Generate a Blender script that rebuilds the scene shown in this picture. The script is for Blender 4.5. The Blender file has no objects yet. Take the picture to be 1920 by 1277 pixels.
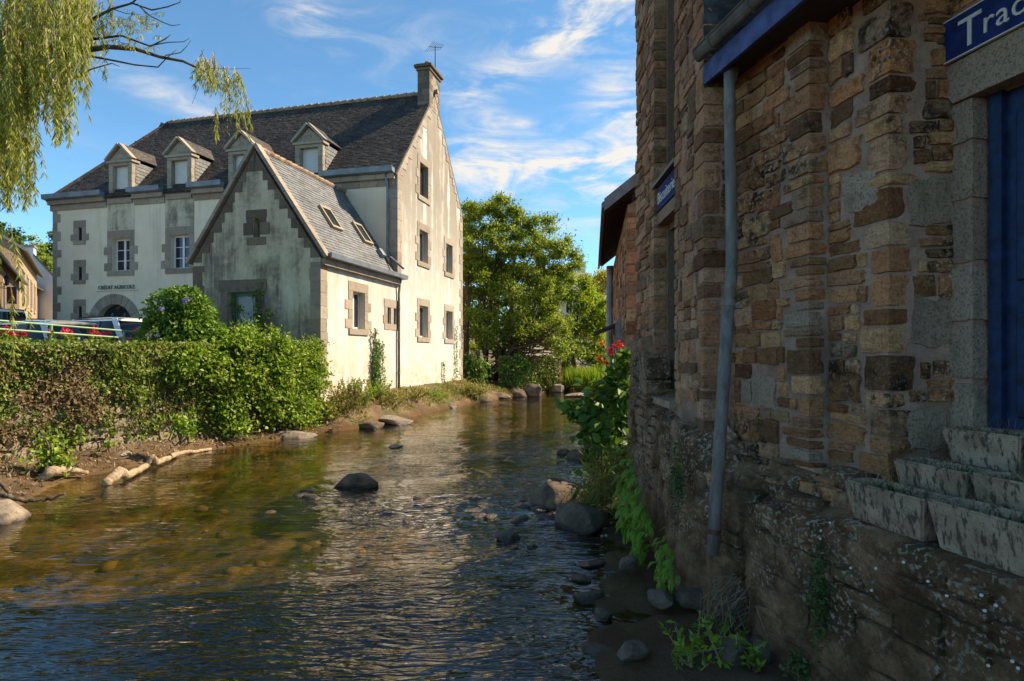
import bpy, bmesh, math, random
import numpy as np
from mathutils import Vector, Matrix, noise as mnoise

R = math.radians
SC = bpy.context.scene
COL = SC.collection
EYE = 1.9                      # the photographer's eye above the water
FPX = 1135.0                   # focal length in photograph pixels (1920 wide)

# ------------------------------------------------------------------ camera
cam = bpy.data.cameras.new('camera')
cam.sensor_width = 36.0
cam.lens = 36.0 * FPX / 1920.0
cam.shift_y = 28.5 / 1920.0
cam.clip_start = 0.05
cam.clip_end = 2000.0
camo = bpy.data.objects.new('camera', cam)
camo.location = (0, 0, EYE)
camo.rotation_euler = (R(90), 0, 0)
COL.objects.link(camo)
SC.camera = camo

# ------------------------------------------------------------------ light
SUN_AZ, SUN_EL = 17.5, 41.5    # azimuth from +X towards +Y, elevation
SUN_STRENGTH, SKY_STRENGTH, EXPOSURE = 3.7, 0.12, 1.38
sun = bpy.data.lights.new('sun', 'SUN')
sun.energy = SUN_STRENGTH
sun.angle = R(0.5)
sun.color = (1.0, 0.90, 0.74)
suno = bpy.data.objects.new('sun', sun)
sd = Vector((math.cos(R(SUN_EL)) * math.cos(R(SUN_AZ)), math.cos(R(SUN_EL)) * math.sin(R(SUN_AZ)), math.sin(R(SUN_EL))))
suno.rotation_euler = sd.to_track_quat('Z', 'Y').to_euler()
suno.location = sd * 60
COL.objects.link(suno)

world = bpy.data.worlds.new('World')
SC.world = world
world.use_nodes = True
wn = world.node_tree
wn.nodes.clear()


def wnode(t, **kw):
    n = wn.nodes.new(t)
    for k, v in kw.items():
        setattr(n, k, v)
    return n


def wmath(op, a, b=None, c=None, clamp=False):
    n = wnode('ShaderNodeMath', operation=op, use_clamp=clamp)
    for i, v in enumerate((a, b, c)):
        if v is None:
            continue
        if isinstance(v, (int, float)):
            n.inputs[i].default_value = v
        else:
            wn.links.new(v, n.inputs[i])
    return n.outputs[0]


sky = wnode('ShaderNodeTexSky', sky_type='NISHITA')
sky.sun_disc = False
sky.sun_elevation = R(SUN_EL)
sky.sun_rotation = R(90 - SUN_AZ)
sky.altitude = 3000
sky.air_density = 1.0
sky.dust_density = 0.1
sky.ozone_density = 2.0
wtc = wnode('ShaderNodeTexCoord')
wsep = wnode('ShaderNodeSeparateXYZ')
wn.links.new(wtc.outputs['Generated'], wsep.inputs[0])
wx, wy, wz = wsep.outputs
az = wmath('ARCTAN2', wx, wy)
el = wmath('ARCSINE', wz)
wcomb = wnode('ShaderNodeCombineXYZ')
wn.links.new(az, wcomb.inputs[0])
wn.links.new(el, wcomb.inputs[1])


def wnoise(scale, detail, rough, sx, sy, rot, dist=0.0, off=(0, 0, 0)):
    m = wnode('ShaderNodeMapping')
    m.inputs['Rotation'].default_value = (0, 0, R(rot))
    m.inputs['Scale'].default_value = (sx, sy, 1)
    m.inputs['Location'].default_value = off
    wn.links.new(wcomb.outputs[0], m.inputs[0])
    n = wnode('ShaderNodeTexNoise')
    n.inputs['Scale'].default_value = scale
    n.inputs['Detail'].default_value = detail
    n.inputs['Roughness'].default_value = rough
    n.inputs['Distortion'].default_value = dist
    wn.links.new(m.outputs[0], n.inputs['Vector'])
    return n.outputs['Fac']


def wstep(v, a, b):
    n = wnode('ShaderNodeMapRange', interpolation_type='SMOOTHSTEP')
    n.inputs['From Min'].default_value = a
    n.inputs['From Max'].default_value = b
    wn.links.new(v, n.inputs['Value'])
    return n.outputs[0]


def cloud(ca, ce, la, le, rot):
    """one soft cirrus bank: centre azimuth/elevation, half lengths, tilt (degrees)"""
    da = wmath('SUBTRACT', az, R(ca))
    de = wmath('SUBTRACT', el, R(ce))
    c, s = math.cos(R(rot)), math.sin(R(rot))
    u = wmath('ADD', wmath('MULTIPLY', da, c / R(la)), wmath('MULTIPLY', de, s / R(la)))
    v = wmath('ADD', wmath('MULTIPLY', da, -s / R(le)), wmath('MULTIPLY', de, c / R(le)))
    d = wmath('ADD', wmath('MULTIPLY', u, u), wmath('MULTIPLY', v, v))
    return wmath('EXPONENT', wmath('MULTIPLY', d, -1.0))


wisp = wnoise(5.5, 8, 0.58, 1.0, 3.2, -24, 1.6)
fine = wnoise(30, 6, 0.6, 1.0, 2.6, -30, 0.8)
wis = wmath('ADD', wmath('MULTIPLY', wisp, 0.85), wmath('MULTIPLY', fine, 0.15))
banks = None
for spec in ((2.5, 17.0, 11.0, 2.2, -4, 2.4), (6.0, 28.5, 14, 1.8, 26, 1.25), (7.5, 31.5, 7, 2.4, 15, 1.2),
             (-10.5, 27.0, 5, 2.2, 8, 0.35), (-28, 20.0, 5, 1.1, -14, 0.85), (-19, 28, 5, 2, -30, 0.7), (10.5, 22, 4, 7, 0, 1.0),
             (7, 13, 7, 1.6, -3, 0.8), (-2.5, 20.5, 2, 3.5, 25, 0.5), (0, 21.2, 2.2, .5, -12, .9), (30, 24, 14, 4, 8, 1.0), (55, 34, 18, 4, -12, .9),
             (120, 26, 22, 4, 10, .9), (-95, 24, 20, 4, 6, .9), (-140, 36, 20, 5, -14, .9), (170, 22, 20, 4, 10, .9), (-60, 40, 12, 4, 20, .8)):
    g = wmath('MULTIPLY', cloud(*spec[:5]), spec[5])
    banks = g if banks is None else wmath('ADD', banks, g)
thin = wmath('MULTIPLY', wstep(wnoise(3.2, 7, 0.6, 1, 2.2, -25, 1.0, (3.1, 1.7, 0)), 0.5, 0.8), 0.28)
dens = wmath('ADD', wmath('MULTIPLY', banks, wstep(wis, 0.38, 0.74)), wmath('MULTIPLY', thin, wstep(wis, 0.35, 0.7)))
dens = wmath('MULTIPLY', dens, wstep(el, 0.02, 0.2), clamp=True)
dens = wmath('MINIMUM', dens, 0.93)
wmix = wnode('ShaderNodeMix', data_type='RGBA')
wn.links.new(dens, wmix.inputs[0])
wgain = wnode('ShaderNodeMix', data_type='RGBA', blend_type='MULTIPLY')
wgain.inputs[0].default_value = 1.0
wgain.inputs[7].default_value = (0.50, 0.83, 0.93, 1)      # a clear polarised blue
wn.links.new(sky.outputs[0], wgain.inputs[6])
wn.links.new(wgain.outputs[2], wmix.inputs[6])
wmix.inputs[7].default_value = (2.9, 3.0, 3.1, 1)
bg = wnode('ShaderNodeBackground')
bg.inputs['Strength'].default_value = SKY_STRENGTH
wn.links.new(wmix.outputs[2], bg.inputs['Color'])
wout = wnode('ShaderNodeOutputWorld')
wn.links.new(bg.outputs[0], wout.inputs['Surface'])

vs = SC.view_settings
vs.view_transform = 'Standard'
vs.look = 'None'
vs.exposure = EXPOSURE
vs.gamma = 1.0
vs.use_curve_mapping = False
vs.use_white_balance = True            # the camera's white balance: set for daylight in open shade
vs.white_balance_temperature = 7600
SC.render.engine = 'CYCLES'
SC.cycles.max_bounces = 7
SC.cycles.diffuse_bounces = 4
SC.cycles.glossy_bounces = 3
SC.cycles.transmission_bounces = 3
SC.cycles.transparent_max_bounces = 8
SC.cycles.use_denoising = True
SC.cycles.sample_clamp_indirect = 6.0

# ------------------------------------------------------------------ helpers


def at(px, py, D):
    """the world point that lies D metres ahead behind a photograph pixel"""
    return Vector(((px - 960) / FPX * D, D, EYE + (667 - py) / FPX * D))


def tag(o, label=None, cat=None, group=None, kind=None):
    if label: o['label'] = label
    if cat: o['category'] = cat
    if group: o['group'] = group
    if kind: o['kind'] = kind
    return o


def par(o, p, local=False):
    """parent o to p; its coordinates are world ones unless local"""
    o.parent = p
    if p is not None and not local:
        m = Matrix.Identity(4)
        q = p
        chain = []
        while q is not None:
            chain.append(q)
            q = q.parent
        for q in reversed(chain):
            m = m @ q.matrix_parent_inverse @ q.matrix_basis if q.parent else m @ q.matrix_basis
        o.matrix_parent_inverse = m.inverted()
    return o


def empty(name, loc=(0, 0, 0), rz=0.0):
    o = bpy.data.objects.new(name, None)
    o.empty_display_size = 0.2
    o.location = loc
    o.rotation_euler = (0, 0, rz)
    COL.objects.link(o)
    return o


def link(name, me, mat=None, parent=None, local=False):
    o = bpy.data.objects.new(name, me)
    COL.objects.link(o)
    if mat is not None:
        if len(me.materials) == 0:
            me.materials.append(mat)
    if parent is not None:
        par(o, parent, local)
    return o


def mesh_np(name, v, f, smooth=False):
    """v (N,3) array, f (M,k) array of equal-sized faces"""
    v = np.ascontiguousarray(v, dtype=np.float32)
    f = np.ascontiguousarray(f, dtype=np.int32)
    me = bpy.data.meshes.new(name)
    me.vertices.add(len(v))
    me.vertices.foreach_set('co', v.ravel())
    k = f.shape[1]
    me.loops.add(f.size)
    me.loops.foreach_set('vertex_index', f.ravel())
    me.polygons.add(len(f))
    me.polygons.foreach_set('loop_start', np.arange(0, f.size, k, dtype=np.int32))
    if smooth:
        me.polygons.foreach_set('use_smooth', np.ones(len(f), dtype=bool))
    me.update(calc_edges=True)
    return me


class MB:
    """collects faces, builds one mesh object"""

    def __init__(self):
        self.v, self.f = [], []

    def poly(self, pts):
        n = len(self.v)
        self.v.extend([tuple(p) for p in pts])
        self.f.append(tuple(range(n, n + len(pts))))

    def box(self, lo, hi):
        x0, y0, z0 = lo
        x1, y1, z1 = hi
        n = len(self.v)
        self.v += [(x0, y0, z0), (x1, y0, z0), (x1, y1, z0), (x0, y1, z0), (x0, y0, z1), (x1, y0, z1), (x1, y1, z1), (x0, y1, z1)]
        for q in ((0, 3, 2, 1), (4, 5, 6, 7), (0, 1, 5, 4), (1, 2, 6, 5), (2, 3, 7, 6), (3, 0, 4, 7)):
            self.f.append(tuple(n + i for i in q))
        return self

    def obox(self, c, ax, ay, az_):
        """box from a centre and three half-axis vectors"""
        c, ax, ay, az_ = Vector(c), Vector(ax), Vector(ay), Vector(az_)
        n = len(self.v)
        for sz in (-1, 1):
            for sx, sy in ((-1, -1), (1, -1), (1, 1), (-1, 1)):
                self.v.append(tuple(c + ax * sx + ay * sy + az_ * sz))
        for q in ((0, 3, 2, 1), (4, 5, 6, 7), (0, 1, 5, 4), (1, 2, 6, 5), (2, 3, 7, 6), (3, 0, 4, 7)):
            self.f.append(tuple(n + i for i in q))
        return self

    def prism(self, pts, d):
        """extrude a polygon along vector d"""
        d = Vector(d)
        a = [Vector(p) for p in pts]
        b = [p + d for p in a]
        n = len(a)
        self.poly(a[::-1])
        self.poly(b)
        for i in range(n):
            j = (i + 1) % n
            self.poly((a[i], a[j], b[j], b[i]))
        return self

    def tube(self, pts, rad, seg=8, cap=True):
        pts = [Vector(p) for p in pts]
        if isinstance(rad, (int, float)):
            rad = [rad] * len(pts)
        n0 = len(self.v)
        prev = None
        for i, p in enumerate(pts):
            t = (pts[min(i + 1, len(pts) - 1)] - pts[max(i - 1, 0)])
            t = t.normalized() if t.length > 1e-9 else Vector((0, 0, 1))
            if prev is None:
                a = Vector((0, 0, 1)) if abs(t.z) < 0.9 else Vector((1, 0, 0))
                nx = t.cross(a).normalized()
            else:
                nx = (prev - t * prev.dot(t)).normalized()
            prev = nx
            ny = t.cross(nx)
            for k in range(seg):
                w = 2 * math.pi * k / seg
                self.v.append(tuple(p + (nx * math.cos(w) + ny * math.sin(w)) * rad[i]))
        for i in range(len(pts) - 1):
            for k in range(seg):
                a = n0 + i * seg + k
                b = n0 + i * seg + (k + 1) % seg
                self.f.append((a, b, b + seg, a + seg))
        if cap:
            self.f.append(tuple(n0 + k for k in range(seg))[::-1])
            e = n0 + (len(pts) - 1) * seg
            self.f.append(tuple(e + k for k in range(seg)))
        return self

    def mesh(self, name, smooth=False):
        me = bpy.data.meshes.new(name)
        me.from_pydata(self.v, [], self.f)
        if smooth:
            me.polygons.foreach_set('use_smooth', [True] * len(self.f))
        me.update()
        return me

    def build(self, name, mat, parent=None, local=False, smooth=False, bevel=0.0):
        me = self.mesh(name, smooth)
        o = link(name, me, mat, parent, local)
        if bevel:
            b = o.modifiers.new('edge', 'BEVEL')
            b.width = bevel
            b.segments = 2
            b.limit_method = 'ANGLE'
        return o


def fbm(p, seed, freq=1.0, octaves=4, gain=0.5):
    """cheap vectorised noise: sums of turned sines, about -1..1"""
    rs = np.random.RandomState(seed)
    out = np.zeros(len(p))
    a, tot = 1.0, 0.0
    for o in range(octaves):
        s = np.zeros(len(p))
        for k in range(5):
            d = rs.normal(size=p.shape[1])
            d /= np.linalg.norm(d)
            s += np.sin(p @ d * freq * rs.uniform(0.7, 1.4) * 2 * math.pi + rs.uniform(0, 6.28) + 1.3 * np.sin(p @ rs.normal(size=p.shape[1]) * freq * 1.7))
        out += a * s / 2.3
        tot += a
        a *= gain
        freq *= 2.05
    return out / tot


# ------------------------------------------------------------------ materials
class NT:
    def __init__(self, name, rough=0.85, spec=0.3):
        self.m = bpy.data.materials.new(name)
        self.m.use_nodes = True
        self.t = self.m.node_tree
        self.b = self.t.nodes['Principled BSDF']
        self.out = self.t.nodes['Material Output']
        self.b.inputs['Roughness'].default_value = rough
        self.b.inputs['Specular IOR Level'].default_value = spec
        self.geo = self.t.nodes.new('ShaderNodeNewGeometry')
        self._pos = self.geo.outputs['Position']
        self._obj = None
        self.oi = None

    def n(self, t, **kw):
        n = self.t.nodes.new(t)
        for k, v in kw.items():
            setattr(n, k, v)
        return n

    def l(self, a, b):
        self.t.links.new(a, b)

    def put(self, v, sock):
        if isinstance(v, (int, float)):
            sock.default_value = v
        elif isinstance(v, tuple):
            sock.default_value = v if len(v) == 4 or sock.type == 'VECTOR' else (*v, 1)
        else:
            self.l(v, sock)

    def rnd(self):
        if self.oi is None:
            self.oi = self.n('ShaderNodeObjectInfo')
        return self.oi.outputs['Random']

    def isl(self):
        return self.geo.outputs['Random Per Island']

    def objc(self):
        if self._obj is None:
            self._obj = self.n('ShaderNodeTexCoord').outputs['Object']
        return self._obj

    def map(self, vec, scale=(1, 1, 1), rot=(0, 0, 0), loc=(0, 0, 0)):
        m = self.n('ShaderNodeMapping')
        m.inputs['Scale'].default_value = scale
        m.inputs['Rotation'].default_value = rot
        m.inputs['Location'].default_value = loc
        self.l(vec, m.inputs[0])
        return m.outputs[0]

    def noise(self, scale, detail=4, rough=0.55, vec=None, dist=0.0, stretch=None, color=False):
        v = vec if vec is not None else self._pos
        if stretch: v = self.map(v, stretch)
        n = self.n('ShaderNodeTexNoise')
        n.inputs['Scale'].default_value = scale
        n.inputs['Detail'].default_value = detail
        n.inputs['Roughness'].default_value = rough
        n.inputs['Distortion'].default_value = dist
        self.l(v, n.inputs['Vector'])
        return n.outputs['Color' if color else 'Fac']

    def voro(self, scale, feature='F1', vec=None, rand=1.0, out='Distance', stretch=None):
        v = vec if vec is not None else self._pos
        if stretch: v = self.map(v, stretch)
        n = self.n('ShaderNodeTexVoronoi', feature=feature)
        n.inputs['Scale'].default_value = scale
        n.inputs['Randomness'].default_value = rand
        self.l(v, n.inputs['Vector'])
        return n.outputs[out]

    def step(self, v, a, b, lo=0.0, hi=1.0):
        n = self.n('ShaderNodeMapRange', interpolation_type='SMOOTHSTEP')
        n.inputs['From Min'].default_value = a
        n.inputs['From Max'].default_value = b
        n.inputs['To Min'].default_value = lo
        n.inputs['To Max'].default_value = hi
        self.l(v, n.inputs['Value'])
        return n.outputs[0]

    def math(self, op, a, b=None, clamp=False):
        n = self.n('ShaderNodeMath', operation=op, use_clamp=clamp)
        self.put(a, n.inputs[0])
        if b is not None: self.put(b, n.inputs[1])
        return n.outputs[0]

    def ramp(self, fac, stops, interp='LINEAR'):
        n = self.n('ShaderNodeValToRGB')
        cr = n.color_ramp
        cr.interpolation = interp
        while len(cr.elements) < len(stops):
            cr.elements.new(0.5)
        for e, (p, c) in zip(cr.elements, stops):
            e.position = p
            e.color = (*c, 1) if len(c) == 3 else c
        self.l(fac, n.inputs[0])
        return n.outputs[0]

    def mix(self, fac, a, b, mode='MIX'):
        n = self.n('ShaderNodeMix', data_type='RGBA', blend_type=mode)
        self.put(fac, n.inputs[0])
        self.put(a, n.inputs[6])
        self.put(b, n.inputs[7])
        return n.outputs[2]

    def sep(self, v=None):
        n = self.n('ShaderNodeSeparateXYZ')
        self.l(v if v is not None else self._pos, n.inputs[0])
        return n.outputs

    def bump(self, h, strength=0.5, dist=0.02, normal=None):
        n = self.n('ShaderNodeBump')
        n.inputs['Strength'].default_value = strength
        n.inputs['Distance'].default_value = dist
        self.l(h, n.inputs['Height'])
        if normal is not None: self.l(normal, n.inputs['Normal'])
        return n.outputs[0]

    def col(self, c):
        self.put(c, self.b.inputs['Base Color'])

    def nrm(self, n):
        self.l(n, self.b.inputs['Normal'])

    def done(self):
        return self.m


def plain(name, c, rough=0.6, spec=0.4, metal=0.0, var=0.12, scale=6.0, bump=0.0, bs=60, coat=0.0):
    """a paint or a metal with slight mottling"""
    k = NT(name, rough, spec)
    k.b.inputs['Metallic'].default_value = metal
    n = k.noise(scale, 5)
    lo = tuple(x * (1 - var) for x in c)
    hi = tuple(min(1, x * (1 + var)) for x in c)
    k.col(k.ramp(n, [(0.3, lo), (0.7, hi)]))
    if bump: k.nrm(k.bump(k.noise(bs, 4), bump, 0.01))
    if coat: k.b.inputs['Coat Weight'].default_value = coat
    return k.done()


MAT = {}

# --- render (stucco) of the big house
k = NT('lime_render', 0.92, 0.15)
zpos = k.sep()[2]
st = k.noise(1.0, 6, 0.6, stretch=(2.6, 2.6, 0.13))
st2 = k.noise(1.0, 5, 0.6, stretch=(7, 7, 0.22))
blot = k.noise(0.9, 5, 0.6)
base = k.mix(k.step(k.noise(3, 5), 0.35, 0.7), (0.66, 0.61, 0.535), (0.73, 0.685, 0.61))
hi = k.step(zpos, 2.2, 9.0, 0.32, 1.0)
f = k.math('MULTIPLY', k.step(k.math('ADD', k.math('MULTIPLY', st, .7), k.math('MULTIPLY', blot, .3)), 0.36, 0.51), hi)
c = k.mix(k.math('MULTIPLY', f, 0.92), base, (0.25, 0.205, 0.155))
f2 = k.math('MULTIPLY', k.math('MULTIPLY', k.step(st2, 0.5, 0.72), k.step(blot, 0.4, 0.62)), k.step(zpos, 3.5, 11, 0.25, 1.0))
c = k.mix(k.math('MULTIPLY', f2, 0.8), c, (0.16, 0.14, 0.115))
low = k.math('MULTIPLY', k.step(zpos, 0.7, 2.6, 1, 0), k.step(k.noise(2.2, 6, 0.65), 0.4, 0.66))
c = k.mix(k.math('MULTIPLY', low, 0.65), c, (0.42, 0.27, 0.13))
k.col(c)
k.nrm(k.bump(k.noise(28, 6, 0.6), 0.25, 0.02))
MAT['render'] = k.done()

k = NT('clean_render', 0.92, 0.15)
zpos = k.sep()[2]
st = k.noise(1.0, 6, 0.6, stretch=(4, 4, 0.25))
base = k.mix(k.step(k.noise(2.0, 5), 0.35, 0.7), (0.78, 0.64, 0.455), (0.83, 0.695, 0.51))  # base warmed in place of warm light on the walls in shade
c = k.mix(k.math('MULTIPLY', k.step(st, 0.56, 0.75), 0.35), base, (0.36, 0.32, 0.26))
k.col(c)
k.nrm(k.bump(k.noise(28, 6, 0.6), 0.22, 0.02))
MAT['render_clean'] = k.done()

k = NT('stained_render', 0.94, 0.12)
st = k.noise(1.0, 6, 0.62, stretch=(2.4, 2.4, 0.32), dist=0.5)
st2 = k.noise(1.0, 6, 0.68, stretch=(8, 8, 0.6), dist=0.4)
cl = k.noise(0.75, 6, 0.62, dist=0.8)
fine_ = k.noise(7, 6, 0.7)
sh = k.math('ADD', k.math('MULTIPLY', st, 0.5), k.math('ADD', k.math('MULTIPLY', cl, 0.32), k.math('MULTIPLY', fine_, 0.18)))
c = k.ramp(sh, [(0.36, (0.14, 0.115, 0.085)), (0.45, (0.32, 0.265, 0.19)), (0.51, (0.54, 0.455, 0.325)), (0.61, (0.68, 0.58, 0.425))])
c = k.mix(k.math('MULTIPLY', k.math('MULTIPLY', k.step(st2, 0.48, 0.68), k.step(cl, 0.56, 0.42)), 0.55), c, (0.085, 0.08, 0.07))
c = k.mix(k.math('MULTIPLY', k.step(k.noise(1.7, 5, 0.6), 0.52, 0.72), 0.45), c, (0.34, 0.30, 0.18))
k.col(c)
k.nrm(k.bump(k.noise(30, 6, 0.6), 0.3, 0.02))
MAT['render_stained'] = k.done()

# --- dressed granite of the big house
def granite(name, a, b, dark, speck=160, lich=0.0):
    k = NT(name, 0.9, 0.2)
    t = k.mix(k.rnd(), a, b)
    t = k.mix(k.math('MULTIPLY', k.step(k.noise(speck, 3, 0.75), 0.47, 0.64), 0.6), t, dark)
    t = k.mix(k.math('MULTIPLY', k.step(k.noise(5, 5), 0.5, 0.75), 0.5), t, tuple(x * 0.45 for x in a))
    if lich:
        t = k.mix(k.math('MULTIPLY', k.step(k.noise(22, 4, 0.6), 0.60, 0.68), lich), t, (0.5, 0.47, 0.40))
    k.col(t)
    k.nrm(k.bump(k.noise(speck * 0.6, 5, 0.7), 0.8, 0.02))
    return k.done()


MAT['trim'] = granite('dressed_granite', (0.31, 0.245, 0.185), (0.43, 0.355, 0.275), (0.19, 0.15, 0.11), 60)
MAT['trim_dark'] = granite('blackened_granite', (0.14, 0.105, 0.075), (0.25, 0.195, 0.14), (0.05, 0.043, 0.035), 50, 0.15)
MAT['granite'] = granite('grey_granite', (0.32, 0.225, 0.15), (0.44, 0.32, 0.215), (0.05, 0.035, 0.022), 70, 0.2)


def slate(name, a, b, lich, lcol, moss):
    k = NT(name, 0.7, 0.35)
    t = k.mix(k.isl(), a, b)
    t = k.mix(k.math('MULTIPLY', k.step(k.noise(2.6, 6, 0.7), 0.5, 0.62), lich), t, lcol)
    t = k.mix(k.math('MULTIPLY', k.step(k.noise(14, 5, 0.7), 0.58, 0.66), moss), t, (0.36, 0.36, 0.30))
    t = k.mix(k.math('MULTIPLY', k.step(k.noise(1.1, 5), 0.45, 0.7), 0.5), t, tuple(x * 0.5 for x in a))
    k.col(t)
    k.nrm(k.bump(k.noise(40, 4), 0.3, 0.01))
    return k.done()


MAT['slate_old'] = slate('old_brown_slate', (0.034, 0.027, 0.024), (0.075, 0.058, 0.048), 0.6, (0.11, 0.078, 0.055), 0.7)
MAT['slate'] = slate('grey_slate', (0.12, 0.125, 0.13), (0.20, 0.20, 0.20), 0.35, (0.19, 0.165, 0.125), 0.3)
MAT['ridge'] = plain('ridge_mortar', (0.30, 0.20, 0.13), 0.9, 0.2, var=0.5, scale=7, bump=0.5)
MAT['zinc'] = plain('zinc', (0.19, 0.205, 0.225), 0.5, 0.4, 0.3, 0.25, 3)
MAT['shutter'] = plain('shutter_white', (0.62, 0.60, 0.57), 0.55, 0.3, var=0.05)
MAT['frame'] = plain('white_frame', (0.72, 0.71, 0.69), 0.45, 0.4, var=0.05)
MAT['teal'] = plain('teal_paint', (0.035, 0.15, 0.13), 0.5, 0.4, var=0.15)
MAT['dark_wood'] = plain('dark_wood', (0.055, 0.036, 0.026), 0.65, 0.3, var=0.3, scale=20)
MAT['brown_wood'] = plain('brown_wood', (0.21, 0.125, 0.075), 0.6, 0.3, var=0.3, scale=25)
MAT['gold_wood'] = plain('varnished_wood', (0.30, 0.235, 0.15), 0.6, 0.3, var=0.15)
MAT['terracotta'] = plain('terracotta', (0.42, 0.15, 0.07), 0.85, 0.2, var=0.25)
MAT['iron'] = plain('dark_iron', (0.03, 0.03, 0.032), 0.55, 0.4, 0.3)
MAT['old_pipe'] = plain('old_zinc_pipe', (0.20, 0.185, 0.16), 0.6, 0.3, 0.2, 0.35, 4)
k = NT('window_glass', 0.05, 0.5)
k.col((0.022, 0.027, 0.030))
k.b.inputs['IOR'].default_value = 1.5
MAT['glass'] = k.done()
k = NT('dark_room', 0.9, 0.1)
k.col((0.02, 0.018, 0.016))
MAT['dark'] = k.done()

# --- rubble stones of the right-hand buildings
def rubble_mat(name, stops, lich, blk, bumps=0.9, hue=(1.12, 0.90, 0.73)):
    k = NT(name, 0.9, 0.2)
    t = k.ramp(k.rnd(), stops, 'LINEAR')
    lam = k.noise(1.0, 5, 0.65, stretch=(9, 9, 34), dist=0.7)
    t = k.mix(k.math('MULTIPLY', k.step(lam, 0.38, 0.66), 0.75), t, k.mix(0.5, t, (0.46, 0.30, 0.15)))
    t = k.mix(k.math('MULTIPLY', k.step(k.noise(11, 5, 0.65), 0.48, 0.70), 0.8), t, k.mix(0.66, t, (0.15, 0.055, 0.022)))
    t = k.mix(k.math('MULTIPLY', k.step(k.noise(60, 5, 0.75), 0.48, 0.66), 0.75), t, k.mix(0.7, t, (0.04, 0.026, 0.016)))
    t = k.mix(k.math('MULTIPLY', k.step(k.noise(34, 5, 0.75), 0.53, 0.66), 0.6), t, k.mix(0.6, t, (0.62, 0.50, 0.34)))
    big = k.noise(1.35, 3, 0.5)
    t = k.mix(k.math('MULTIPLY', k.math('MULTIPLY', k.step(k.noise(9, 6, 0.68), 0.45, 0.6), k.step(big, 0.42, 0.58)), blk), t, (0.028, 0.024, 0.02))
    t = k.mix(k.math('MULTIPLY', k.math('MULTIPLY', k.step(k.noise(42, 4, 0.55), 0.56, 0.62), k.step(big, 0.43, 0.6)), lich), t, (0.50, 0.46, 0.38))
    shade = k.step(k.math('FRACT', k.math('MULTIPLY', k.rnd(), 13.7)), 0.0, 1.0, 0.55, 1.28)
    t = k.mix(1.0, t, shade, 'MULTIPLY')
    k.col(k.mix(1.0, t, hue, 'MULTIPLY'))
    h = k.math('ADD', k.math('MULTIPLY', k.noise(16, 6, 0.7), 1.0), k.math('MULTIPLY', lam, 0.9))
    h2 = k.math('ADD', h, k.math('MULTIPLY', k.noise(85, 4, 0.65), 0.35))
    k.nrm(k.bump(h2, bumps, 0.045))
    return k.done()


MAT['stone'] = rubble_mat('rubble_stone', [(0.0, (0.24, 0.095, 0.045)), (0.14, (0.58, 0.33, 0.165)), (0.28, (0.68, 0.46, 0.26)), (0.4, (0.40, 0.145, 0.06)), (0.52, (0.58, 0.44, 0.31)), (0.64, (0.60, 0.28, 0.13)), (0.76, (0.28, 0.165, 0.11)), (0.88, (0.62, 0.34, 0.18)), (1.0, (0.50, 0.42, 0.35))], 0.85, 0.9)
MAT['stone_far'] = rubble_mat('weathered_stone', [(0.0, (0.40, 0.20, 0.125)), (0.25, (0.60, 0.38, 0.245)), (0.5, (0.50, 0.26, 0.165)), (0.75, (0.62, 0.43, 0.29)), (1.0, (0.54, 0.40, 0.31))], 0.45, 0.35, 1.0)
k = NT('pointing_mortar', 0.95, 0.12)
t = k.mix(k.step(k.noise(5, 6, 0.65), 0.35, 0.68), (0.35, 0.215, 0.145), (0.54, 0.35, 0.245))
t = k.mix(k.math('MULTIPLY', k.step(k.noise(1.6, 5), 0.5, 0.7), 0.55), t, (0.14, 0.10, 0.08))
t = k.mix(k.math('MULTIPLY', k.step(k.noise(120, 3, 0.6), 0.5, 0.65), 0.35), t, (0.12, 0.09, 0.07))
k.col(t)
k.nrm(k.bump(k.math('ADD', k.noise(70, 5, 0.65), k.noise(9, 4)), 0.8, 0.02))
MAT['mortar'] = k.done()

k = NT('mossy_plinth', 0.95, 0.15)
zpos = k.sep()[2]
t = k.mix(k.step(k.noise(3.2, 6, 0.65), 0.36, 0.66), (0.13, 0.068, 0.034), (0.42, 0.235, 0.125))
t = k.mix(k.math('MULTIPLY', k.step(k.noise(1.5, 5, 0.6, dist=0.5), 0.5, 0.68), 0.7), t, (0.085, 0.065, 0.025))
t = k.mix(k.math('MULTIPLY', k.step(k.noise(60, 5, 0.7), 0.5, 0.68), 0.6), t, (0.03, 0.024, 0.018))
patch = k.math('MULTIPLY', k.step(k.noise(1.9, 4, 0.6), 0.43, 0.56), k.step(zpos, 0.25, 0.6))
t = k.mix(k.math('MULTIPLY', k.math('MULTIPLY', k.step(k.noise(34, 5, 0.6), 0.53, 0.60), patch), 0.85), t, (0.56, 0.44, 0.32))
sp = k.math('MULTIPLY', k.step(k.voro(24), 0.16, 0.1), k.step(k.noise(3, 3), 0.46, 0.56))
t = k.mix(k.math('MULTIPLY', sp, 0.25), t, (0.38, 0.34, 0.28))
k.col(t)
k.nrm(k.bump(k.math('ADD', k.noise(24, 7, 0.72), k.math('MULTIPLY', k.noise(100, 4, 0.7), 0.4)), 1.0, 0.035))
MAT['plinth'] = k.done()

k = NT('stained_cement', 0.95, 0.12)
t = k.mix(k.step(k.noise(3, 6, 0.7), 0.35, 0.65), (0.03, 0.027, 0.025), (0.115, 0.108, 0.10))
k.col(t)
k.nrm(k.bump(k.noise(90, 4), 0.6, 0.01))
MAT['cement'] = k.done()

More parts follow.
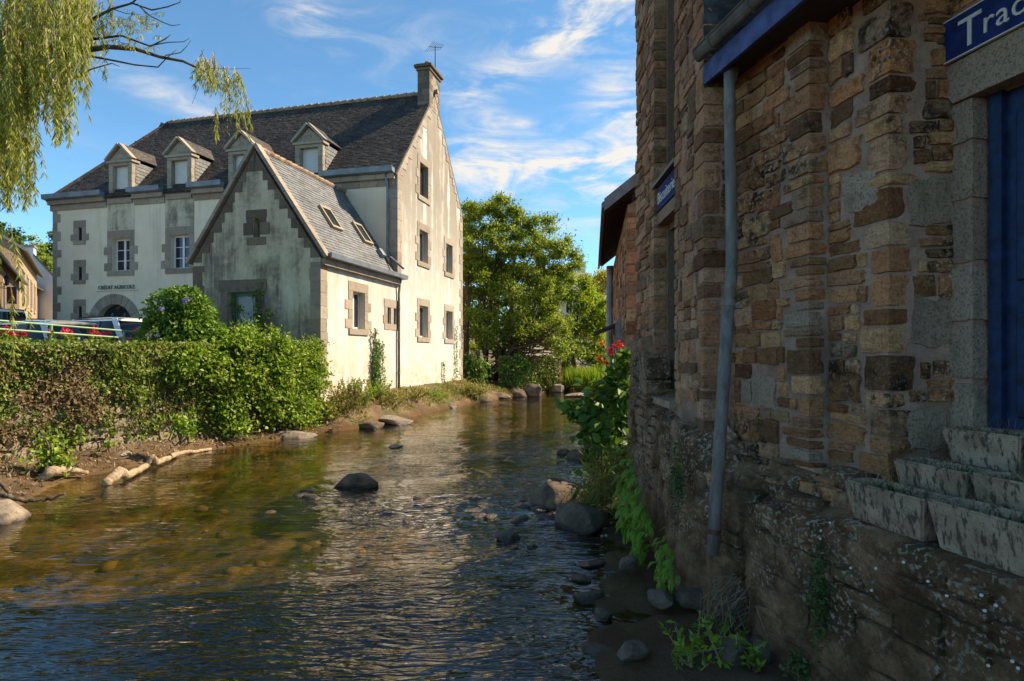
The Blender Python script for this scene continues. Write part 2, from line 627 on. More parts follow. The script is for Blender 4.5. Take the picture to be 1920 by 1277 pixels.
MAT['blue'] = plain('blue_paint', (0.05, 0.075, 0.18), 0.6, 0.3, var=0.6, scale=7, bump=0.35)
MAT['sign_blue'] = plain('sign_blue', (0.012, 0.028, 0.115), 0.75, 0.15, var=0.35, scale=12)
MAT['door_blue'] = plain('door_blue', (0.008, 0.028, 0.075), 0.5, 0.3, var=0.5, scale=14)
MAT['sign_white'] = plain('sign_lettering', (0.62, 0.60, 0.56), 0.6, 0.3, var=0.1)
k = NT('grey_plastic_pipe', 0.65, 0.25)
t = k.mix(k.step(k.noise(3, 5, 0.6, stretch=(6, 6, 1)), 0.4, 0.7), (0.17, 0.148, 0.125), (0.25, 0.22, 0.185))
t = k.mix(k.math('MULTIPLY', k.step(k.noise(14, 6, 0.75, stretch=(1, 1, .35)), 0.48, 0.66), 0.7), t, (0.10, 0.08, 0.06))
k.col(t)
k.nrm(k.bump(k.noise(40, 4), .3, .01))
MAT['pipe'] = k.done()
MAT['rust'] = plain('rusty_band', (0.12, 0.055, 0.03), 0.85, 0.2, var=0.4, scale=30)
MAT['gutter'] = plain('mossy_gutter', (0.115, 0.098, 0.075), 0.7, 0.3, 0.0, 0.5, 5)

k = NT('weathered_concrete', 0.95, 0.12)
t = k.mix(k.step(k.noise(6, 6, 0.65), 0.35, 0.65), (0.28, 0.195, 0.125), (0.46, 0.335, 0.225))
t = k.mix(k.math('MULTIPLY', k.step(k.noise(1.0, 6, 0.68, stretch=(38, 38, 11)), 0.50, 0.60), 0.85), t, (0.06, 0.048, 0.036))
t = k.mix(k.math('MULTIPLY', k.step(k.noise(60, 4, 0.7), 0.56, 0.66), 0.7), t, (0.07, 0.058, 0.045))
k.col(t)
k.nrm(k.bump(k.noise(110, 5, 0.7), 0.6, 0.008))
MAT['trough'] = k.done()

# --- rocks, ground, water
def rockmat(name, a, b, moss=0.3):
    k = NT(name, 0.8, 0.35)
    t = k.mix(k.step(k.noise(6, 6, 0.65), 0.35, 0.65), a, b)
    t = k.mix(k.math('MULTIPLY', k.step(k.noise(70, 4, 0.7), 0.5, 0.65), 0.5), t, tuple(x * 0.4 for x in a))
    t = k.mix(k.math('MULTIPLY', k.step(k.noise(3.5, 5, 0.6), 0.52, 0.66), moss), t, (0.055, 0.062, 0.02))
    zz = k.sep()[2]
    wet = k.step(zz, 0.02, 0.07, 1, 0)
    t = k.mix(k.math('MULTIPLY', wet, 0.65), t, tuple(x * 0.25 for x in a))
    k.col(t)
    k.l(k.step(zz, 0.02, 0.07, 0.25, 0.85), k.b.inputs['Roughness'])
    k.nrm(k.bump(k.noise(22, 7, 0.7), 0.8, 0.03))
    return k.done()


MAT['rock'] = rockmat('river_rock', (0.085, 0.06, 0.04), (0.19, 0.135, 0.09))
MAT['rock_pale'] = rockmat('pale_rock', (0.18, 0.14, 0.105), (0.31, 0.25, 0.19), 0.25)
MAT['bank_stone'] = rockmat('bank_stone', (0.21, 0.165, 0.115), (0.34, 0.27, 0.19), 0.35)

k = NT('earth_and_bed', 0.95, 0.12)
pos = k.sep()
under = k.step(pos[2], -0.06, 0.04, 1, 0)
e = k.mix(k.step(k.noise(1.2, 6, 0.6), 0.35, 0.65), (0.115, 0.075, 0.045), (0.22, 0.155, 0.095))
e = k.mix(k.math('MULTIPLY', k.step(k.noise(0.55, 6, 0.65), 0.5, 0.62), 0.8), e, (0.06, 0.085, 0.022))
e = k.mix(k.math('MULTIPLY', k.step(k.noise(35, 4, 0.7), 0.52, 0.64), 0.5), e, (0.035, 0.025, 0.017))
wet = k.step(pos[2], 0.02, 0.24, 1, 0)
e = k.mix(k.math('MULTIPLY', wet, 0.7), e, (0.09, 0.046, 0.02))
flow = k.map(k._pos, (1.0, 0.42, 1), (0, 0, R(-14)))
b1 = k.noise(1.5, 6, 0.62, vec=flow, dist=0.8)
b2 = k.noise(4.6, 6, 0.62, vec=flow, dist=0.5)
bb = k.math('ADD', k.math('MULTIPLY', b1, 0.55), k.math('MULTIPLY', b2, 0.45))
bed = k.ramp(bb, [(0.38, (0.016, 0.024, 0.008)), (0.46, (0.048, 0.052, 0.016)), (0.53, (0.13, 0.106, 0.036)), (0.62, (0.30, 0.225, 0.085))])
bed = k.mix(k.math('MULTIPLY', k.step(k.noise(26, 5, 0.7), 0.5, 0.62), 0.5), bed, (0.05, 0.032, 0.012))
bed = k.mix(k.math('MULTIPLY', k.step(k.voro(7, stretch=(1, 0.7, 1)), 0.22, 0.12), 0.65), bed, (0.06, 0.045, 0.02))
k.col(k.mix(under, e, bed))
k.nrm(k.bump(k.math('ADD', k.noise(16, 6, 0.7), k.noise(70, 4, 0.7)), 0.7, 0.03))
MAT['ground'] = k.done()
k = NT('asphalt', 0.9, 0.2)
t = k.mix(k.step(k.noise(90, 4), 0.4, 0.7), (0.19, 0.165, 0.135), (0.28, 0.245, 0.20))  # lightened so that it bounces warm light onto the house front
k.col(t)
MAT['asphalt'] = k.done()

# water: a rippled sheet that partly mirrors and partly lets one see the bed
k = NT('river_water', 0.04, 0.5)
v1 = k.map(k._pos, (0.8, 2.3, 1), (0, 0, R(-8)))
w1 = k.noise(3.6, 2, 0.5, vec=v1, dist=0.7)
w2 = k.noise(9.5, 1, 0.5, vec=v1, dist=0.5)
w3 = k.noise(22, 0, 0.5, vec=v1)
amp = k.noise(0.8, 3, 0.5)
py = k.sep()[1]
near = k.math('MULTIPLY', k.step(py, 9.5, 18, 1.0, 0.30), k.step(k.math('ADD', k.sep()[0], k.math('MULTIPLY', k.noise(.5, 2), 1.6)), -2.6, -0.2, 0.32, 1.0))
hh = k.math('ADD', k.math('MULTIPLY', w1, 1.0), k.math('ADD', k.math('MULTIPLY', w2, 0.36), k.math('MULTIPLY', w3, 0.08)))
hh = k.math('MULTIPLY', hh, k.math('MULTIPLY', k.step(amp, 0.36, 0.62, 0.35, 1.35), near))
nb = k.bump(hh, 1.0, 0.045)
gl = k.n('ShaderNodeBsdfGlossy')
gl.inputs['Roughness'].default_value = 0.03
gl.inputs['Color'].default_value = (1, 1, 1, 1)
k.l(nb, gl.inputs['Normal'])
tr = k.n('ShaderNodeBsdfTransparent')
tr.inputs['Color'].default_value = (0.62, 0.53, 0.30, 1)
dt = k.n('ShaderNodeVectorMath', operation='DOT_PRODUCT')      # Schlick's reflectance, the same from above and below
k.l(k.geo.outputs['Incoming'], dt.inputs[0])
k.l(nb, dt.inputs[1])
cosv = k.math('ABSOLUTE', dt.outputs['Value'])
refl = k.math('ADD', k.math('MULTIPLY', k.math('POWER', k.math('SUBTRACT', 1.0, cosv, True), 5.0), 0.94), 0.058, True)
mx = k.n('ShaderNodeMixShader')
k.l(refl, mx.inputs[0])
k.l(tr.outputs[0], mx.inputs[1])
k.l(gl.outputs[0], mx.inputs[2])
k.l(mx.outputs[0], k.out.inputs['Surface'])
MAT['water'] = k.done()


# --- plants
def leafmat(name, cols, dry=None, dryscale=0.9, drylo=0.5, dryhi=0.6, trans=0.35, rough=0.5, spec=0.35, drymax=0.85):
    k = NT(name, rough, spec)
    n = len(cols)
    t = k.ramp(k.isl(), [(i / max(1, n - 1), c) for i, c in enumerate(cols)])
    t = k.mix(k.math('MULTIPLY', k.step(k.noise(1.3, 4), 0.42, 0.62), 0.45), t, k.mix(0.5, t, cols[0]))
    if dry:
        d = k.math('MULTIPLY', k.step(k.noise(dryscale, 5, 0.62), drylo, dryhi), drymax)
        pick = k.step(k.math('ADD', k.isl(), d), 0.93, 1.02)
        t = k.mix(pick, t, k.mix(k.noise(9, 3), dry, tuple(x * 0.5 for x in dry)))
    k.col(t)
    tb = k.n('ShaderNodeBsdfTranslucent')
    k.l(k.mix(0.5, t, k.mix(1.0, t, (1.7, 1.5, 0.7), 'MULTIPLY')), tb.inputs['Color'])
    mx = k.n('ShaderNodeMixShader')
    mx.inputs[0].default_value = trans
    k.l(k.b.outputs[0], mx.inputs[1])
    k.l(tb.outputs[0], mx.inputs[2])
    k.l(mx.outputs[0], k.out.inputs['Surface'])
    return k.done()


MAT['ivy'] = leafmat('ivy_leaf', [(0.07, 0.11, 0.018), (0.14, 0.21, 0.030), (0.21, 0.28, 0.042), (0.27, 0.30, 0.06)], dry=(0.30, 0.205, 0.115), dryscale=0.75, drylo=0.47, dryhi=0.66)
MAT['hedge'] = leafmat('hedge_leaf', [(0.07, 0.14, 0.018), (0.16, 0.27, 0.025), (0.25, 0.37, 0.035), (0.32, 0.40, 0.05)])
MAT['hydrangea'] = leafmat('hydrangea_leaf', [(0.04, 0.10, 0.015), (0.09, 0.19, 0.024), (0.15, 0.27, 0.034), (0.21, 0.33, 0.045)])
MAT['tree'] = leafmat('tree_leaf', [(0.09, 0.14, 0.02), (0.17, 0.25, 0.03), (0.26, 0.34, 0.04), (0.34, 0.38, 0.06)], trans=0.5)
MAT['tree_light'] = leafmat('light_tree_leaf', [(0.14, 0.21, 0.02), (0.25, 0.35, 0.03), (0.34, 0.43, 0.05)], trans=0.5)
MAT['tree_dark'] = leafmat('far_tree_leaf', [(0.04, 0.075, 0.016), (0.08, 0.135, 0.022), (0.12, 0.18, 0.03)])
MAT['tree_yellow'] = leafmat('yellow_tree_leaf', [(0.30, 0.27, 0.02), (0.45, 0.39, 0.03), (0.55, 0.46, 0.045)], trans=0.4)
MAT['willow'] = leafmat('willow_leaf', [(0.12, 0.16, 0.022), (0.24, 0.285, 0.04), (0.35, 0.38, 0.06), (0.46, 0.45, 0.11)], trans=0.4)
MAT['fern'] = leafmat('fern_leaf', [(0.10, 0.22, 0.018), (0.18, 0.34, 0.025), (0.25, 0.43, 0.035)], trans=0.4)
MAT['vine'] = leafmat('vine_leaf', [(0.05, 0.115, 0.018), (0.09, 0.19, 0.026), (0.14, 0.25, 0.035)], trans=0.35)
MAT['reed'] = leafmat('reed_leaf', [(0.11, 0.19, 0.015), (0.20, 0.31, 0.02), (0.28, 0.38, 0.03)], trans=0.4)
MAT['weed'] = leafmat('weed_leaf', [(0.13, 0.15, 0.03), (0.22, 0.22, 0.045), (0.30, 0.25, 0.07)])
MAT['dry'] = leafmat('dry_stems', [(0.13, 0.085, 0.045), (0.25, 0.17, 0.09), (0.33, 0.23, 0.13)], trans=0.1)
MAT['moss'] = leafmat('cress_leaf', [(0.03, 0.065, 0.016), (0.06, 0.115, 0.025), (0.09, 0.15, 0.035)], trans=0.25)
MAT['petal'] = leafmat('geranium_petal', [(0.55, 0.015, 0.06), (0.70, 0.025, 0.09), (0.65, 0.05, 0.12)], trans=0.3)
MAT['petal_red'] = leafmat('red_petal', [(0.45, 0.01, 0.012), (0.60, 0.015, 0.015), (0.65, 0.03, 0.02)], trans=0.3)
MAT['petal_blue'] = leafmat('hydrangea_petal', [(0.14, 0.15, 0.36), (0.20, 0.20, 0.42)], trans=0.3)
MAT['daisy'] = leafmat('daisy_petal', [(0.7, 0.68, 0.64), (0.75, 0.72, 0.68)], trans=0.2)
MAT['flower_yellow'] = leafmat('yellow_petal', [(0.6, 0.42, 0.02), (0.7, 0.5, 0.04)], trans=0.2)
k = NT('bark', 0.95, 0.15)
t = k.mix(k.step(k.noise(1, 6, 0.65, stretch=(16, 16, 4)), 0.35, 0.65), (0.05, 0.037, 0.026), (0.17, 0.13, 0.09))
k.col(t)
k.nrm(k.bump(k.noise(1, 6, 0.7, stretch=(22, 22, 6)), 0.9, 0.03))
MAT['bark'] = k.done()
k = NT('driftwood', 0.9, 0.2)
t = k.mix(k.step(k.noise(14, 6, 0.65, dist=1.5), 0.35, 0.65), (0.22, 0.15, 0.09), (0.47, 0.36, 0.24))
k.col(t)
k.nrm(k.bump(k.noise(30, 6, 0.7, dist=2.0), 0.9, 0.02))
MAT['driftwood'] = k.done()

# --- street
MAT['car_white'] = plain('white_car_paint', (0.70, 0.70, 0.70), 0.25, 0.5, 0.0, 0.03, coat=0.6)
MAT['car_silver'] = plain('silver_car_paint', (0.50, 0.51, 0.53), 0.28, 0.5, 0.5, 0.03, coat=0.6)
MAT['car_blue'] = plain('blue_car_paint', (0.03, 0.05, 0.22), 0.28, 0.5, 0.2, 0.03, coat=0.6)
k = NT('car_glass', 0.04, 0.6)
k.col((0.012, 0.013, 0.015))
MAT['car_glass'] = k.done()
MAT['tyre'] = plain('tyre_rubber', (0.02, 0.02, 0.02), 0.9, 0.2)
MAT['rim'] = plain('alloy_rim', (0.45, 0.45, 0.46), 0.35, 0.5, 0.8)
MAT['red_lamp'] = plain('red_lamp', (0.45, 0.02, 0.02), 0.2, 0.5)
MAT['black_trim'] = plain('black_trim', (0.02, 0.02, 0.022), 0.6, 0.3)
MAT['rail_green'] = plain('pale_green_rail', (0.17, 0.30, 0.13), 0.5, 0.4, var=0.08)
MAT['letter_green'] = plain('green_lettering', (0.06, 0.12, 0.085), 0.5, 0.4)
MAT['house_stone'] = rubble_mat('street_stone', [(0.0, (0.30, 0.20, 0.11)), (0.5, (0.42, 0.30, 0.175)), (1.0, (0.48, 0.36, 0.22))], 0.2, 0.2, hue=(1, 1, 1))
MAT['white_sheen'] = plain('street_white_sheen', (0.60, 0.62, 0.64), 0.9, 0.2, var=0.08, scale=1.0)  # white of the chimney, and the painted sheen of a slate roof
MAT['sign_red'] = plain('tobacco_red', (0.55, 0.03, 0.035), 0.45, 0.4)
MAT['sign_grey'] = plain('sign_grey', (0.13, 0.12, 0.15), 0.5, 0.4)
MAT['pale_glass'] = plain('pale_grey_glass', (0.17, 0.17, 0.155), 0.2, 0.5)  # lanterns and headlamps; on the annex door it paints a reflection

# ------------------------------------------------------------------ shape builders
def block_mesh(name, seed, cuts, p, jit, out_jit):
    """an irregular rounded block of unit size"""
    rs = random.Random(seed)
    bm = bmesh.new()
    bmesh.ops.create_cube(bm, size=2.0)
    bmesh.ops.subdivide_edges(bm, edges=bm.edges[:], cuts=cuts, use_grid_fill=True)
    off = Vector((rs.uniform(-50, 50), rs.uniform(-50, 50), rs.uniform(-50, 50)))
    for v in bm.verts:
        q = v.co.copy()
        L = (abs(q.x) ** p + abs(q.y) ** p + abs(q.z) ** p) ** (1 / p)
        q = q / L
        # outline bends: low frequency shifts that differ along the edges
        n1 = mnoise.noise(Vector((q.x * 1.4, 0, 5)) + off)
        n2 = mnoise.noise(Vector((q.z * 1.4, 9, 2)) + off)
        q.z += out_jit * n1 * (0.4 + 0.6 * abs(q.z))
        q.x += out_jit * n2 * (0.4 + 0.6 * abs(q.x))
        q += Vector([mnoise.noise(q * 2.1 + off + Vector((i * 17.0, 0, 0))) * jit for i in range(3)])
        v.co = q * 0.5
    me = bpy.data.meshes.new(name)
    bm.to_mesh(me)
    bm.free()
    me.polygons.foreach_set('use_smooth', [True] * len(me.polygons))
    return me


POOLS = {}


def pool(kind, matname):
    key = (kind, matname)
    if key not in POOLS:
        L = []
        for s in range({'rubble': 18, 'cut': 8, 'trim': 6}[kind]):
            if kind == 'rubble':
                me = block_mesh('stone', 100 + s, 4, 16, 0.08, 0.22)
                me.polygons.foreach_set('use_smooth', [False] * len(me.polygons))
            elif kind == 'cut':
                me = block_mesh('cut_stone', 300 + s, 4, 20, 0.06, 0.11)
                me.polygons.foreach_set('use_smooth', [False] * len(me.polygons))
            else:
                me = block_mesh('trim_stone', 500 + s, 2, 60, 0.014, 0.012)
                me.polygons.foreach_set('use_smooth', [False] * len(me.polygons))
            me.materials.append(MAT[matname])
            L.append(me)
        POOLS[key] = L
    return POOLS[key]


RS = random.Random(7)


def stone(name, kind, mat, parent, c, size, rz=0.0, tilt=0.0, local=True):
    o = bpy.data.objects.new(name, RS.choice(pool(kind, mat)))
    COL.objects.link(o)
    o.location = c
    o.scale = size
    o.rotation_euler = (0, tilt, rz)
    if parent is not None: par(o, parent, local)
    return o


def leaves_np(P, A, N, L, W, fold=0.22, fine=False):
    """leaf blades at P pointing along A with face normals N"""
    P, A, N = (np.asarray(x, float) for x in (P, A, N))
    n = len(P)
    L = np.broadcast_to(np.asarray(L, float), (n,))[:, None]
    W = np.broadcast_to(np.asarray(W, float), (n,))[:, None]
    A = A / (np.linalg.norm(A, axis=1, keepdims=True) + 1e-9)
    N = N - A * np.sum(A * N, axis=1, keepdims=True)
    N = N / (np.linalg.norm(N, axis=1, keepdims=True) + 1e-9)
    S = np.cross(A, N)
    if not fine:
        V = np.stack([P, P + A * L * 0.45 + S * W * 0.5 + N * W * fold, P + A * L, P + A * L * 0.45 - S * W * 0.5 + N * W * fold], 1)
        b = np.arange(n)[:, None] * 4
        F = np.concatenate([b + np.array([[0, 2, 1]]), b + np.array([[0, 3, 2]])], 0)
    else:
        V = np.stack([P, P + A * L * 0.28 + S * W * 0.46 + N * W * fold, P + A * L * 0.66 + S * W * 0.36 + N * W * fold * 0.7, P + A * L - N * L * 0.08,
                      P + A * L * 0.66 - S * W * 0.36 + N * W * fold * 0.7, P + A * L * 0.28 - S * W * 0.46 + N * W * fold, P + A * L * 0.5], 1)
        b = np.arange(n)[:, None] * 7
        F = np.concatenate([b + np.array([q]) for q in ([0, 6, 1], [1, 6, 2], [2, 6, 3], [3, 6, 4], [4, 6, 5], [5, 6, 0])], 0)
    return V.reshape(-1, 3), F


class Leafy:
    """gathers leaf blades into one mesh"""

    def __init__(self):
        self.V, self.F, self.n = [], [], 0

    def add(self, *a, **kw):
        V, F = leaves_np(*a, **kw)
        self.V.append(V)
        self.F.append(F + self.n)
        self.n += len(V)
        return self

    def build(self, name, mat, parent=None, local=False):
        me = mesh_np(name, np.concatenate(self.V), np.concatenate(self.F))
        return link(name, me, mat, parent, local)


def rdir(rs, n, up=0.0, out=None, ow=0.0):
    d = rs.normal(size=(n, 3))
    d /= np.linalg.norm(d, axis=1, keepdims=True)
    d[:, 2] += up
    if out is not None: d = d + out * ow
    return d / (np.linalg.norm(d, axis=1, keepdims=True) + 1e-9)


def clump_leaves(lf, rs, c, r, n, size, aspect=0.5, up=0.7, flat=0.7, shell=0.0, fine=False):
    c = np.asarray(c, float)
    r = np.asarray(r if not np.isscalar(r) else (r, r, r * flat), float)
    d = rdir(rs, n)
    rad = np.abs(rs.normal(0, 0.52, n)) + 0.22 * rs.uniform(0, 1, n)
    if shell: rad = np.where(rs.uniform(size=n) < shell, rs.uniform(0.82, 1.0, n), rs.uniform(0, 1, n) ** 0.45)
    lob = 1 + (0.35 if not shell else 0.12) * fbm(d * 1.3 + c * 0.37, 5, 0.55, 2)
    rad = np.minimum(rad, 1.35) * lob
    P = c + d * rad[:, None] * r
    N = rdir(rs, n, up, d, 0.6)
    A = rdir(rs, n, -0.25, d, 0.5)
    s = size * rs.uniform(0.65, 1.3, n)
    lf.add(P, A, N, s, s * aspect, fine=fine)


def tree(name, label, cat, base, stems, clumps, nleaf, size, leafm, seed, group=None, aspect=0.5, trunk_r=0.16, up=0.7, cname='crown', flat=0.7, twig=True):
    """a tree: trunk (stems and limbs) and crown (leaf blades in clumps)"""
    rs = np.random.RandomState(seed)
    root = empty(name, base)
    tag(root, label, cat, group)
    mb = MB()
    tips = []
    for path, r0, r1 in stems:
        pts = [Vector(p) for p in path]
        m = len(pts)
        mb.tube(pts, [r0 + (r1 - r0) * i / (m - 1) for i in range(m)], 8)
        for i in range(m):
            tips.append((pts[i], r0 + (r1 - r0) * i / (m - 1), i / (m - 1)))
    cand = [t for t in tips if t[2] > 0.3]
    lf = Leafy()
    for c, r in clumps:
        c = Vector(c)
        q = min(cand, key=lambda t: (t[0] - c).length + max(0, t[0].z - c.z) * 2.0)
        mid = (q[0] + c) / 2 + Vector(rs.normal(size=3) * 0.12 * (q[0] - c).length) * 0.7
        mid.z -= 0.05
        rr = min(q[1] * 0.6, 0.02 + 0.02 * (q[0] - c).length)
        mb.tube([q[0], q[0].lerp(mid, 0.5), mid, mid.lerp(c, 0.55), c], [rr, rr * 0.85, rr * 0.65, rr * 0.45, rr * 0.2], 5, cap=False)
        rv = r if isinstance(r, (tuple, list)) else (r, r, r * flat)
        if twig:
            for j in range(6):
                e = c + Vector(rdir(rs, 1, 0.2)[0] * np.array(rv) * 0.9)
                s0 = mid.lerp(c, rs.uniform(0.4, 1.0))
                mb.tube([s0, s0.lerp(e, 0.5) + Vector(rs.normal(size=3) * 0.04), e], [rr * 0.3, rr * 0.2, rr * 0.08], 4, cap=False)
        vol = (rv[0] * rv[1] * rv[2]) ** (1 / 3)
        clump_leaves(lf, rs, c, rv, int(nleaf * (vol ** 2)), size, aspect, up)
    mb.build('trunk', MAT['bark'], root, smooth=True)
    lf.build(cname, MAT[leafm], root)
    return root


def crown(center, rad, n, seed, rr=(0.22, 0.36), zmin=-0.75, shell=0.75):
    """clump centres spread through an uneven ellipsoid"""
    rs = np.random.RandomState(seed)
    out = []
    center, rad = np.array(center, float), np.array(rad, float)
    m = rad.mean()
    while len(out) < n:
        d = rdir(rs, 1)[0]
        k = rs.uniform(0.75, 1.05) if rs.uniform() < shell else rs.uniform(0.2, 0.75)
        if d[2] * k < zmin: continue
        out.append((tuple(center + d * k * rad), m * rs.uniform(*rr)))
    return out


def rock_mesh(seed, sub=3, rough=0.28, p=2.6):
    bm = bmesh.new()
    bmesh.ops.create_icosphere(bm, subdivisions=sub, radius=1.0)
    off = Vector((seed * 3.7, seed * 1.3, -seed * 2.1))
    for v in bm.verts:
        q = v.co.copy()
        L = (abs(q.x) ** p + abs(q.y) ** p + abs(q.z) ** p) ** (1 / p)
        q /= L
        f = 1 + rough * mnoise.noise(q * 0.9 + off) + rough * 0.45 * mnoise.noise(q * 2.3 + off) + rough * 0.18 * mnoise.noise(q * 5.5 + off)
        # a few planed facets
        v.co = q * f
    for i in range(11):
        rs = random.Random(seed * 11 + i)
        nrm = Vector((rs.gauss(0, 1), rs.gauss(0, 1), rs.gauss(0.3, 0.7))).normalized()
        d = rs.uniform(0.55, 0.85) if nrm.z < .5 else rs.uniform(.78, .92)
        for v in bm.verts:
            e = v.co.dot(nrm) - d
            if e > 0: v.co -= nrm * e * 0.92
    me = bpy.data.meshes.new('rock')
    bm.to_mesh(me)
    bm.free()
    me.polygons.foreach_set('use_smooth', [True] * len(me.polygons))
    return me


def rock(name, label, loc, size, rz=0.0, mat='rock', seed=1, group=None, cat='rock', sub=4, tilt=0.0):
    me = rock_mesh(seed, sub)
    o = link(name, me, MAT[mat])
    o.location = loc
    o.scale = size
    o.rotation_euler = (tilt, tilt * 0.6, rz)
    tag(o, label, cat, group)
    return o


def text_mesh(s, size, depth, spacing=1.0, shear=0.0):
    cu = bpy.data.curves.new('lettering', 'FONT')
    cu.body = s
    cu.size = size
    cu.extrude = depth
    cu.space_character = spacing
    cu.shear = shear
    cu.align_x = 'CENTER'
    cu.resolution_u = 3
    o = bpy.data.objects.new('lettering', cu)
    COL.objects.link(o)
    dg = bpy.context.evaluated_depsgraph_get()
    me = bpy.data.meshes.new_from_object(o.evaluated_get(dg))
    bpy.data.objects.remove(o)
    bpy.data.curves.remove(cu)
    return me


def clip_poly(pts, planes):
    """clip a 2-D polygon by half planes a*u+b*z<=c"""
    for a, b, c in planes:
        out = []
        for i in range(len(pts)):
            p, q = pts[i], pts[(i + 1) % len(pts)]
            dp, dq = a * p[0] + b * p[1] - c, a * q[0] + b * q[1] - c
            if dp <= 0: out.append(p)
            if (dp < 0 < dq) or (dq < 0 < dp):
                t = dp / (dp - dq)
                out.append((p[0] + (q[0] - p[0]) * t, p[1] + (q[1] - p[1]) * t))
        pts = out
        if len(pts) < 3: return []
    return pts


def wall_face(mb, fr, u0, u1, z0, z1, opens=(), planes=(), reveal=0.2, skip_reveal=()):
    """a wall skin with real openings; fr(u, w, z) places it, w outward. opens: (u0,u1,z0,z1[,arch])"""
    us = sorted({u0, u1, *[o[0] for o in opens], *[o[1] for o in opens]})
    zs = sorted({z0, z1, *[o[2] for o in opens], *[o[3] for o in opens]})
    us = [u for u in us if u0 <= u <= u1]
    zs = [z for z in zs if z0 <= z <= z1]
    for i in range(len(us) - 1):
        for j in range(len(zs) - 1):
            cu, cz = (us[i] + us[i + 1]) / 2, (zs[j] + zs[j + 1]) / 2
            if any(o[0] < cu < o[1] and o[2] < cz < o[3] for o in opens): continue
            pl = [(us[i], zs[j]), (us[i + 1], zs[j]), (us[i + 1], zs[j + 1]), (us[i], zs[j + 1])]
            if planes: pl = clip_poly(pl, planes)
            if len(pl) >= 3: mb.poly([fr(u, 0, z) for u, z in pl])
    for o in opens:
        a, b, c, d = o[:4]
        if len(o) > 4:                              # round arch: radius half the width, springing below the crown
            r = (b - a) / 2
            m = (a + b) / 2
            zs_ = d - r
            n = 14
            arc = [(m - r * math.cos(math.pi * i / n), zs_ + r * math.sin(math.pi * i / n)) for i in range(n + 1)]
            for i in range(n):
                p, q = arc[i], arc[i + 1]
                mb.poly([fr(p[0], 0, p[1]), fr(q[0], 0, q[1]), fr(q[0], 0, d), fr(p[0], 0, d)])
                mb.poly([fr(p[0], 0, p[1]), fr(p[0], -reveal, p[1]), fr(q[0], -reveal, q[1]), fr(q[0], 0, q[1])])
            edges = [((a, c), (a, zs_)), ((b, zs_), (b, c)), ((b, c), (a, c))]
        else:
            edges = [((a, c), (a, d)), ((a, d), (b, d)), ((b, d), (b, c)), ((b, c), (a, c))]
        for p, q in edges:
            mb.poly([fr(p[0], 0, p[1]), fr(p[0], -reveal, p[1]), fr(q[0], -reveal, q[1]), fr(q[0], 0, q[1])])


def slates(o, du, dv, nrm, U, V, inside, w, h, seed, th=0.012):
    """rows of overlapping slates on a plane: real little slabs, joined"""
    rs = random.Random(seed)
    o, du, dv, nrm = Vector(o), Vector(du), Vector(dv), Vector(nrm)
    mb = MB()
    rows = int(V / h)
    for r in range(rows + 1):
        v = r * h
        u = -w * (0.5 if r % 2 else 0.0) - rs.uniform(0, 0.05)
        while u < U:
            ww = w * rs.uniform(0.85, 1.15)
            if u < 0:
                ww += u
                u = 0.0
            if ww > .04 and inside(u + ww / 2, v + h / 2):
                lift = rs.uniform(0.0, 0.006)
                a = o + du * (u + 0.003) + dv * (v - h * 0.12 + rs.uniform(-0.008, 0.008)) + nrm * (th + 0.010 + lift)
                b = o + du * (u + ww - 0.003) + dv * (v - h * 0.12 + rs.uniform(-0.008, 0.008)) + nrm * (th + 0.010 + lift + rs.uniform(-.003, .003))
                c = b + dv * h * 1.25 - nrm * (th + 0.006)
                d = a + dv * h * 1.25 - nrm * (th + 0.006)
                n = len(mb.v)
                mb.v += [tuple(a), tuple(b), tuple(c), tuple(d), tuple(a - nrm * th), tuple(b - nrm * th)]
                mb.f += [(n, n + 1, n + 2, n + 3), (n + 4, n + 5, n + 1, n), (n + 4, n, n + 3), (n + 1, n + 5, n + 2)]
            u += ww
    return mb


# ------------------------------------------------------------------ the river and the land
LE = [(-3, -4.6), (3, -5.0), (7.0, -5.92), (8.2, -6.45), (9.06, -6.75), (10.1, -6.5), (12.1, -6.1), (13.2, -5.5), (14.9, -4.72), (15.8, -3.95), (20, -2.8), (23.2, -1.84), (26.6, -0.6), (30.4, 1.2), (33.5, 2.6), (37, 6.0), (60, 18)]
RE = [(-3, 0.6), (2.5, 0.5), (3.4, 0.45), (4.05, 0.5), (5.2, 0.74), (6.5, 0.9), (8.5, 1.1), (10.6, 1.32), (14, 1.6), (19, 2.1), (24, 3.0), (28, 4.6), (32, 7.5), (37, 11), (60, 24)]
WALL_A, WALL_B = Vector((-10.9, 2.96)), Vector((-5.35, 15.62))          # foot of the ivy-covered wall


def interp(tab, y):
    ys, xs = zip(*tab)
    return np.interp(y, ys, xs)


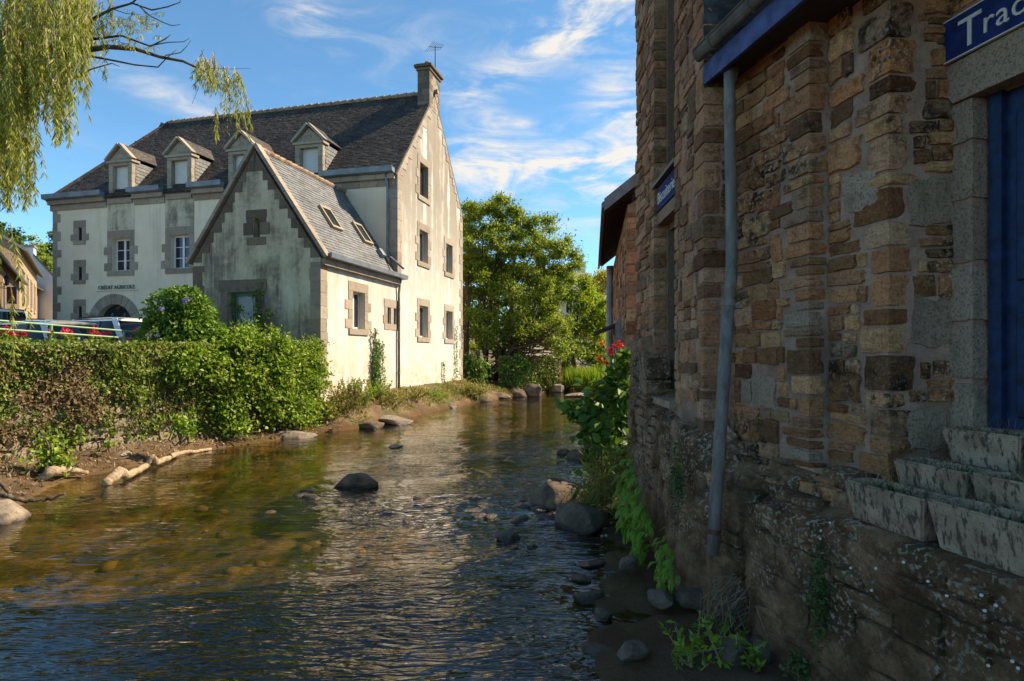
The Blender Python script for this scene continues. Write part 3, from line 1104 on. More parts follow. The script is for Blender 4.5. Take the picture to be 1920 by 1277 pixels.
def ground_z(x, y):
    """height of land and bed"""
    le, re = interp(LE, y), interp(RE, y)
    # left bank: a wall up to y=15.6, then the house, then open bank
    t = (y - WALL_A.y) / (WALL_B.y - WALL_A.y)
    wl = np.where(y < 15.7, WALL_A.x + (WALL_B.x - WALL_A.x) * t, np.where(y < 27.3, -5.1 + (y - 16.1) * 0.255 - 0.02, -3.2 + (y - 27) * 0.30))
    foot = np.where(y < 15.0, 0.30, np.minimum(0.30 + (y - 15.0) * 0.25, 0.82))
    s = np.clip((le - x) / np.maximum(le - wl, 0.4), 0, 1.0)
    zl = foot * s ** 0.8
    zl = np.where(x < wl - 0.15, 1.4, zl)
    s2 = np.clip((x - re) / 1.1, 0, 1)
    top = np.where(y < 8, 0.055, np.where(y < 12, 0.055 + (y - 8) * 0.166, 0.72))
    zr = top * s2
    zr = zr + np.clip((x - 7), 0, 40) * 0.05
    mid = np.minimum(x - le, re - x)
    zb = -0.05 - 0.42 * np.clip(mid / 1.3, 0, 1) ** 0.8
    zb = np.where(y > 32, zb * np.clip((37 - y) / 5, 0, 1) + 0.25 * np.clip((y - 34) / 4, 0, 1), zb)
    z = np.where(x < le, zl, np.where(x > re, zr, zb))
    z = np.where((y > 31) & (x > le - 1) & (z > -0.02), np.maximum(z, np.minimum((y - 31) * 0.12, 0.8)), z)
    far = np.clip((np.hypot(x, y) - 70) / 120, 0, 1)
    z = z + far * 9
    return z


gx = np.unique(np.concatenate([np.linspace(-400, -30, 20), np.linspace(-30, -12, 25), np.arange(-12, 4, 0.11), np.linspace(4, 14, 30), np.linspace(14, 400, 20)]))
gy = np.unique(np.concatenate([np.linspace(-120, -3, 12), np.arange(-3, 24, 0.13), np.linspace(24, 42, 90), np.linspace(42, 90, 25), np.linspace(90, 600, 16)]))
X, Y = np.meshgrid(gx, gy)
XY = np.stack([X.ravel(), Y.ravel()], 1)
Z = ground_z(XY[:, 0], XY[:, 1])
loc = (np.abs(XY[:, 0]) < 14) & (XY[:, 1] < 45)
Z = Z + np.where(loc & (Z < 1.2), 0.035 * fbm(XY, 3, 0.55, 4) + 0.018 * fbm(XY, 4, 2.2, 3), 0)
nx, ny = len(gx), len(gy)
idx = np.arange(nx * ny).reshape(ny, nx)
F = np.stack([idx[:-1, :-1].ravel(), idx[:-1, 1:].ravel(), idx[1:, 1:].ravel(), idx[1:, :-1].ravel()], 1)
ground = link('ground', mesh_np('ground', np.column_stack([XY, Z]), F, True), MAT['ground'])
tag(ground, kind='structure')

gx = np.unique(np.concatenate([np.linspace(-14, -8, 40), np.arange(-8, 3, 0.05), np.linspace(3, 26, 80)]))
gy = np.unique(np.concatenate([np.linspace(-3, 2.5, 20), np.arange(2.5, 14, 0.05), np.arange(14, 24, 0.09), np.linspace(24, 45, 100)]))
X, Y = np.meshgrid(gx, gy)
XY = np.stack([X.ravel(), Y.ravel()], 1)
# a low weir of stones crosses the stream: the water is livelier along it
riff = np.exp(-((XY[:, 1] - (8.1 - 0.42 * (XY[:, 0] + 1.6)) - 0.5 * np.sin(XY[:, 0] * 1.1)) / 0.75) ** 2) * np.clip((XY[:, 0] + 3.6) / 1.4, 0, 1)
calm = np.clip((19 - XY[:, 1]) / 8, 0.25, 1)
q = XY * np.array([1.0, 1.7])
Wz = calm * (0.0035 * fbm(q, 21, 0.9, 3, 0.5)) + riff * (0.022 * fbm(q, 22, 1.25, 3, 0.55))
idx = np.arange(len(gx) * len(gy)).reshape(len(gy), len(gx))
F = np.stack([idx[:-1, :-1].ravel(), idx[:-1, 1:].ravel(), idx[1:, 1:].ravel(), idx[1:, :-1].ravel()], 1)
water = link('river_water', mesh_np('river_water', np.column_stack([XY, Wz]), F, True), MAT['water'])
tag(water, kind='structure')

mb = MB()
pk = [(-40, 6), (-11.6, 6), (-11.3, 3.5), (-6.2, 15.2), (-6.6, 16.0), (-12, 17.2), (-18.6, 23.4), (-24, 27), (-52, 66), (-80, 66), (-80, 6)]
mb.prism([(x, y, 1.385) for x, y in pk], (0, 0, 0.025))
park = mb.build('parking_pavement', MAT['asphalt'])
tag(park, kind='structure')

# ------------------------------------------------------------------ the white house by the river
HO = Vector((-3.92, 20.7, 0))
HA = math.atan2(-0.247, 0.969)
house = empty('white_house', HO, HA)
tag(house, 'big white rendered house with dark slate roof and stepped gable annex on the far bank', 'house')
ZE, ZR = EYE + 6.26, EYE + 10.3          # main eave and ridge
AE, AR = EYE + 2.62, EYE + 5.60          # annex eave and ridge
BASE, YARD = 0.35, 1.40
LEN, DEP = 15.05, 6.8
AW, AD = 4.02, 4.75                       # annex width and depth
HL = lambda name, me, mat, parent=house: link(name, me, mat, parent, True)


def fr_front(u, w, z): return (-u, -w, z)                 # u: metres left from the river corner
def fr_gable(u, w, z): return (w, u, z)                   # u: metres away from the front
def fr_afront(u, w, z): return (-u, -AD - w, z)
def fr_back(u, w, z): return (-u, DEP + w, z)
def fr_left(u, w, z): return (-LEN - w, u, z)
def fr_aleft(u, w, z): return (-AW - w, u, z)


def local_box(mb, fr, u0, u1, w0, w1, z0, z1):
    c = [fr(u, w, z) for z in (z0, z1) for u, w in ((u0, w0), (u1, w0), (u1, w1), (u0, w1))]
    n = len(mb.v)
    mb.v += c
    for q_ in ((0, 3, 2, 1), (4, 5, 6, 7), (0, 1, 5, 4), (1, 2, 6, 5), (2, 3, 7, 6), (3, 0, 4, 7)):
        mb.f.append(tuple(n + i for i in q_))


def fr_stone(name, fr, parent, u0, u1, z0, z1, proud=0.02, depth=0.16, mat='trim', gap=0.004):
    """a dressed stone lying in a wall face"""
    c = fr((u0 + u1) / 2, proud - depth / 2, (z0 + z1) / 2)
    a = Vector(fr(1, 0, 0)) - Vector(fr(0, 0, 0))
    if abs(a.x) > 0.5: sz = (abs(u1 - u0) - gap, depth, z1 - z0 - gap)
    else: sz = (depth, abs(u1 - u0) - gap, z1 - z0 - gap)
    return stone(name, 'trim', mat, parent, c, sz)


def window(fr, u0, u1, z0, z1, jamb=0.16, nj=4, lintel=0.3, sill=0.2, style='casement', mat='trim', rev=0.17, framem='frame', jambs=True, half_shut=0.0):
    """a window: frame mesh, with panes, bars and its granite surround below it"""
    mb = MB()
    t = 0.055
    local_box(mb, fr, u0, u0 + t, -rev - 0.05, -rev, z0, z1)
    local_box(mb, fr, u1 - t, u1, -rev - 0.05, -rev, z0, z1)
    local_box(mb, fr, u0 + t, u1 - t, -rev - 0.05, -rev, z0, z0 + t)
    local_box(mb, fr, u0 + t, u1 - t, -rev - 0.05, -rev, z1 - t, z1)
    wo = mb.build('window', MAT[framem], house, True)
    um = (u0 + u1) / 2
    if style == 'casement':
        mb = MB()
        local_box(mb, fr, um - 0.045, um + 0.045, -rev - 0.045, -rev + 0.008, z0 + t, z1 - t)
        mb.build('mullion', MAT[framem], wo, True)
        for a, b in ((u0 + t, um - 0.045), (um + 0.045, u1 - t)):
            for f_ in (0.33, 0.66):
                mb = MB()
                zb = z0 + (z1 - z0) * f_
                local_box(mb, fr, a, b, -rev - 0.036, -rev - 0.006, zb - 0.014, zb + 0.014)
                mb.build('glazing_bar', MAT[framem], wo, True)
            mb = MB()
            local_box(mb, fr, a, b, -rev - 0.032, -rev - 0.022, z0 + t, z1 - t)
            mb.build('pane', MAT['glass'], wo, True)
    else:
        mb = MB()
        local_box(mb, fr, u0 + t, u1 - t, -rev - 0.032, -rev - 0.022, z0 + t, z1 - t)
        mb.build('pane', MAT['glass'], wo, True)
        if style == 'single':
            mb = MB()
            local_box(mb, fr, u0 + (u1 - u0) * 0.5 - 0.03, u0 + (u1 - u0) * 0.5 + 0.03, -rev - 0.02, -rev + 0.005, z0 + t, z1 - t)
            mb.build('mullion', MAT[framem], wo, True)
    if half_shut > 0:
        zt = z1 - (z1 - z0) * half_shut
        mb = MB()
        n = int((z1 - zt) / 0.055)
        for i in range(n):
            za = zt + i * 0.055
            local_box(mb, fr, u0 + 0.01, u1 - 0.01, -rev + 0.01, -rev + 0.028, za, za + 0.05)
        local_box(mb, fr, u0 + 0.012, u1 - 0.012, -rev + 0.009, -rev + 0.016, zt, z1)
        mb.build('roller_shutter', MAT['shutter'], wo, True)
    if jambs:
        fr_stone('lintel', fr, wo, u0 - jamb * 0.95, u1 + jamb * 0.95, z1, z1 + lintel, mat=mat)
        fr_stone('sill', fr, wo, u0 - jamb * 0.9, u1 + jamb * 0.9, z0 - sill, z0, proud=0.045, mat=mat)
        h = (z1 - z0) / nj
        for i in range(nj):
            for s_, e in ((-1, u0), (1, u1)):
                ln = jamb * (1.65 if i % 2 == 0 else 0.95) * RS.uniform(0.93, 1.05)
                a, b = (e - ln, e) if s_ < 0 else (e, e + ln)
                fr_stone('jamb_stone', fr, wo, a, b, z0 + i * h, z0 + (i + 1) * h, mat=mat)
    return wo


Hh = lambda v: EYE + v
# openings -----------------------------------------------------------
front_open = []
for t_, w_ in ((11.68, 0.86), (8.93, 0.86), (6.2, .86)):
    front_open.append((t_ - w_ / 2, t_ + w_ / 2, Hh(3.31), Hh(4.57)))
slits = []
for zc in (4.84, 3.27, 1.70):
    slits.append((13.7 - 0.12, 13.7 + 0.12, Hh(zc - 0.27), Hh(zc + 0.27)))
arch = (12.0 - 0.9, 12.0 + 0.9, YARD, Hh(2.02), 'arch')
gable_open = [(2.29 - .41, 2.29 + .41, Hh(0.70), Hh(1.88)), (2.29 - .41, 2.29 + .41, Hh(3.53), Hh(4.72)), (2.33 - .40, 2.33 + .40, Hh(6.0), Hh(7.24)),
              (5.08 - .38, 5.08 + .38, Hh(0.70), Hh(1.88)), (5.08 - .38, 5.08 + .38, Hh(3.5), Hh(4.7))]
aside_open = [(-2.7 - .36, -2.7 + .36, Hh(0.80), Hh(1.90)), (-0.66 - .12, -0.66 + .12, Hh(1.06), Hh(1.6)), (-0.20 - .12, -0.20 + .12, Hh(1.06), Hh(1.6))]
adoor = (2.42 - .46, 2.42 + .46, YARD, Hh(1.76))
niche = (1.97 - 0.11, 1.97 + 0.11, Hh(3.23), Hh(3.78), 'arch')

# walls ----------------------------------------------------------------
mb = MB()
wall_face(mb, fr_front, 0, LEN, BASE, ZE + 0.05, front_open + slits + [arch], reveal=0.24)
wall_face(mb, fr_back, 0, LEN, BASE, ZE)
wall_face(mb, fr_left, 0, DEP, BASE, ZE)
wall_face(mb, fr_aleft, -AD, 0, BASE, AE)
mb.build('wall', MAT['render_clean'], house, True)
sl = (ZR - ZE) / (DEP / 2)
mb = MB()
wall_face(mb, fr_gable, 0, DEP, BASE, ZR, gable_open, [(-sl, 1, ZE), (sl, 1, ZE + sl * DEP)], reveal=0.22)
wall_face(mb, fr_gable, -AD, 0, BASE, AE, aside_open, reveal=0.22)
mb.build('gable_wall', MAT['render'], house, True)['label'] = 'sunlit white gable wall streaked with brown stains'
mb = MB()
asl = (AR - AE) / (AW / 2)
wall_face(mb, fr_afront, 0, AW, BASE, AR, [adoor, niche], [(-asl, 1, AE), (asl, 1, AE + asl * AW)], reveal=0.25)
mb.build('annex_gable_wall', MAT['render_stained'], house, True)['label'] = 'shaded annex gable wall with black streaks'
for t_ in (11.68, 8.93, 6.2):                                           # streaked bands of render under the dormers
    mb = MB()
    local_box(mb, fr_front, t_ - 0.66, t_ + 0.66, -0.05, 0.006, Hh(4.9), Hh(6.05))
    mb.build('stained_panel', MAT['render_stained'], house, True)
mb = MB()                                                               # unseen near-black blocks added inside to keep the rooms dark
mb.box((-LEN + 0.3, 0.45, YARD), (-0.45, DEP - 0.3, ZE - 0.1))
mb.box((-AW + 0.3, -AD + 0.4, YARD), (-0.4, 0.3, AE - 0.1))
mb.build('dark_core', MAT['dark'], house, True)

# windows ---------------------------------------------------------------
for o_ in front_open:
    window(fr_front, *o_, jamb=0.24, nj=4, lintel=0.32, sill=0.2, style='casement', rev=0.2)
for o_ in slits:
    window(fr_front, *o_, jamb=0.2, nj=2, lintel=0.27, sill=0.15, style='slit', rev=0.06, framem='dark_wood')
for i, o_ in enumerate(gable_open):
    window(fr_gable, *o_, jamb=0.22, nj=4, lintel=0.27, sill=0.18, style='single', rev=0.17, framem='brown_wood' if i == 2 else 'shutter')
window(fr_gable, *aside_open[0], jamb=0.26, nj=4, lintel=0.28, sill=0.18, style='single', rev=0.17)
for o_ in aside_open[1:]:
    window(fr_gable, *o_, style='slit', rev=0.06, framem='dark_wood', jambs=False)
pw = house
for a, b, c_, d in ((-1.03, 0.17, 1.6, 1.88), (-1.0, .14, .86, 1.06), (-1.08, -.78, 1.06, 1.33), (-.98, -.78, 1.33, 1.6), (-.54, -.32, 1.06, 1.6), (-.08, .06, 1.06, 1.33), (-.08, .14, 1.33, 1.6)):
    fr_stone('surround_stone', fr_gable, house, a, min(b, 0.14), Hh(c_), Hh(d))
# arch of voussoirs and its teal doors
n = 13
ac, ar = 12.0, 0.9
az0 = Hh(2.02) - ar
for i in range(n):
    a0, a1 = math.pi * i / n, math.pi * (i + 1) / n
    mb = MB()
    pts = [(ac - r_ * math.cos(a_), az0 + r_ * math.sin(a_)) for r_, a_ in ((ar + .003, a0 + .008), (ar + 0.40, a0 + .006), (ar + 0.40, (a0 + a1) / 2), (ar + 0.40, a1 - .006), (ar + .003, a1 - .008), (ar + .003, (a0 + a1) / 2))]
    mb.prism([fr_front(u, -0.12, z) for u, z in pts], Vector(fr_front(0, 0.14 + 0.004 * (i % 3), 0)))
    mb.build('voussoir', MAT['trim'], house, True, bevel=0.008)
for s_ in (-1, 1):
    for j in range(5):
        e = ac + s_ * ar
        ln = 0.40
        fr_stone('jamb_stone', fr_front, house, min(e, e + s_ * ln), max(e, e + s_ * ln), YARD + j * (az0 - YARD) / 5, YARD + (j + 1) * (az0 - YARD) / 5)
mb = MB()
for u in (ac - 0.86, ac - 0.30, ac + 0.30, ac + 0.82):
    local_box(mb, fr_front, u - 0.045, u + 0.045, -0.24, -0.18, YARD, az0 + 0.55)
local_box(mb, fr_front, ac - 0.9, ac + 0.9, -0.235, -0.185, Hh(1.22), Hh(1.34))
local_box(mb, fr_front, ac - 0.9, ac + 0.9, -0.235, -0.185, YARD, YARD + 0.5)
dr = mb.build('arched_door', MAT['teal'], house, True)
for a, b in ((ac - .8, ac - .35), (ac - .25, ac + .25), (ac + .35, ac + .78)):
    mb = MB()
    local_box(mb, fr_front, a, b, -0.215, -0.205, YARD + 0.5, Hh(1.22))
    mb.build('pane', MAT['glass'], dr, True)
mb = MB()
local_box(mb, fr_front, ac - .85, ac + .85, -0.22, -0.21, Hh(1.34), Hh(2.0))
mb.build('fanlight', MAT['glass'], dr, True)
# letters on the front
tm = text_mesh('CRÉDIT AGRICOLE', 0.205, 0.012, 1.02)
to = HL('lettering', tm, MAT['letter_green'])
to['label'] = 'green lettering reading CRÉDIT AGRICOLE above the arch'
to.location = (-11.85, -0.05, Hh(2.60))
to.rotation_euler = (R(90), 0, 0)
mb = MB()
local_box(mb, fr_front, 10.85, 12.85, 0.0, 0.05, Hh(2.53), Hh(2.56))
mb.build('letter_rail', MAT['shutter'], house, True)

# annex door, niche -------------------------------------------------------
u0, u1, z0, z1 = adoor
mb = MB()
for a, b in ((u0, u0 + .09), (u1 - .09, u1)):
    local_box(mb, fr_afront, a, b, -0.25, -0.18, z0, z1)
local_box(mb, fr_afront, u0 + .09, u1 - .09, -0.25, -0.18, z1 - .1, z1)
local_box(mb, fr_afront, u0 + .09, u1 - .09, -0.25, -0.18, z0, z0 + .3)
d_ = mb.build('door', MAT['teal'], house, True)
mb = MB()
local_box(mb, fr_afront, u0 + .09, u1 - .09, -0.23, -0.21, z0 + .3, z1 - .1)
mb.build('pane', MAT['pale_glass'], d_, True)  # pale tone paints in the light reflected by the door glass
fr_stone('lintel', fr_afront, house, u0 - .32, u1 + .32, z1, z1 + .34, mat='trim_dark')
for i in range(5):
    for s_, e in ((-1, u0), (1, u1)):
        ln = 0.42 if i % 2 else 0.24
        fr_stone('jamb_stone', fr_afront, house, min(e, e + s_ * ln), max(e, e + s_ * ln), z0 + i * (z1 - z0) / 5, z0 + (i + 1) * (z1 - z0) / 5, mat='trim_dark')
u0, u1, z0, z1 = niche[:4]
fr_stone('niche_stone', fr_afront, house, u0 - .22, u1 + .22, z1 - .02, z1 + .22, mat='trim_dark')
fr_stone('niche_stone', fr_afront, house, u0 - .30, u0, z0 + .08, z0 + .42, mat='trim_dark')
fr_stone('niche_stone', fr_afront, house, u1, u1 + .30, z0 + .08, z0 + .42, mat='trim_dark')
fr_stone('niche_stone', fr_afront, house, u0 - .2, u1 + .2, z0 - .2, z0 + .02, mat='trim_dark')
fr_stone('niche_stone', fr_afront, house, u0 - .2, u0, z0 + .42, z1 - .02, mat='trim_dark')
fr_stone('niche_stone', fr_afront, house, u1, u1 + .2, z0 + .42, z1 - .02, mat='trim_dark')
mb = MB()
local_box(mb, fr_afront, u0 - .02, u1 + .02, -0.27, -0.24, z0 - .02, z1 + .02)
mb.build('niche_back', MAT['glass'], house, True)

# quoins -------------------------------------------------------------------
def quoins(x, y, sx, sy, z0, z1, mat, long=0.42, short=0.22, h=0.36):
    """corner stones; the corner at (x, y), the stones reach to sx, sy"""
    z, i = z0, 0
    while z < z1 - 0.05:
        hh_ = min(h * RS.uniform(0.85, 1.12), z1 - z)
        a, b = (long, short) if i % 2 else (short, long)
        a *= RS.uniform(.92, 1.08)
        b *= RS.uniform(.92, 1.08)
        c = (x + sx * (a / 2 - 0.018), y + sy * (b / 2 - 0.018), z + hh_ / 2)
        stone('quoin', 'trim', mat, house, c, (a, b, hh_ - 0.004))
        z += hh_
        i += 1


quoins(-LEN, 0, 1, 1, YARD - .3, ZE - .32, 'trim')
quoins(0, 0, -1, 1, AE - 0.1, ZE + 0.02, 'trim', 0.36, 0.30)
quoins(0, DEP, -1, -1, BASE, ZE - 0.1, 'trim')
quoins(0, -AD, -1, 1, YARD - 0.5, AE - 0.12, 'trim', 0.34, 0.34, 0.33)
quoins(-AW, -AD, 1, 1, YARD - 0.2, AE - 0.1, 'trim_dark', 0.36, 0.3)


def raking(fr, ua, za, ub, zb, n, mat, ln=0.34, proud=0.02, hgap=0.004):
    """stepped stones that follow a gable's slope from the eave (ua, za) to the top (ub, zb)"""
    s_ = 1 if ub > ua else -1
    for i in range(n):
        z0_, z1_ = za + (zb - za) * i / n, za + (zb - za) * (i + 1) / n
        e0, e1 = ua + (ub - ua) * i / n, ua + (ub - ua) * (i + 1) / n
        inn = e1 + s_ * (ln * RS.uniform(0.55, 1.0) if i % 2 else ln * RS.uniform(.3, .6))
        if s_ > 0: inn = min(inn, ub + 0.04)
        else: inn = max(inn, ub - 0.04)
        mb = MB()
        pts = [fr(e0, proud, z0_ + hgap), fr(inn, proud, z0_ + hgap), fr(inn, proud, z1_), fr(e1, proud, z1_)]
        mb.prism(pts, Vector(fr(0, -0.2 - proud, 0)) - Vector(fr(0, -proud, 0)) if False else Vector(fr(0, -0.2, 0)) - Vector(fr(0, 0, 0)))
        mb.build('raking_stone', MAT[mat], house, True, bevel=0.008)


raking(fr_gable, 0.0, ZE, DEP / 2, ZR, 15, 'trim', 0.32)
raking(fr_gable, DEP, ZE, DEP / 2, ZR, 15, 'trim', 0.32)
raking(fr_afront, 0.0, AE, AW / 2, AR, 11, 'trim_dark', 0.22)
raking(fr_afront, AW, AE, AW / 2, AR, 11, 'trim_dark', 0.22)

# roofs ----------------------------------------------------------------------
def roof_slope(name, o, du, U, dv, V, nrm, poly, mat, w, h, seed, th=0.07):
    """solid slope plus its slates; poly in (u, v)"""
    o, du, dv, nrm = Vector(o), Vector(du), Vector(dv), Vector(nrm)
    mb = MB()
    mb.prism([o + du * a + dv * b - nrm * th for a, b in poly], nrm * th)
    r_ = mb.build(name, MAT[mat], house, True)

    def inside(u, v):
        n_ = len(poly)
        sgn = None
        for i in range(n_):
            p, q_ = poly[i], poly[(i + 1) % n_]
            cr = (q_[0] - p[0]) * (v - p[1]) - (q_[1] - p[1]) * (u - p[0])
            if sgn is None: sgn = cr > 0
            elif (cr > 0) != sgn: return False
        return True
    sm = slates(o, du, dv, nrm, U, V, inside, w, h, seed)
    so = sm.build('slates', MAT[mat], r_, True)
    so['kind'] = 'stuff'
    return r_


pitch = math.atan2(ZR - ZE, DEP / 2)
cp, sp = math.cos(pitch), math.sin(pitch)
SLEN = (DEP / 2) / cp
OV = 0.22                                   # overhang along the slope
TOPX = 12.7
eo = (0.02, -OV * cp, ZE - OV * sp + 0.10)
roof_slope('main_roof', eo, (-1, 0, 0), LEN + 0.3, (0, cp, sp), SLEN + OV, (0, -sp, cp),
           [(0.0, 0), (LEN + 0.22, 0), (TOPX, SLEN + OV), (0.0, SLEN + OV)], 'slate_old', 0.17, 0.095, 5)
roof_slope('back_roof', (0.02, DEP + OV * cp, ZE - OV * sp + 0.10), (-1, 0, 0), LEN + .3, (0, -cp, sp), SLEN + OV, (0, sp, cp),
           [(0.0, 0), (LEN + 0.22, 0), (TOPX, SLEN + OV - .01), (0.0, SLEN + OV - .01)], 'slate_old', 0.35, 0.3, 6)
hv = Vector((LEN + 0.22 - TOPX, 0, ZR - ZE + OV * sp))
hl = hv.length
hv.normalize()
roof_slope('hip_roof', (-LEN - .2, DEP + OV * cp, ZE - OV * sp + .10), (0, -1, 0), DEP + 2 * OV * cp, hv, hl, (-hv.z, 0, hv.x),
           [(0, 0), (DEP + 2 * OV * cp, 0), (DEP / 2 + OV * cp, hl)], 'slate_old', 0.35, 0.3, 7)
mb = MB()
for ys_ in (-OV * cp, DEP + OV * cp):
    a_ = Vector((-LEN - .2, ys_, ZE - OV * sp + .13))
    b_ = Vector((-TOPX, DEP / 2, ZR + .13))
    mb.tube([a_.lerp(b_, i / 12) for i in range(13)], 0.085, 7)
mb.build('hip_tiles', MAT['slate_old'], house, True)['kind'] = 'stuff'
mb = MB()
x_ = -TOPX
while x_ < -0.05:
    l_ = 0.33
    mb.tube([(x_, DEP / 2, ZR + 0.13), (x_ + l_ * 0.5, DEP / 2, ZR + 0.14), (x_ + l_ * 0.97, DEP / 2, ZR + 0.155)], [0.085, 0.09, 0.10], 8)
    x_ += l_
mb.build('ridge_tiles', MAT['ridge'], house, True)['kind'] = 'stuff'

apitch = math.atan2(AR - AE, AW / 2)
ca_, sa_ = math.cos(apitch), math.sin(apitch)
ASL = (AW / 2) / ca_
aov = 0.16
roof_slope('annex_roof', (aov * ca_, -AD + 0.1, AE - aov * sa_ + .09), (0, 1, 0), AD - .1, (-ca_, 0, sa_), ASL + aov, (sa_, 0, ca_),
           [(0, 0), (AD - 0.1, 0), (AD - 0.1, ASL + aov), (0, ASL + aov)], 'slate', 0.2, 0.115, 8)
roof_slope('annex_roof', (-AW - aov * ca_, -AD + 0.1, AE - aov * sa_ + .09), (0, 1, 0), AD - .1, (ca_, 0, sa_), ASL + aov, (-sa_, 0, ca_),
           [(0, 0), (AD - 0.1, 0), (AD - 0.1, ASL + aov - .004), (0, ASL + aov - .004)], 'slate', 0.24, 0.2, 9)
mb = MB()                                     # stone copings on the annex gable
for s_ in (0, 1):
    a_ = Vector((0.17 if s_ == 0 else -AW - 0.17, -AD + 0.04, AE - 0.02))
    b_ = Vector((-AW / 2, -AD + 0.04, AR + 0.18))
    d_ = (b_ - a_).normalized()
    up_ = Vector((0, -1, 0)).cross(d_) * (1 if s_ else -1)
    if up_.z < 0: up_ = -up_
    n_ = 7
    L_ = (b_ - a_).length
    for i in range(n_):
        p0 = a_ + d_ * (L_ * i / n_ + .003)
        p1 = a_ + d_ * (L_ * (i + 1) / n_ - .003)
        m_ = MB()
        m_.obox((p0 + p1) / 2 + up_ * 0.03, d_ * (p1 - p0).length / 2, Vector((0, 0.12, 0)), up_ * 0.05)
        m_.build('coping_stone', MAT['trim'], house, True, bevel=0.015)
y_ = -AD + 0.15
while y_ < -0.05:
    mb.tube([(-AW / 2, y_, AR + 0.13), (-AW / 2, y_ + .28, AR + 0.145)], [0.075, 0.085], 8)
    y_ += 0.29
mb.build('ridge_tiles', MAT['ridge'], house, True)['kind'] = 'stuff'

# cornice and gutters between the dormers
DORM = (11.68, 8.93, 6.2, 3.4)
edges = [LEN + 0.12] + [v for d in DORM for v in (d + 0.66, d - 0.66)] + [0.06]
for i in range(0, len(edges), 2):
    b_, a_ = edges[i], edges[i + 1]
    n_ = max(1, int(round((b_ - a_) / 0.62)))
    for row, (zz0, zz1, pr) in enumerate(((ZE - 0.44, ZE - 0.22, 0.05), (ZE - 0.22, ZE - 0.05, 0.17))):
        for j in range(n_):
            fr_stone('cornice_stone', fr_front, house, a_ + (b_ - a_) * j / n_, a_ + (b_ - a_) * (j + 1) / n_, zz0, zz1, proud=pr, depth=0.3)
    mb = MB()
    g0, g1 = a_ - 0.03, b_ + 0.05
    prof = [(0.15, ZE - 0.05), (0.36, ZE - 0.02), (0.38, ZE + 0.16), (0.35, ZE + 0.16), (0.34, ZE + 0.12), (0.15, ZE + 0.12)]
    mb.prism([fr_front(g0, w_, z_) for w_, z_ in prof], Vector(fr_front(g1 - g0, 0, 0)))
    mb.build('gutter', MAT['zinc'], house, True)
# annex cornice, gutter
for j in range(8):
    fr_stone('cornice_stone', fr_gable, house, -AD + .02 + j * (AD - .05) / 8, -AD + .02 + (j + 1) * (AD - .05) / 8, AE - 0.20, AE - 0.02, proud=0.13, depth=0.3)
mb = MB()
prof = [(0.10, AE - 0.02), (0.30, AE + 0.0), (0.32, AE + 0.13), (0.29, AE + 0.13), (0.10, AE + 0.09)]
mb.prism([fr_gable(-AD + 0.05, w_, z_) for w_, z_ in prof], Vector(fr_gable(AD + .16, 0, 0)))
mb.build('gutter', MAT['zinc'], house, True)
# downpipes
mb = MB()
mb.tube([(0.13, -0.03, AE - .02), (0.10, -0.03, AE - .25), (0.07, -0.03, AE - .5), (0.07, -0.03, 0.8)], 0.045, 10)
dp = mb.build('downpipe', MAT['old_pipe'], house, True, smooth=True)
mb = MB()
for z_ in (1.3, 2.4, 3.5, 4.3):
    mb.tube([(0.07, -0.03, z_), (0.07, -0.03, z_ + .04)], 0.054, 10)
mb.build('pipe_band', MAT['old_pipe'], dp, True)
mb = MB()
mb.tube([(-0.38, -0.22, ZE - .02), (-0.33, -0.10, ZE - .35), (-0.33, -0.07, ZE - .6), (-0.33, -0.07, AE + 1.05), (-0.30, -0.09, AE + .8), (0.28, -0.3, AE + .38), (.38, -.34, AE + .30)], 0.042, 10)
mb.build('downpipe', MAT['zinc'], house, True, smooth=True)

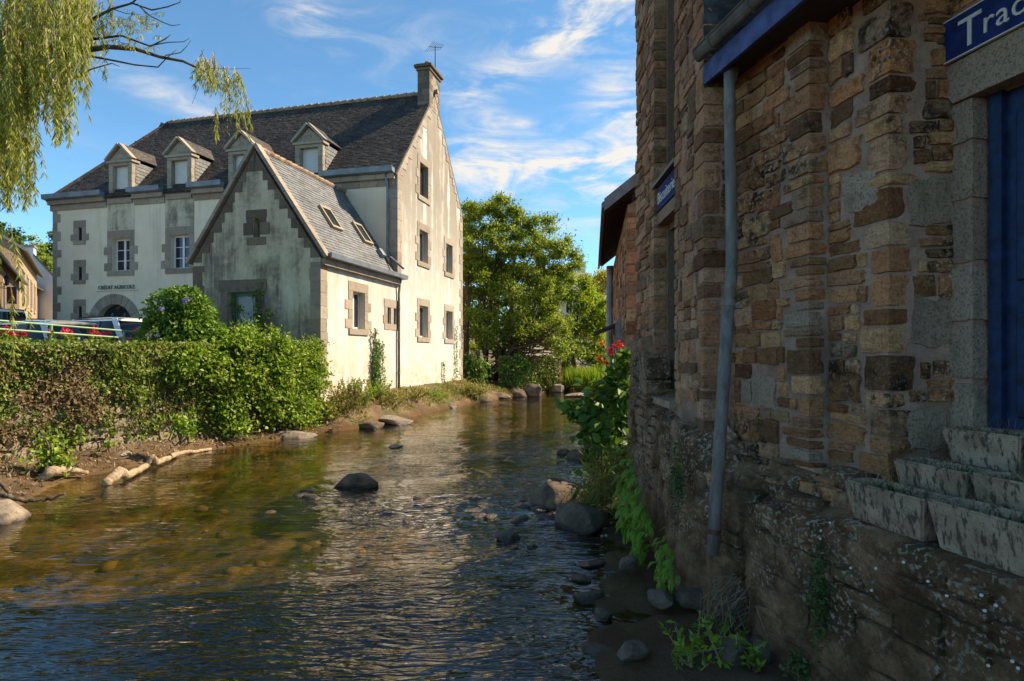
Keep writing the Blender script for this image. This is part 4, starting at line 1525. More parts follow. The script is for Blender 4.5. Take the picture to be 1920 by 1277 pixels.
# dormers ---------------------------------------------------------------------
def dormer(u, shut):
    z0, z1, zp, zt = Hh(6.12), Hh(7.40), Hh(7.57), Hh(8.10)
    ow, jw = 0.36, 0.2
    W = ow + jw
    m_ = MB()
    # the stone front with its opening, cheeks behind it
    wall_face(m_, fr_front, u - W + .02, u + W - .02, z0 - 0.3, zp, [(u - ow, u + ow, z0, z1)], reveal=0.2)
    for s_ in (-1, 1):
        e = u + s_ * (W - .02)
        yb = (z1 - ZE) / sl + 0.4
        m_.poly([fr_front(e, 0, z0 - .3), fr_front(e, 0, zp), fr_front(e, -yb, zp), fr_front(e, -0.1, z0 - .3)])
    dd = m_.build('dormer', MAT['trim'], house, True)
    for s_ in (-1, 1):
        h = (z1 - z0) / 4
        for i in range(4):
            ln = jw * (1.0 if i % 2 else 0.96)
            e = u + s_ * ow
            fr_stone('jamb_stone', fr_front, dd, min(e, e + s_ * ln), max(e, e + s_ * ln), z0 + i * h, z0 + (i + 1) * h, proud=0.03, depth=0.24)
    fr_stone('sill', fr_front, dd, u - W - .03, u + W + .03, z0 - .2, z0, proud=0.08, depth=0.3)
    fr_stone('lintel', fr_front, dd, u - W, u + W, z1, zp - .06, proud=0.035, depth=0.26)
    m_ = MB()
    local_box(m_, fr_front, u - W - .06, u + W + .06, -0.3, 0.10, zp - .06, zp + .03)
    m_.build('cornice', MAT['trim'], dd, True, bevel=0.012)
    # pediment courses
    rows = 4
    for r_ in range(rows):
        za, zb = zp + .03 + (zt - zp - .03) * r_ / rows, zp + .03 + (zt - zp - .03) * (r_ + 1) / rows
        wa = (W + .02) * (1 - r_ / rows)
        wb = (W + .02) * (1 - (r_ + 1) / rows)
        cuts = [-1, -0.28, 0.34, 1] if r_ % 2 else [-1, 0.05, 1]
        if r_ == rows - 1: cuts = [-1, 1]
        for q_ in range(len(cuts) - 1):
            m_ = MB()
            m_.prism([fr_front(u + cuts[q_] * wa + .004, .02, za + .003), fr_front(u + cuts[q_ + 1] * wa - .004, .02, za + .003), fr_front(u + cuts[q_ + 1] * wb - .004 * (r_ < rows - 1), .02, zb), fr_front(u + cuts[q_] * wb + .004 * (r_ < rows - 1), .02, zb)], Vector(fr_front(0, -0.15, 0)))
            m_.build('pediment_stone', MAT['trim'], dd, True)
    for s_ in (-1, 1):                          # raking cornice and little roof
        a_ = Vector(fr_front(u + s_ * (W + .07), 0.03, zp + .02))
        b_ = Vector(fr_front(u, 0.03, zt + .10))
        d_ = (b_ - a_)
        up_ = Vector((-d_.z, 0, d_.x))
        if up_.z < 0: up_ = -up_
        up_.normalize()
        m_ = MB()
        m_.obox((a_ + b_) / 2 + up_ * .035, d_ / 2, Vector((0, .12, 0)), up_ * 0.045)
        m_.build('raking_cornice', MAT['trim'], dd, True, bevel=0.012)
        m_ = MB()
        yb = (zt - ZE) / sl + .3
        ye = (zp - ZE) / sl + .2
        m_.prism([a_ + Vector((0, .05, .03)), b_ + Vector((0, .05, .03)), b_ + Vector((0, yb, .03)), a_ + Vector((0, ye, .03))], up_ * 0.05)
        m_.build('dormer_roof', MAT['slate_old'], dd, True)
    # slate hung cheeks
    for s_ in (-1, 1):
        m_ = slates(fr_front(u + s_ * (W - .01), -0.14, z0 - .02), (0, 1, 0), (0, 0, 1), (-s_, 0, 0), 1.4, zp - z0 - .04,
                    lambda a, b: (b + z0 - ZE) / sl - 0.10 > a, 0.19, 0.13, 40 + int(u))
        m_.build('cheek_slates', MAT['slate'], dd, True)['kind'] = 'stuff'
    # window inside
    m_ = MB()
    rv = 0.17
    t = .05
    for a, b in ((u - ow, u - ow + t), (u + ow - t, u + ow), (u - t, u + t)):
        local_box(m_, fr_front, a, b, -rv - .05, -rv, z0 + .03, z1)
    for a in (z0 + .03, z0 + .22, z1 - .06):
        local_box(m_, fr_front, u - ow + t, u + ow - t, -rv - .045, -rv - .004, a, a + .05)
    m_.build('window_frame', MAT['frame'], dd, True)
    m_ = MB()
    local_box(m_, fr_front, u - ow, u + ow, -rv - .04, -rv - .03, z0, z1)
    m_.build('pane', MAT['glass'], dd, True)
    zs_ = z1 - (z1 - z0) * shut
    k_ = 0
    m_ = MB()
    while zs_ + k_ * .062 < z1 - .01:
        za = zs_ + k_ * .062
        local_box(m_, fr_front, u - ow + .012, u + ow - .012, -rv + .012 - .004, -rv + .03, za, za + .054)
        k_ += 1
    local_box(m_, fr_front, u - ow + .014, u + ow - .014, -rv + .006, -rv + .018, zs_, z1)
    m_.build('roller_shutter', MAT['shutter'], dd, True)
    return dd


for u_, s_ in zip(DORM, (0.97, 0.66, 0.97, 0.98)):
    dormer(u_, s_)

# skylights on the annex roof
def skylight(v, y, w=0.5, h=0.74):
    o = Vector((aov * ca_, y, AE - aov * sa_ + .09)) + Vector((-ca_, 0, sa_)) * v
    n_ = Vector((sa_, 0, ca_))
    dv_ = Vector((-ca_, 0, sa_))
    du_ = Vector((0, 1, 0))
    m_ = MB()
    for a, b, la, lb in ((0, h / 2, w / 2 + .05, .04), (0, -h / 2, w / 2 + .05, .04)):
        m_.obox(o + dv_ * b + n_ * .06, du_ * la, dv_ * lb, n_ * .05)
    for s_ in (-1, 1):
        m_.obox(o + du_ * s_ * (w / 2 + .012) + n_ * .058, du_ * .036, dv_ * (h / 2 - .04), n_ * .05)
    f_ = m_.build('skylight', MAT['gold_wood'], house, True)
    m_ = MB()
    m_.obox(o + n_ * .065, du_ * (w / 2 - .02), dv_ * (h / 2 - .04), n_ * .012)
    m_.build('pane', MAT['glass'], f_, True)


skylight(1.85, -2.75)
skylight(1.72, -0.92)
m_ = MB()
o_ = Vector((aov * ca_, -0.42, AE - aov * sa_ + .09)) + Vector((-ca_, 0, sa_)) * 1.0
m_.obox(o_ + Vector((sa_, 0, ca_)) * .09, (0, .12, 0), (-ca_ * .15, 0, sa_ * .15), (sa_ * .08, 0, ca_ * .08))
m_.build('roof_vent', MAT['zinc'], house, True, bevel=0.02)

# chimney
ch = MB()
CZ = ZR - 0.65
ch.box((-0.46, DEP / 2 - 0.55, CZ), (0.012, DEP / 2 + 0.55, ZR + 0.80))
chim = ch.build('chimney', MAT['render'], house, True)
z_ = CZ
i_ = 0
while z_ < ZR + 0.70:
    for yy in (-1, 1):
        for xx in (0, 1):
            a, b = (0.22, 0.34) if (i_ + xx) % 2 else (0.3, 0.2)
            stone('quoin', 'trim', 'trim_dark', chim, ((-0.46 + a / 2 - .015) if xx else (0.028 - a / 2), DEP / 2 + yy * (0.565 - b / 2), z_ + .12), (a, b, .235))
    z_ += .24
    i_ += 1
for k_, (zz0, zz1, ov) in enumerate(((ZR + .78, ZR + .9, .06), (ZR + .9, ZR + 1.0, .13), (ZR + 1.0, ZR + 1.04, .08))):
    m_ = MB()
    m_.box((-.46 - ov, DEP / 2 - .55 - ov, zz0), (0.012 + ov, DEP / 2 + .55 + ov, zz1))
    m_.build('chimney_cap', MAT['trim_dark'], chim, True, bevel=0.015)
m_ = MB()
m_.tube([(-.22, DEP / 2 - .2, ZR + 1.03), (-.22, DEP / 2 - .2, ZR + 1.26)], [.12, .10], 12)
m_.build('chimney_pot', MAT['terracotta'], chim, True, smooth=False)
ant = empty('television_antenna', HO, HA)
tag(ant, 'thin dark television antenna standing on the chimney of the white house', 'antenna')
m_ = MB()
m_.tube([(-.1, DEP / 2 + .35, ZR + 1.03), (-.1, DEP / 2 + .35, ZR + 2.15)], 0.018, 6)
m_.build('mast', MAT['iron'], ant, True)
m_ = MB()
m_.tube([(-.1 - .1, DEP / 2 - .05, ZR + 1.95), (-.1 + .1, DEP / 2 + .8, ZR + 2.3)], 0.012, 5)
m_.build('boom', MAT['iron'], ant, True)
for j in range(8):
    f_ = j / 7
    p = Vector((-.1 - .1 + .2 * f_, DEP / 2 - .05 + .85 * f_, ZR + 1.95 + .35 * f_))
    w_ = .38 - .16 * f_
    m_ = MB()
    m_.tube([p - Vector((w_ * .5, 0, w_ * .5)), p + Vector((w_ * .5, 0, w_ * .5))], 0.007, 4)
    m_.build('element', MAT['iron'], ant, True)

# ------------------------------------------------------------------ stone buildings on the near bank
def V2(x, y): return Vector((x, y))


def wallbox(mb, p0, p1, z0, z1, thick):
    """a slab of wall whose outer face runs p0 -> p1 (outside on the left of that direction)"""
    p0, p1 = V2(*p0), V2(*p1)
    d = (p1 - p0).normalized()
    n_ = V2(d.y, -d.x) * thick
    a, b, c, e = p0, p1, p1 + n_, p0 + n_
    mb.prism([(a.x, a.y, z0), (b.x, b.y, z0), (c.x, c.y, z0), (e.x, e.y, z0)], (0, 0, z1 - z0))


def rubble(parent, p0, p1, z0, z1, mat='stone', h=(0.08, 0.2), w=(0.12, 0.42), reserve=(), proud=(0.010, 0.028), depth=0.13, seed=1, margin=0.0, gap=0.019, cuts=None):
    """rubble stones on the wall face p0 -> p1 (outside on the left), as separate blocks"""
    rs = random.Random(seed)
    p0, p1 = V2(*p0), V2(*p1)
    L = (p1 - p0).length
    d = (p1 - p0) / L
    out = V2(-d.y, d.x)
    ang = math.atan2(d.y, d.x)
    z = z0
    cnt = 0

    def put(ua, ub, za, zb):
        nonlocal cnt
        wob = 0.018 * math.sin(ua * 4.1 + z0 * 3 + za * 2.3) + 0.012 * math.sin(ua * 9 + za * 5)
        for r in reserve:
            ov = min(zb + wob, r[3]) - max(za + wob, r[2])
            if ua < r[1] and ub > r[0] and ov > 0.3 * (zb - za):
                if r[0] <= ua + .02 and r[1] < ub - .05: ua = r[1] + .004
                elif r[1] >= ub - .02 and r[0] > ua + .05: ub = r[0] - .004
                else: return
        if ub - ua < .055: return
        pr = rs.uniform(*proud)
        c = p0 + d * ((ua + ub) / 2) + out * (pr - depth / 2)
        stone('stone', 'rubble', mat, parent, (c.x, c.y, (za + zb) / 2 + wob), ((ub - ua - gap) * 1.04, depth, (zb - za - gap) * 1.06), ang, rs.uniform(-.045, .045), local=False)
        cnt += 1
    while z < z1 - 0.05:
        hh_ = min(rs.uniform(*h) if rs.random() > .2 else rs.uniform(h[0], (h[0] + h[1]) / 2), z1 - z)
        u = margin - rs.uniform(0, 0.02)
        while u < L - margin - 0.03:
            ww = rs.uniform(*w) * (1.25 if rs.random() < .2 else 1)
            if L - margin - (u + ww) < 0.10: ww = L - margin - u
            if hh_ > 0.125 and rs.random() < 0.38:
                f_ = rs.uniform(0.38, 0.62)
                put(u, u + ww, z, z + hh_ * f_)
                if ww > .26 and rs.random() < .5:
                    g = rs.uniform(.35, .65)
                    put(u, u + ww * g, z + hh_ * f_, z + hh_)
                    put(u + ww * g, u + ww, z + hh_ * f_, z + hh_)
                else:
                    put(u, u + ww, z + hh_ * f_, z + hh_)
            else:
                put(u, u + ww, z, z + hh_)
            u += ww
        z += hh_
    return cnt


def face_block(parent, p0, p1, u0, u1, z0, z1, mat='granite', proud=0.016, depth=0.2, kind='rubble', name='granite_block'):
    p0, p1 = V2(*p0), V2(*p1)
    d = (p1 - p0).normalized()
    out = V2(-d.y, d.x)
    c = p0 + d * ((u0 + u1) / 2) + out * (proud - depth / 2)
    return stone(name, kind, mat, parent, (c.x, c.y, (z0 + z1) / 2), (u1 - u0, depth, z1 - z0), math.atan2(d.y, d.x), 0, local=False)


def corner_stones(parent, c, da, db, z0, z1, mat='stone', seed=1, la=(0.14, 0.3), lb=(0.1, 0.24), h=(0.09, 0.2), kind='cut', gran=0.0):
    """quoins that wrap an outer corner at c; da and db point along the two faces away from it"""
    rs = random.Random(seed)
    c, da, db = V2(*c), V2(*da).normalized(), V2(*db).normalized()
    z = z0
    ang = math.atan2(da.y, da.x)
    spans = []
    while z < z1 - 0.04:
        hh_ = min(rs.uniform(*h), z1 - z)
        a, b = rs.uniform(*la), rs.uniform(*lb)
        p = 0.010 + rs.uniform(0, 0.010)
        spans.append((z, z + hh_, a, b))
        ctr = c + da * (a / 2 - p) + db * (b / 2 - p)
        m_ = 'granite' if rs.random() < gran else mat
        stone('quoin', kind, m_, parent, (ctr.x, ctr.y, z + hh_ / 2), (a, b, hh_ - 0.016), ang, rs.uniform(-.02, .02), local=False)
        z += hh_
    return spans


# plan of the near building (biscuit shop with the blue door), from the far end towards the photographer
dirn = V2(-0.204, 0.979).normalized()            # along the river faces, away from the photographer
A0, A1 = V2(1.754, 4.75), V2(1.927, 3.93)        # wall behind the drainpipe
B0, B1 = V2(2.065, 3.93), V2(2.16, 3.48)         # pier
C0 = V2(2.53, 3.48)                              # door wall starts
C1 = V2(2.555, 3.36)                             # edge of the door opening
D0 = V2(2.69, 3.36)                              # door plane
near = empty('stone_shop', (2.2, 3.5, 0))
tag(near, 'rubble stone shop building with blue fascia and blue door beside the river', 'building')
ZT = 4.30
mb = MB()
far_in = 6.5
wallbox(mb, A1, A0, 0.6, ZT, 0.5)
wallbox(mb, B0, A1, 0.6, ZT, 0.5)
wallbox(mb, B1, B0, 0.6, ZT, 0.6)
wallbox(mb, C0, B1, 0.6, ZT, 0.5)
wallbox(mb, C1, C0, 0.6, ZT, 0.4)
end = C1 - dirn * 3.2
op1 = C1 - dirn * 1.05
wallbox(mb, end, op1, 0.6, ZT, 0.4)
wallbox(mb, op1, C1, 3.34, ZT, 0.4)
wallbox(mb, op1, C1, 0.6, 1.45, 0.4)
mb.prism([(2.42, 4.55, 0.4), (2.72, 3.2, 0.4), (3.25, 0.3, 0.4), (9, 0.3, 0.4), (9, 4.55, 0.4)], (0, 0, ZT - .4))
wl = mb.build('wall', MAT['mortar'], near)

# stones: individually chosen big granite blocks first, rubble round them
gA = [(0.33, 0.60, 1.52, 1.76), (0.62, 0.74, 1.56, 1.72)]              # on the drainpipe wall
for g in gA: face_block(wl, A1, A0, *g)
LA = (A0 - A1).length
LB = (B0 - B1).length
LC = (C0 - B1).length
def pad(L_): return [(a - .012, b + .012, c - .012, d + .012) for a, b, c, d in L_]
qA = corner_stones(wl, A1, A0 - A1, B0 - A1, 1.0, ZT - .06, seed=12, la=(0.08, 0.30), lb=(0.10, 0.14), h=(0.06, 0.18), gran=0.2, kind='cut')
rubble(wl, A1, A0, 1.02, ZT - .06, seed=11, reserve=pad(gA) + [(-1, a, z0, z1) for z0, z1, a, b in qA], h=(0.07, 0.18), w=(0.12, 0.38))
gB = [(0.06, 0.34, 2.78, 3.02)]
for g in gB: face_block(wl, B1, B0, *g)
qB = corner_stones(wl, B1, B0 - B1, C0 - B1, 1.05, ZT - .06, seed=14, la=(0.12, 0.28), lb=(0.10, 0.22), h=(0.08, 0.22), kind='cut')
rubble(wl, B1, B0, 1.05, ZT - .06, seed=13, reserve=pad(gB) + [(-1, a, z0, z1) for z0, z1, a, b in qB], h=(0.07, 0.2), w=(0.12, 0.3))
gC = [(0.0, 0.26, 2.65, 2.93), (0.0, 0.24, 1.96, 2.24), (0.03, .26, 1.36, 1.58)]
for g in gC: face_block(wl, C0, B1, *g)
rubble(wl, C0, B1, 1.05, ZT - .06, seed=15, reserve=pad(gC) + [(LC - b, 9, z0, z1) for z0, z1, a, b in qB], h=(0.05, 0.15), w=(0.08, 0.2))
# return beside the tall building
# door jambs, lintel
z = 1.45
rsj = random.Random(5)
while z < 3.33:
    hh_ = min(rsj.uniform(.22, .36), 3.34 - z)
    if 3.34 - z - hh_ < .08: hh_ = 3.34 - z
    ctr = C1 + dirn * 0.062 + V2(dirn.y, -dirn.x) * 0.065
    stone('door_jamb', 'cut', 'granite', wl, (ctr.x, ctr.y, z + hh_ / 2), (0.158, 0.155, hh_ - .022), math.atan2(-dirn.x, dirn.y), 0, local=False)
    z += hh_
lc = C1 - dirn * 0.50 + V2(dirn.y, -dirn.x) * 0.07
stone('door_lintel', 'cut', 'granite', wl, (lc.x, lc.y, 3.45), (0.22, 1.28, 0.24), math.atan2(-dirn.x, dirn.y), 0, local=False)
rubble(wl, C1 - dirn * 1.2, C0, 3.6, ZT - .05, seed=17, h=(0.08, 0.17), w=(0.14, 0.4))
inn = V2(dirn.y, -dirn.x)
mb = MB()
dc = D0 - dirn * 0.52
mb.obox((dc.x, dc.y, 2.4), (dirn.x * .52, dirn.y * .52, 0), (inn.x * .02, inn.y * .02, 0), (0, 0, .94))
door = mb.build('door', MAT['door_blue'], near)
for zc, hz in ((1.85, .28), (2.75, .45)):
    for k_ in (-.25, .25):
        mb = MB()
        q_ = D0 - dirn * (0.55 + k_) - inn * 0.022
        mb.obox((q_.x, q_.y, zc), (dirn.x * .17, dirn.y * .17, 0), (inn.x * .012, inn.y * .012, 0), (0, 0, hz))
        mb.build('door_panel', MAT['door_blue'], door, bevel=0.008)
mb = MB()
q_ = D0 - dirn * 0.04 - inn * 0.03
mb.obox((q_.x, q_.y, 2.4), (dirn.x * .035, dirn.y * .035, 0), (inn.x * .03, inn.y * .03, 0), (0, 0, .94))
mb.build('door_frame', MAT['door_blue'], door)
mb = MB()
q_ = C1 - dirn * 0.5
mb.obox((q_.x + .05, q_.y, 1.475), (dirn.x * .5, dirn.y * .5, 0), (inn.x * .12, inn.y * .12, 0), (0, 0, .03))
mb.build('threshold', MAT['granite'], near)

# eave: gutter, blue fascia, soffit, roof
E0 = V2(1.50, 4.735)
E1 = E0 - dirn * 3.3
def alongbox(mb_, a, b, in0, in1, z0, z1):
    mb_.prism([(a.x + inn.x * in0, a.y + inn.y * in0, z0), (b.x + inn.x * in0, b.y + inn.y * in0, z0), (b.x + inn.x * in1, b.y + inn.y * in1, z0), (a.x + inn.x * in1, a.y + inn.y * in1, z0)], (0, 0, z1 - z0))
mb = MB()
alongbox(mb, E0, E1, 0.0, 0.03, 4.02, 4.18)
mb.build('fascia', MAT['blue'], near, bevel=0.004)
mb = MB()
alongbox(mb, E0, E1, 0.031, 0.95, 4.06, 4.08)
mb.build('soffit', MAT['dark_wood'], near)
mb = MB()
n_ = 9
for half in (0.058, 0.052):
    pass
pr = []
for i in range(n_):
    w_ = math.pi * (1 + i / (n_ - 1))
    pr.append((-0.046 + 0.046 * math.cos(w_), 4.275 + 0.085 * math.sin(w_)))
for i in range(n_):
    w_ = math.pi * (2 - i / (n_ - 1))
    pr.append((-0.046 + 0.039 * math.cos(w_), 4.277 + 0.077 * math.sin(w_)))
sgn = inn
pts = [(E0.x + sgn.x * a, E0.y + sgn.y * a, z_) for a, z_ in pr]
mb.prism(pts, (E1.x - E0.x, E1.y - E0.y, 0))
gut = mb.build('gutter', MAT['gutter'], near)
mb = MB()
for ed in (-0.092, 0.0):
    a_, b_ = E0 + sgn * ed, E1 + sgn * ed
    mb.tube([(a_.x, a_.y, 4.278), (b_.x, b_.y, 4.278)], 0.009, 6)
mb.build('gutter_bead', MAT['gutter'], gut)
for s_ in (0.22, 0.72, 1.25, 1.8):
    mb = MB()
    q_ = E0 - dirn * s_ + sgn * -.046
    mb.tube([(q_.x + sgn.x * .05 * math.cos(w_), q_.y + sgn.y * .05 * math.cos(w_), 4.275 + .09 * math.sin(w_)) for w_ in [math.pi * (1 + i / 8) for i in range(9)]], 0.008, 5)
    mb.build('gutter_bracket', MAT['gutter'], gut)
mb = MB()
q0, q1 = E0 + sgn * -.03, E1 + sgn * -.03
mb.prism([(q0.x, q0.y, 4.26), (q1.x, q1.y, 4.26), (q1.x + sgn.x * 3.2, q1.y + sgn.y * 3.2, 6.4), (q0.x + sgn.x * 3.2, q0.y + sgn.y * 3.2, 6.4)], (0, 0, 0.05))
mb.build('roof', MAT['slate'], near)

# drainpipe
pipe = empty('drainpipe', (1.68, 5.0, 0.5))
tag(pipe, 'grey plastic drainpipe with a bend running down the stone wall', 'drainpipe')
pp = [at(1368, 136, 4.50), at(1368, 200, 4.50), at(1371, 400, 4.48), at(1372, 470, 4.45), at(1371, 525, 4.38), at(1366, 570, 4.30)]
pl = [at(1366, 570, 4.3), at(1358, 700, 4.22), at(1345, 900, 4.12), at(1336, 1040, 4.05)]
mb = MB()
mb.tube(pp, 0.041, 18)
mb.build('upper_pipe', MAT['pipe'], pipe, smooth=True)
mb = MB()
mb.tube(pl, [.044, .043, .042, .042], 18)
mb.build('lower_pipe', MAT['pipe'], pipe, smooth=True)
for p, q_, r_, m_ in ((at(1368.5, 200, 4.52), at(1368.5, 188, 4.52), .047, 'pipe'), (at(1366, 574, 4.3), at(1366.5, 562, 4.3), .05, 'pipe'), (at(1338.5, 1000, 4.07), at(1339, 992, 4.07), .047, 'rust')):
    mb = MB()
    mb.tube([p, q_], r_, 18)
    mb.tube([Vector(p) + Vector((r_ * .7, -r_ * .7, .005)), Vector(p) + Vector((r_ * .7 + .02, -r_ * .7 - .02, .005))], .01, 6)
    mb.build('pipe_collar', MAT[m_], pipe)
mb = MB()
mb.tube([at(1385, 100, 4.75), at(1375, 125, 4.6), at(1369, 150, 4.52)], 0.048, 14)
mb.build('outlet', MAT['pipe'], pipe, smooth=True)

# sign above the door
sgnb = empty('shop_sign', (2.5, 3.2, 3.55))
tag(sgnb, 'dark blue sign with white lettering above the blue door', 'sign')
mb = MB()
s0 = C0 - dirn * 0.0
sc_ = s0 - dirn * 0.55 - inn * 0.05
mb.obox((sc_.x, sc_.y, 3.685), (dirn.x * .55, dirn.y * .55, 0), (inn.x * .008, inn.y * .008, 0), (0, 0, .118))
mb.build('board', MAT['sign_blue'], sgnb)
mb = MB()
for z_ in (3.5685, 3.8015):
    mb.obox((sc_.x - inn.x * .003, sc_.y - inn.y * .003, z_), (dirn.x * .55, dirn.y * .55, 0), (inn.x * .009, inn.y * .009, 0), (0, 0, .0035))
mb.build('board_edge', MAT['sign_white'], sgnb)
for s_, body, size, off, dz in ((0, 'T', 0.235, 0.16, -0.085), (1, 'raou', 0.175, 0.40, -0.035)):
    tm = text_mesh(body, size, 0.003, 1.05, 0.0)
    to = link('lettering', tm, MAT['sign_white'])
    q_ = s0 - dirn * off - inn * 0.061
    to.location = (q_.x, q_.y, 3.685 + dz - (0.03 if s_ else 0))
    to.rotation_euler = (R(90), 0, math.atan2(-dirn.y, -dirn.x))
    par(to, sgnb)

# ------------------------------------------------ the taller building with the recessed shop window
F0, F1 = V2(1.51, 4.75), V2(1.556, 7.52)
fd = (F1 - F0).normalized()
fin = V2(fd.y, -fd.x)
tall = empty('tall_stone_house', (1.6, 6.1, 0))
tag(tall, 'tall rubble stone house with a deep narrow shop window facing the river', 'building')
w0, w1 = 0.87, 1.78                         # the opening along the face
HT = 8.4
mb = MB()
P = lambda u: F0 + fd * u
wallbox(mb, P(0), P(w0), 0.5, HT, 0.45)
wallbox(mb, P(w1), F1, 0.5, HT, 0.45)
wallbox(mb, P(w0), P(w1), 0.5, 1.44, 0.45)
wallbox(mb, P(w0), P(w1), 6.3, HT, 0.45)
mb.prism([(1.9, 4.78, 0.3), (9, 4.78, 0.3), (9, 7.5, .3), (1.9, 7.5, .3)], (0, 0, HT - .3))
mb.prism([(1.51, 4.75, .5), (1.96, 4.75, .5), (1.96, 4.9, .5), (1.512, 4.9, .5)], (0, 0, HT - .5))
wt = mb.build('wall', MAT['mortar'], tall)
mb = MB()
mb.prism([(1.2, 4.3, HT), (1.2, 7.9, HT), (5.2, 7.9, 11.6), (5.2, 4.3, 11.6)], (0, 0, .1))
mb.prism([(9.4, 4.3, HT), (9.4, 7.9, HT), (5.2, 7.9, 11.6), (5.2, 4.3, 11.6)], (0, 0, .1))
mb.poly([(1.5, 7.5, HT), (9, 7.5, HT), (5.2, 7.5, 11.6)])
mb.poly([(1.5, 4.78, HT), (9, 4.78, HT), (5.2, 4.78, 11.6)])
mb.build('roof', MAT['slate'], tall)
# rubble() wants outside on the left of its direction: the river is on the left going away
q1_ = corner_stones(wt, F0, fd, V2(1, 0), 1.2, 4.05, mat='stone_far', seed=23, la=(0.10, 0.30), lb=(0.10, 0.23), h=(0.08, 0.21), kind='cut')
q2_ = corner_stones(wt, P(w1), fd, fin, 1.45, 6.3, mat='stone_far', seed=24, la=(0.10, 0.28), lb=(0.14, 0.17), h=(0.08, 0.2), kind='cut')
q3_ = corner_stones(wt, P(w0), -fd, fin, 1.45, 6.3, mat='stone_far', seed=25, la=(0.08, 0.22), lb=(0.12, 0.16), h=(0.08, 0.22), kind='cut')
rubble(wt, P(0.0), P(w0), 1.5, 6.4, mat='stone_far', seed=21, h=(0.07, 0.2), w=(0.12, 0.36), reserve=[(-1, a, z0, z1) for z0, z1, a, b in q1_] + [(w0 - a, 9, z0, z1) for z0, z1, a, b in q3_], proud=(0.004, 0.03))
rubble(wt, P(w1), F1, 2.1, 6.4, mat='stone_far', seed=22, h=(0.08, 0.22), w=(0.14, 0.40), reserve=[(-1, a, z0, z1) for z0, z1, a, b in q2_], proud=(0.004, 0.035))
rubble(wt, V2(1.96, 4.752), V2(1.51, 4.752), 1.2, 4.0, mat='stone', seed=26, h=(0.08, 0.2), w=(0.12, 0.26), reserve=[(.45 - b, 9, z0, z1) for z0, z1, a, b in q1_])
mb = MB()                                   # cement-faced return above the low roof
mb.prism([(1.503, 4.752, 4.0), (5.0, 4.752, 4.0), (5.0, 4.735, 4.0), (1.503, 4.735, 4.0)], (0, 0, HT - 4.0))
mb.build('cement_facing', MAT['cement'], tall)
# window in the recess
rec = 0.17
def recess_box(mb_, ua, ub, da, db, za, zb):
    a, b = P(ua), P(ub)
    mb_.prism([(a.x + fin.x * da, a.y + fin.y * da, za), (b.x + fin.x * da, b.y + fin.y * da, za), (b.x + fin.x * db, b.y + fin.y * db, za), (a.x + fin.x * db, a.y + fin.y * db, za)], (0, 0, zb - za))
for za, zb in ((1.47, 3.30), (3.74, 6.28)):
    mb = MB()
    for ua, ub in ((w0 + .001, w0 + .08), (w1 - .085, w1 - .02), ((w0 + w1) / 2 - .03, (w0 + w1) / 2 + .03)):
        recess_box(mb, ua, ub, rec - .05, rec + .02, za, zb)
    recess_box(mb, w0 + .08, w1 - .085, rec - .03, rec + .015, zb - .07, zb)
    recess_box(mb, w0 + .08, w1 - .085, rec - .03, rec + .015, za, za + .08)
    wf = mb.build('window', MAT['brown_wood'], tall)
    mb = MB()
    recess_box(mb, w0 + .02, w1 - .02, rec + .022, rec + .03, za, zb)
    mb.build('pane', MAT['glass'], wf)
mb = MB()
recess_box(mb, w0 + .002, w1 + .03, .02, .30, 3.30, 3.42)
mb.build('beam', MAT['brown_wood'], tall)
mb = MB()
recess_box(mb, w0 + .002, w1 - .002, .10, .30, 3.42, 3.74)
mb.build('lintel_panel', MAT['mortar'], tall)
mb = MB()
a, b = P(w0 + .01), P(w1 + .05)
mb.prism([(a.x - fin.x * .03, a.y - fin.y * .03, 3.70), (b.x - fin.x * .03, b.y - fin.y * .03, 3.70), (b.x + fin.x * .12, b.y + fin.y * .12, 3.76), (a.x + fin.x * .12, a.y + fin.y * .12, 3.76)], (0, 0, .035))
mb.build('drip_slab', MAT['trim'], tall)
mb = MB()
recess_box(mb, w0 - .02, w1 + .04, -.07, .2, 1.41, 1.475)
mb.build('sill', MAT['granite'], tall, bevel=.012)
bs = empty('biscuit_sign', (1.55, 6.0, 3.43))
tag(bs, 'narrow blue sign with white lettering inside the tall stone house recess', 'sign')
mb = MB()
recess_box(mb, w0 + .03, w1 - .06, .012, .03, 3.435, 3.675)
mb.build('board', MAT['sign_blue'], bs)
tm = text_mesh('Biscuiterie', 0.17, 0.003, 1.0)
to = link('lettering', tm, MAT['sign_white'])
q_ = P((w0 + w1) / 2) + fin * 0.010
to.location = (q_.x, q_.y, 3.50)
to.rotation_euler = (R(90), 0, math.atan2(-fd.y, -fd.x))
par(to, bs)

# ------------------------------------------------ plinth shared by both: rough mossy footing
foot = empty('stone_plinth', (1.5, 4.5, 0))
tag(foot, 'mossy lichen-spotted stone footing along the water below the shop wall', 'plinth')
def path(s):
    """plan of the footing, from the photographer's side to the far corner"""
    pts = [V2(2.185, 0.8), V2(1.555, 3.83), V2(1.395, 4.6), V2(1.40, 4.95), V2(1.425, 6.3), V2(1.475, 7.55), V2(1.75, 7.62)]
    ls = [0]
    for i in range(1, len(pts)): ls.append(ls[-1] + (pts[i] - pts[i - 1]).length)
    s = s * ls[-1]
    for i in range(1, len(pts)):
        if s <= ls[i] + 1e-6:
            t_ = (s - ls[i - 1]) / (ls[i] - ls[i - 1])
            d_ = (pts[i] - pts[i - 1]).normalized()
            return pts[i - 1].lerp(pts[i], t_), d_
    return pts[-1], d_
NS, NT_ = 300, 70
VV = []
inw = []
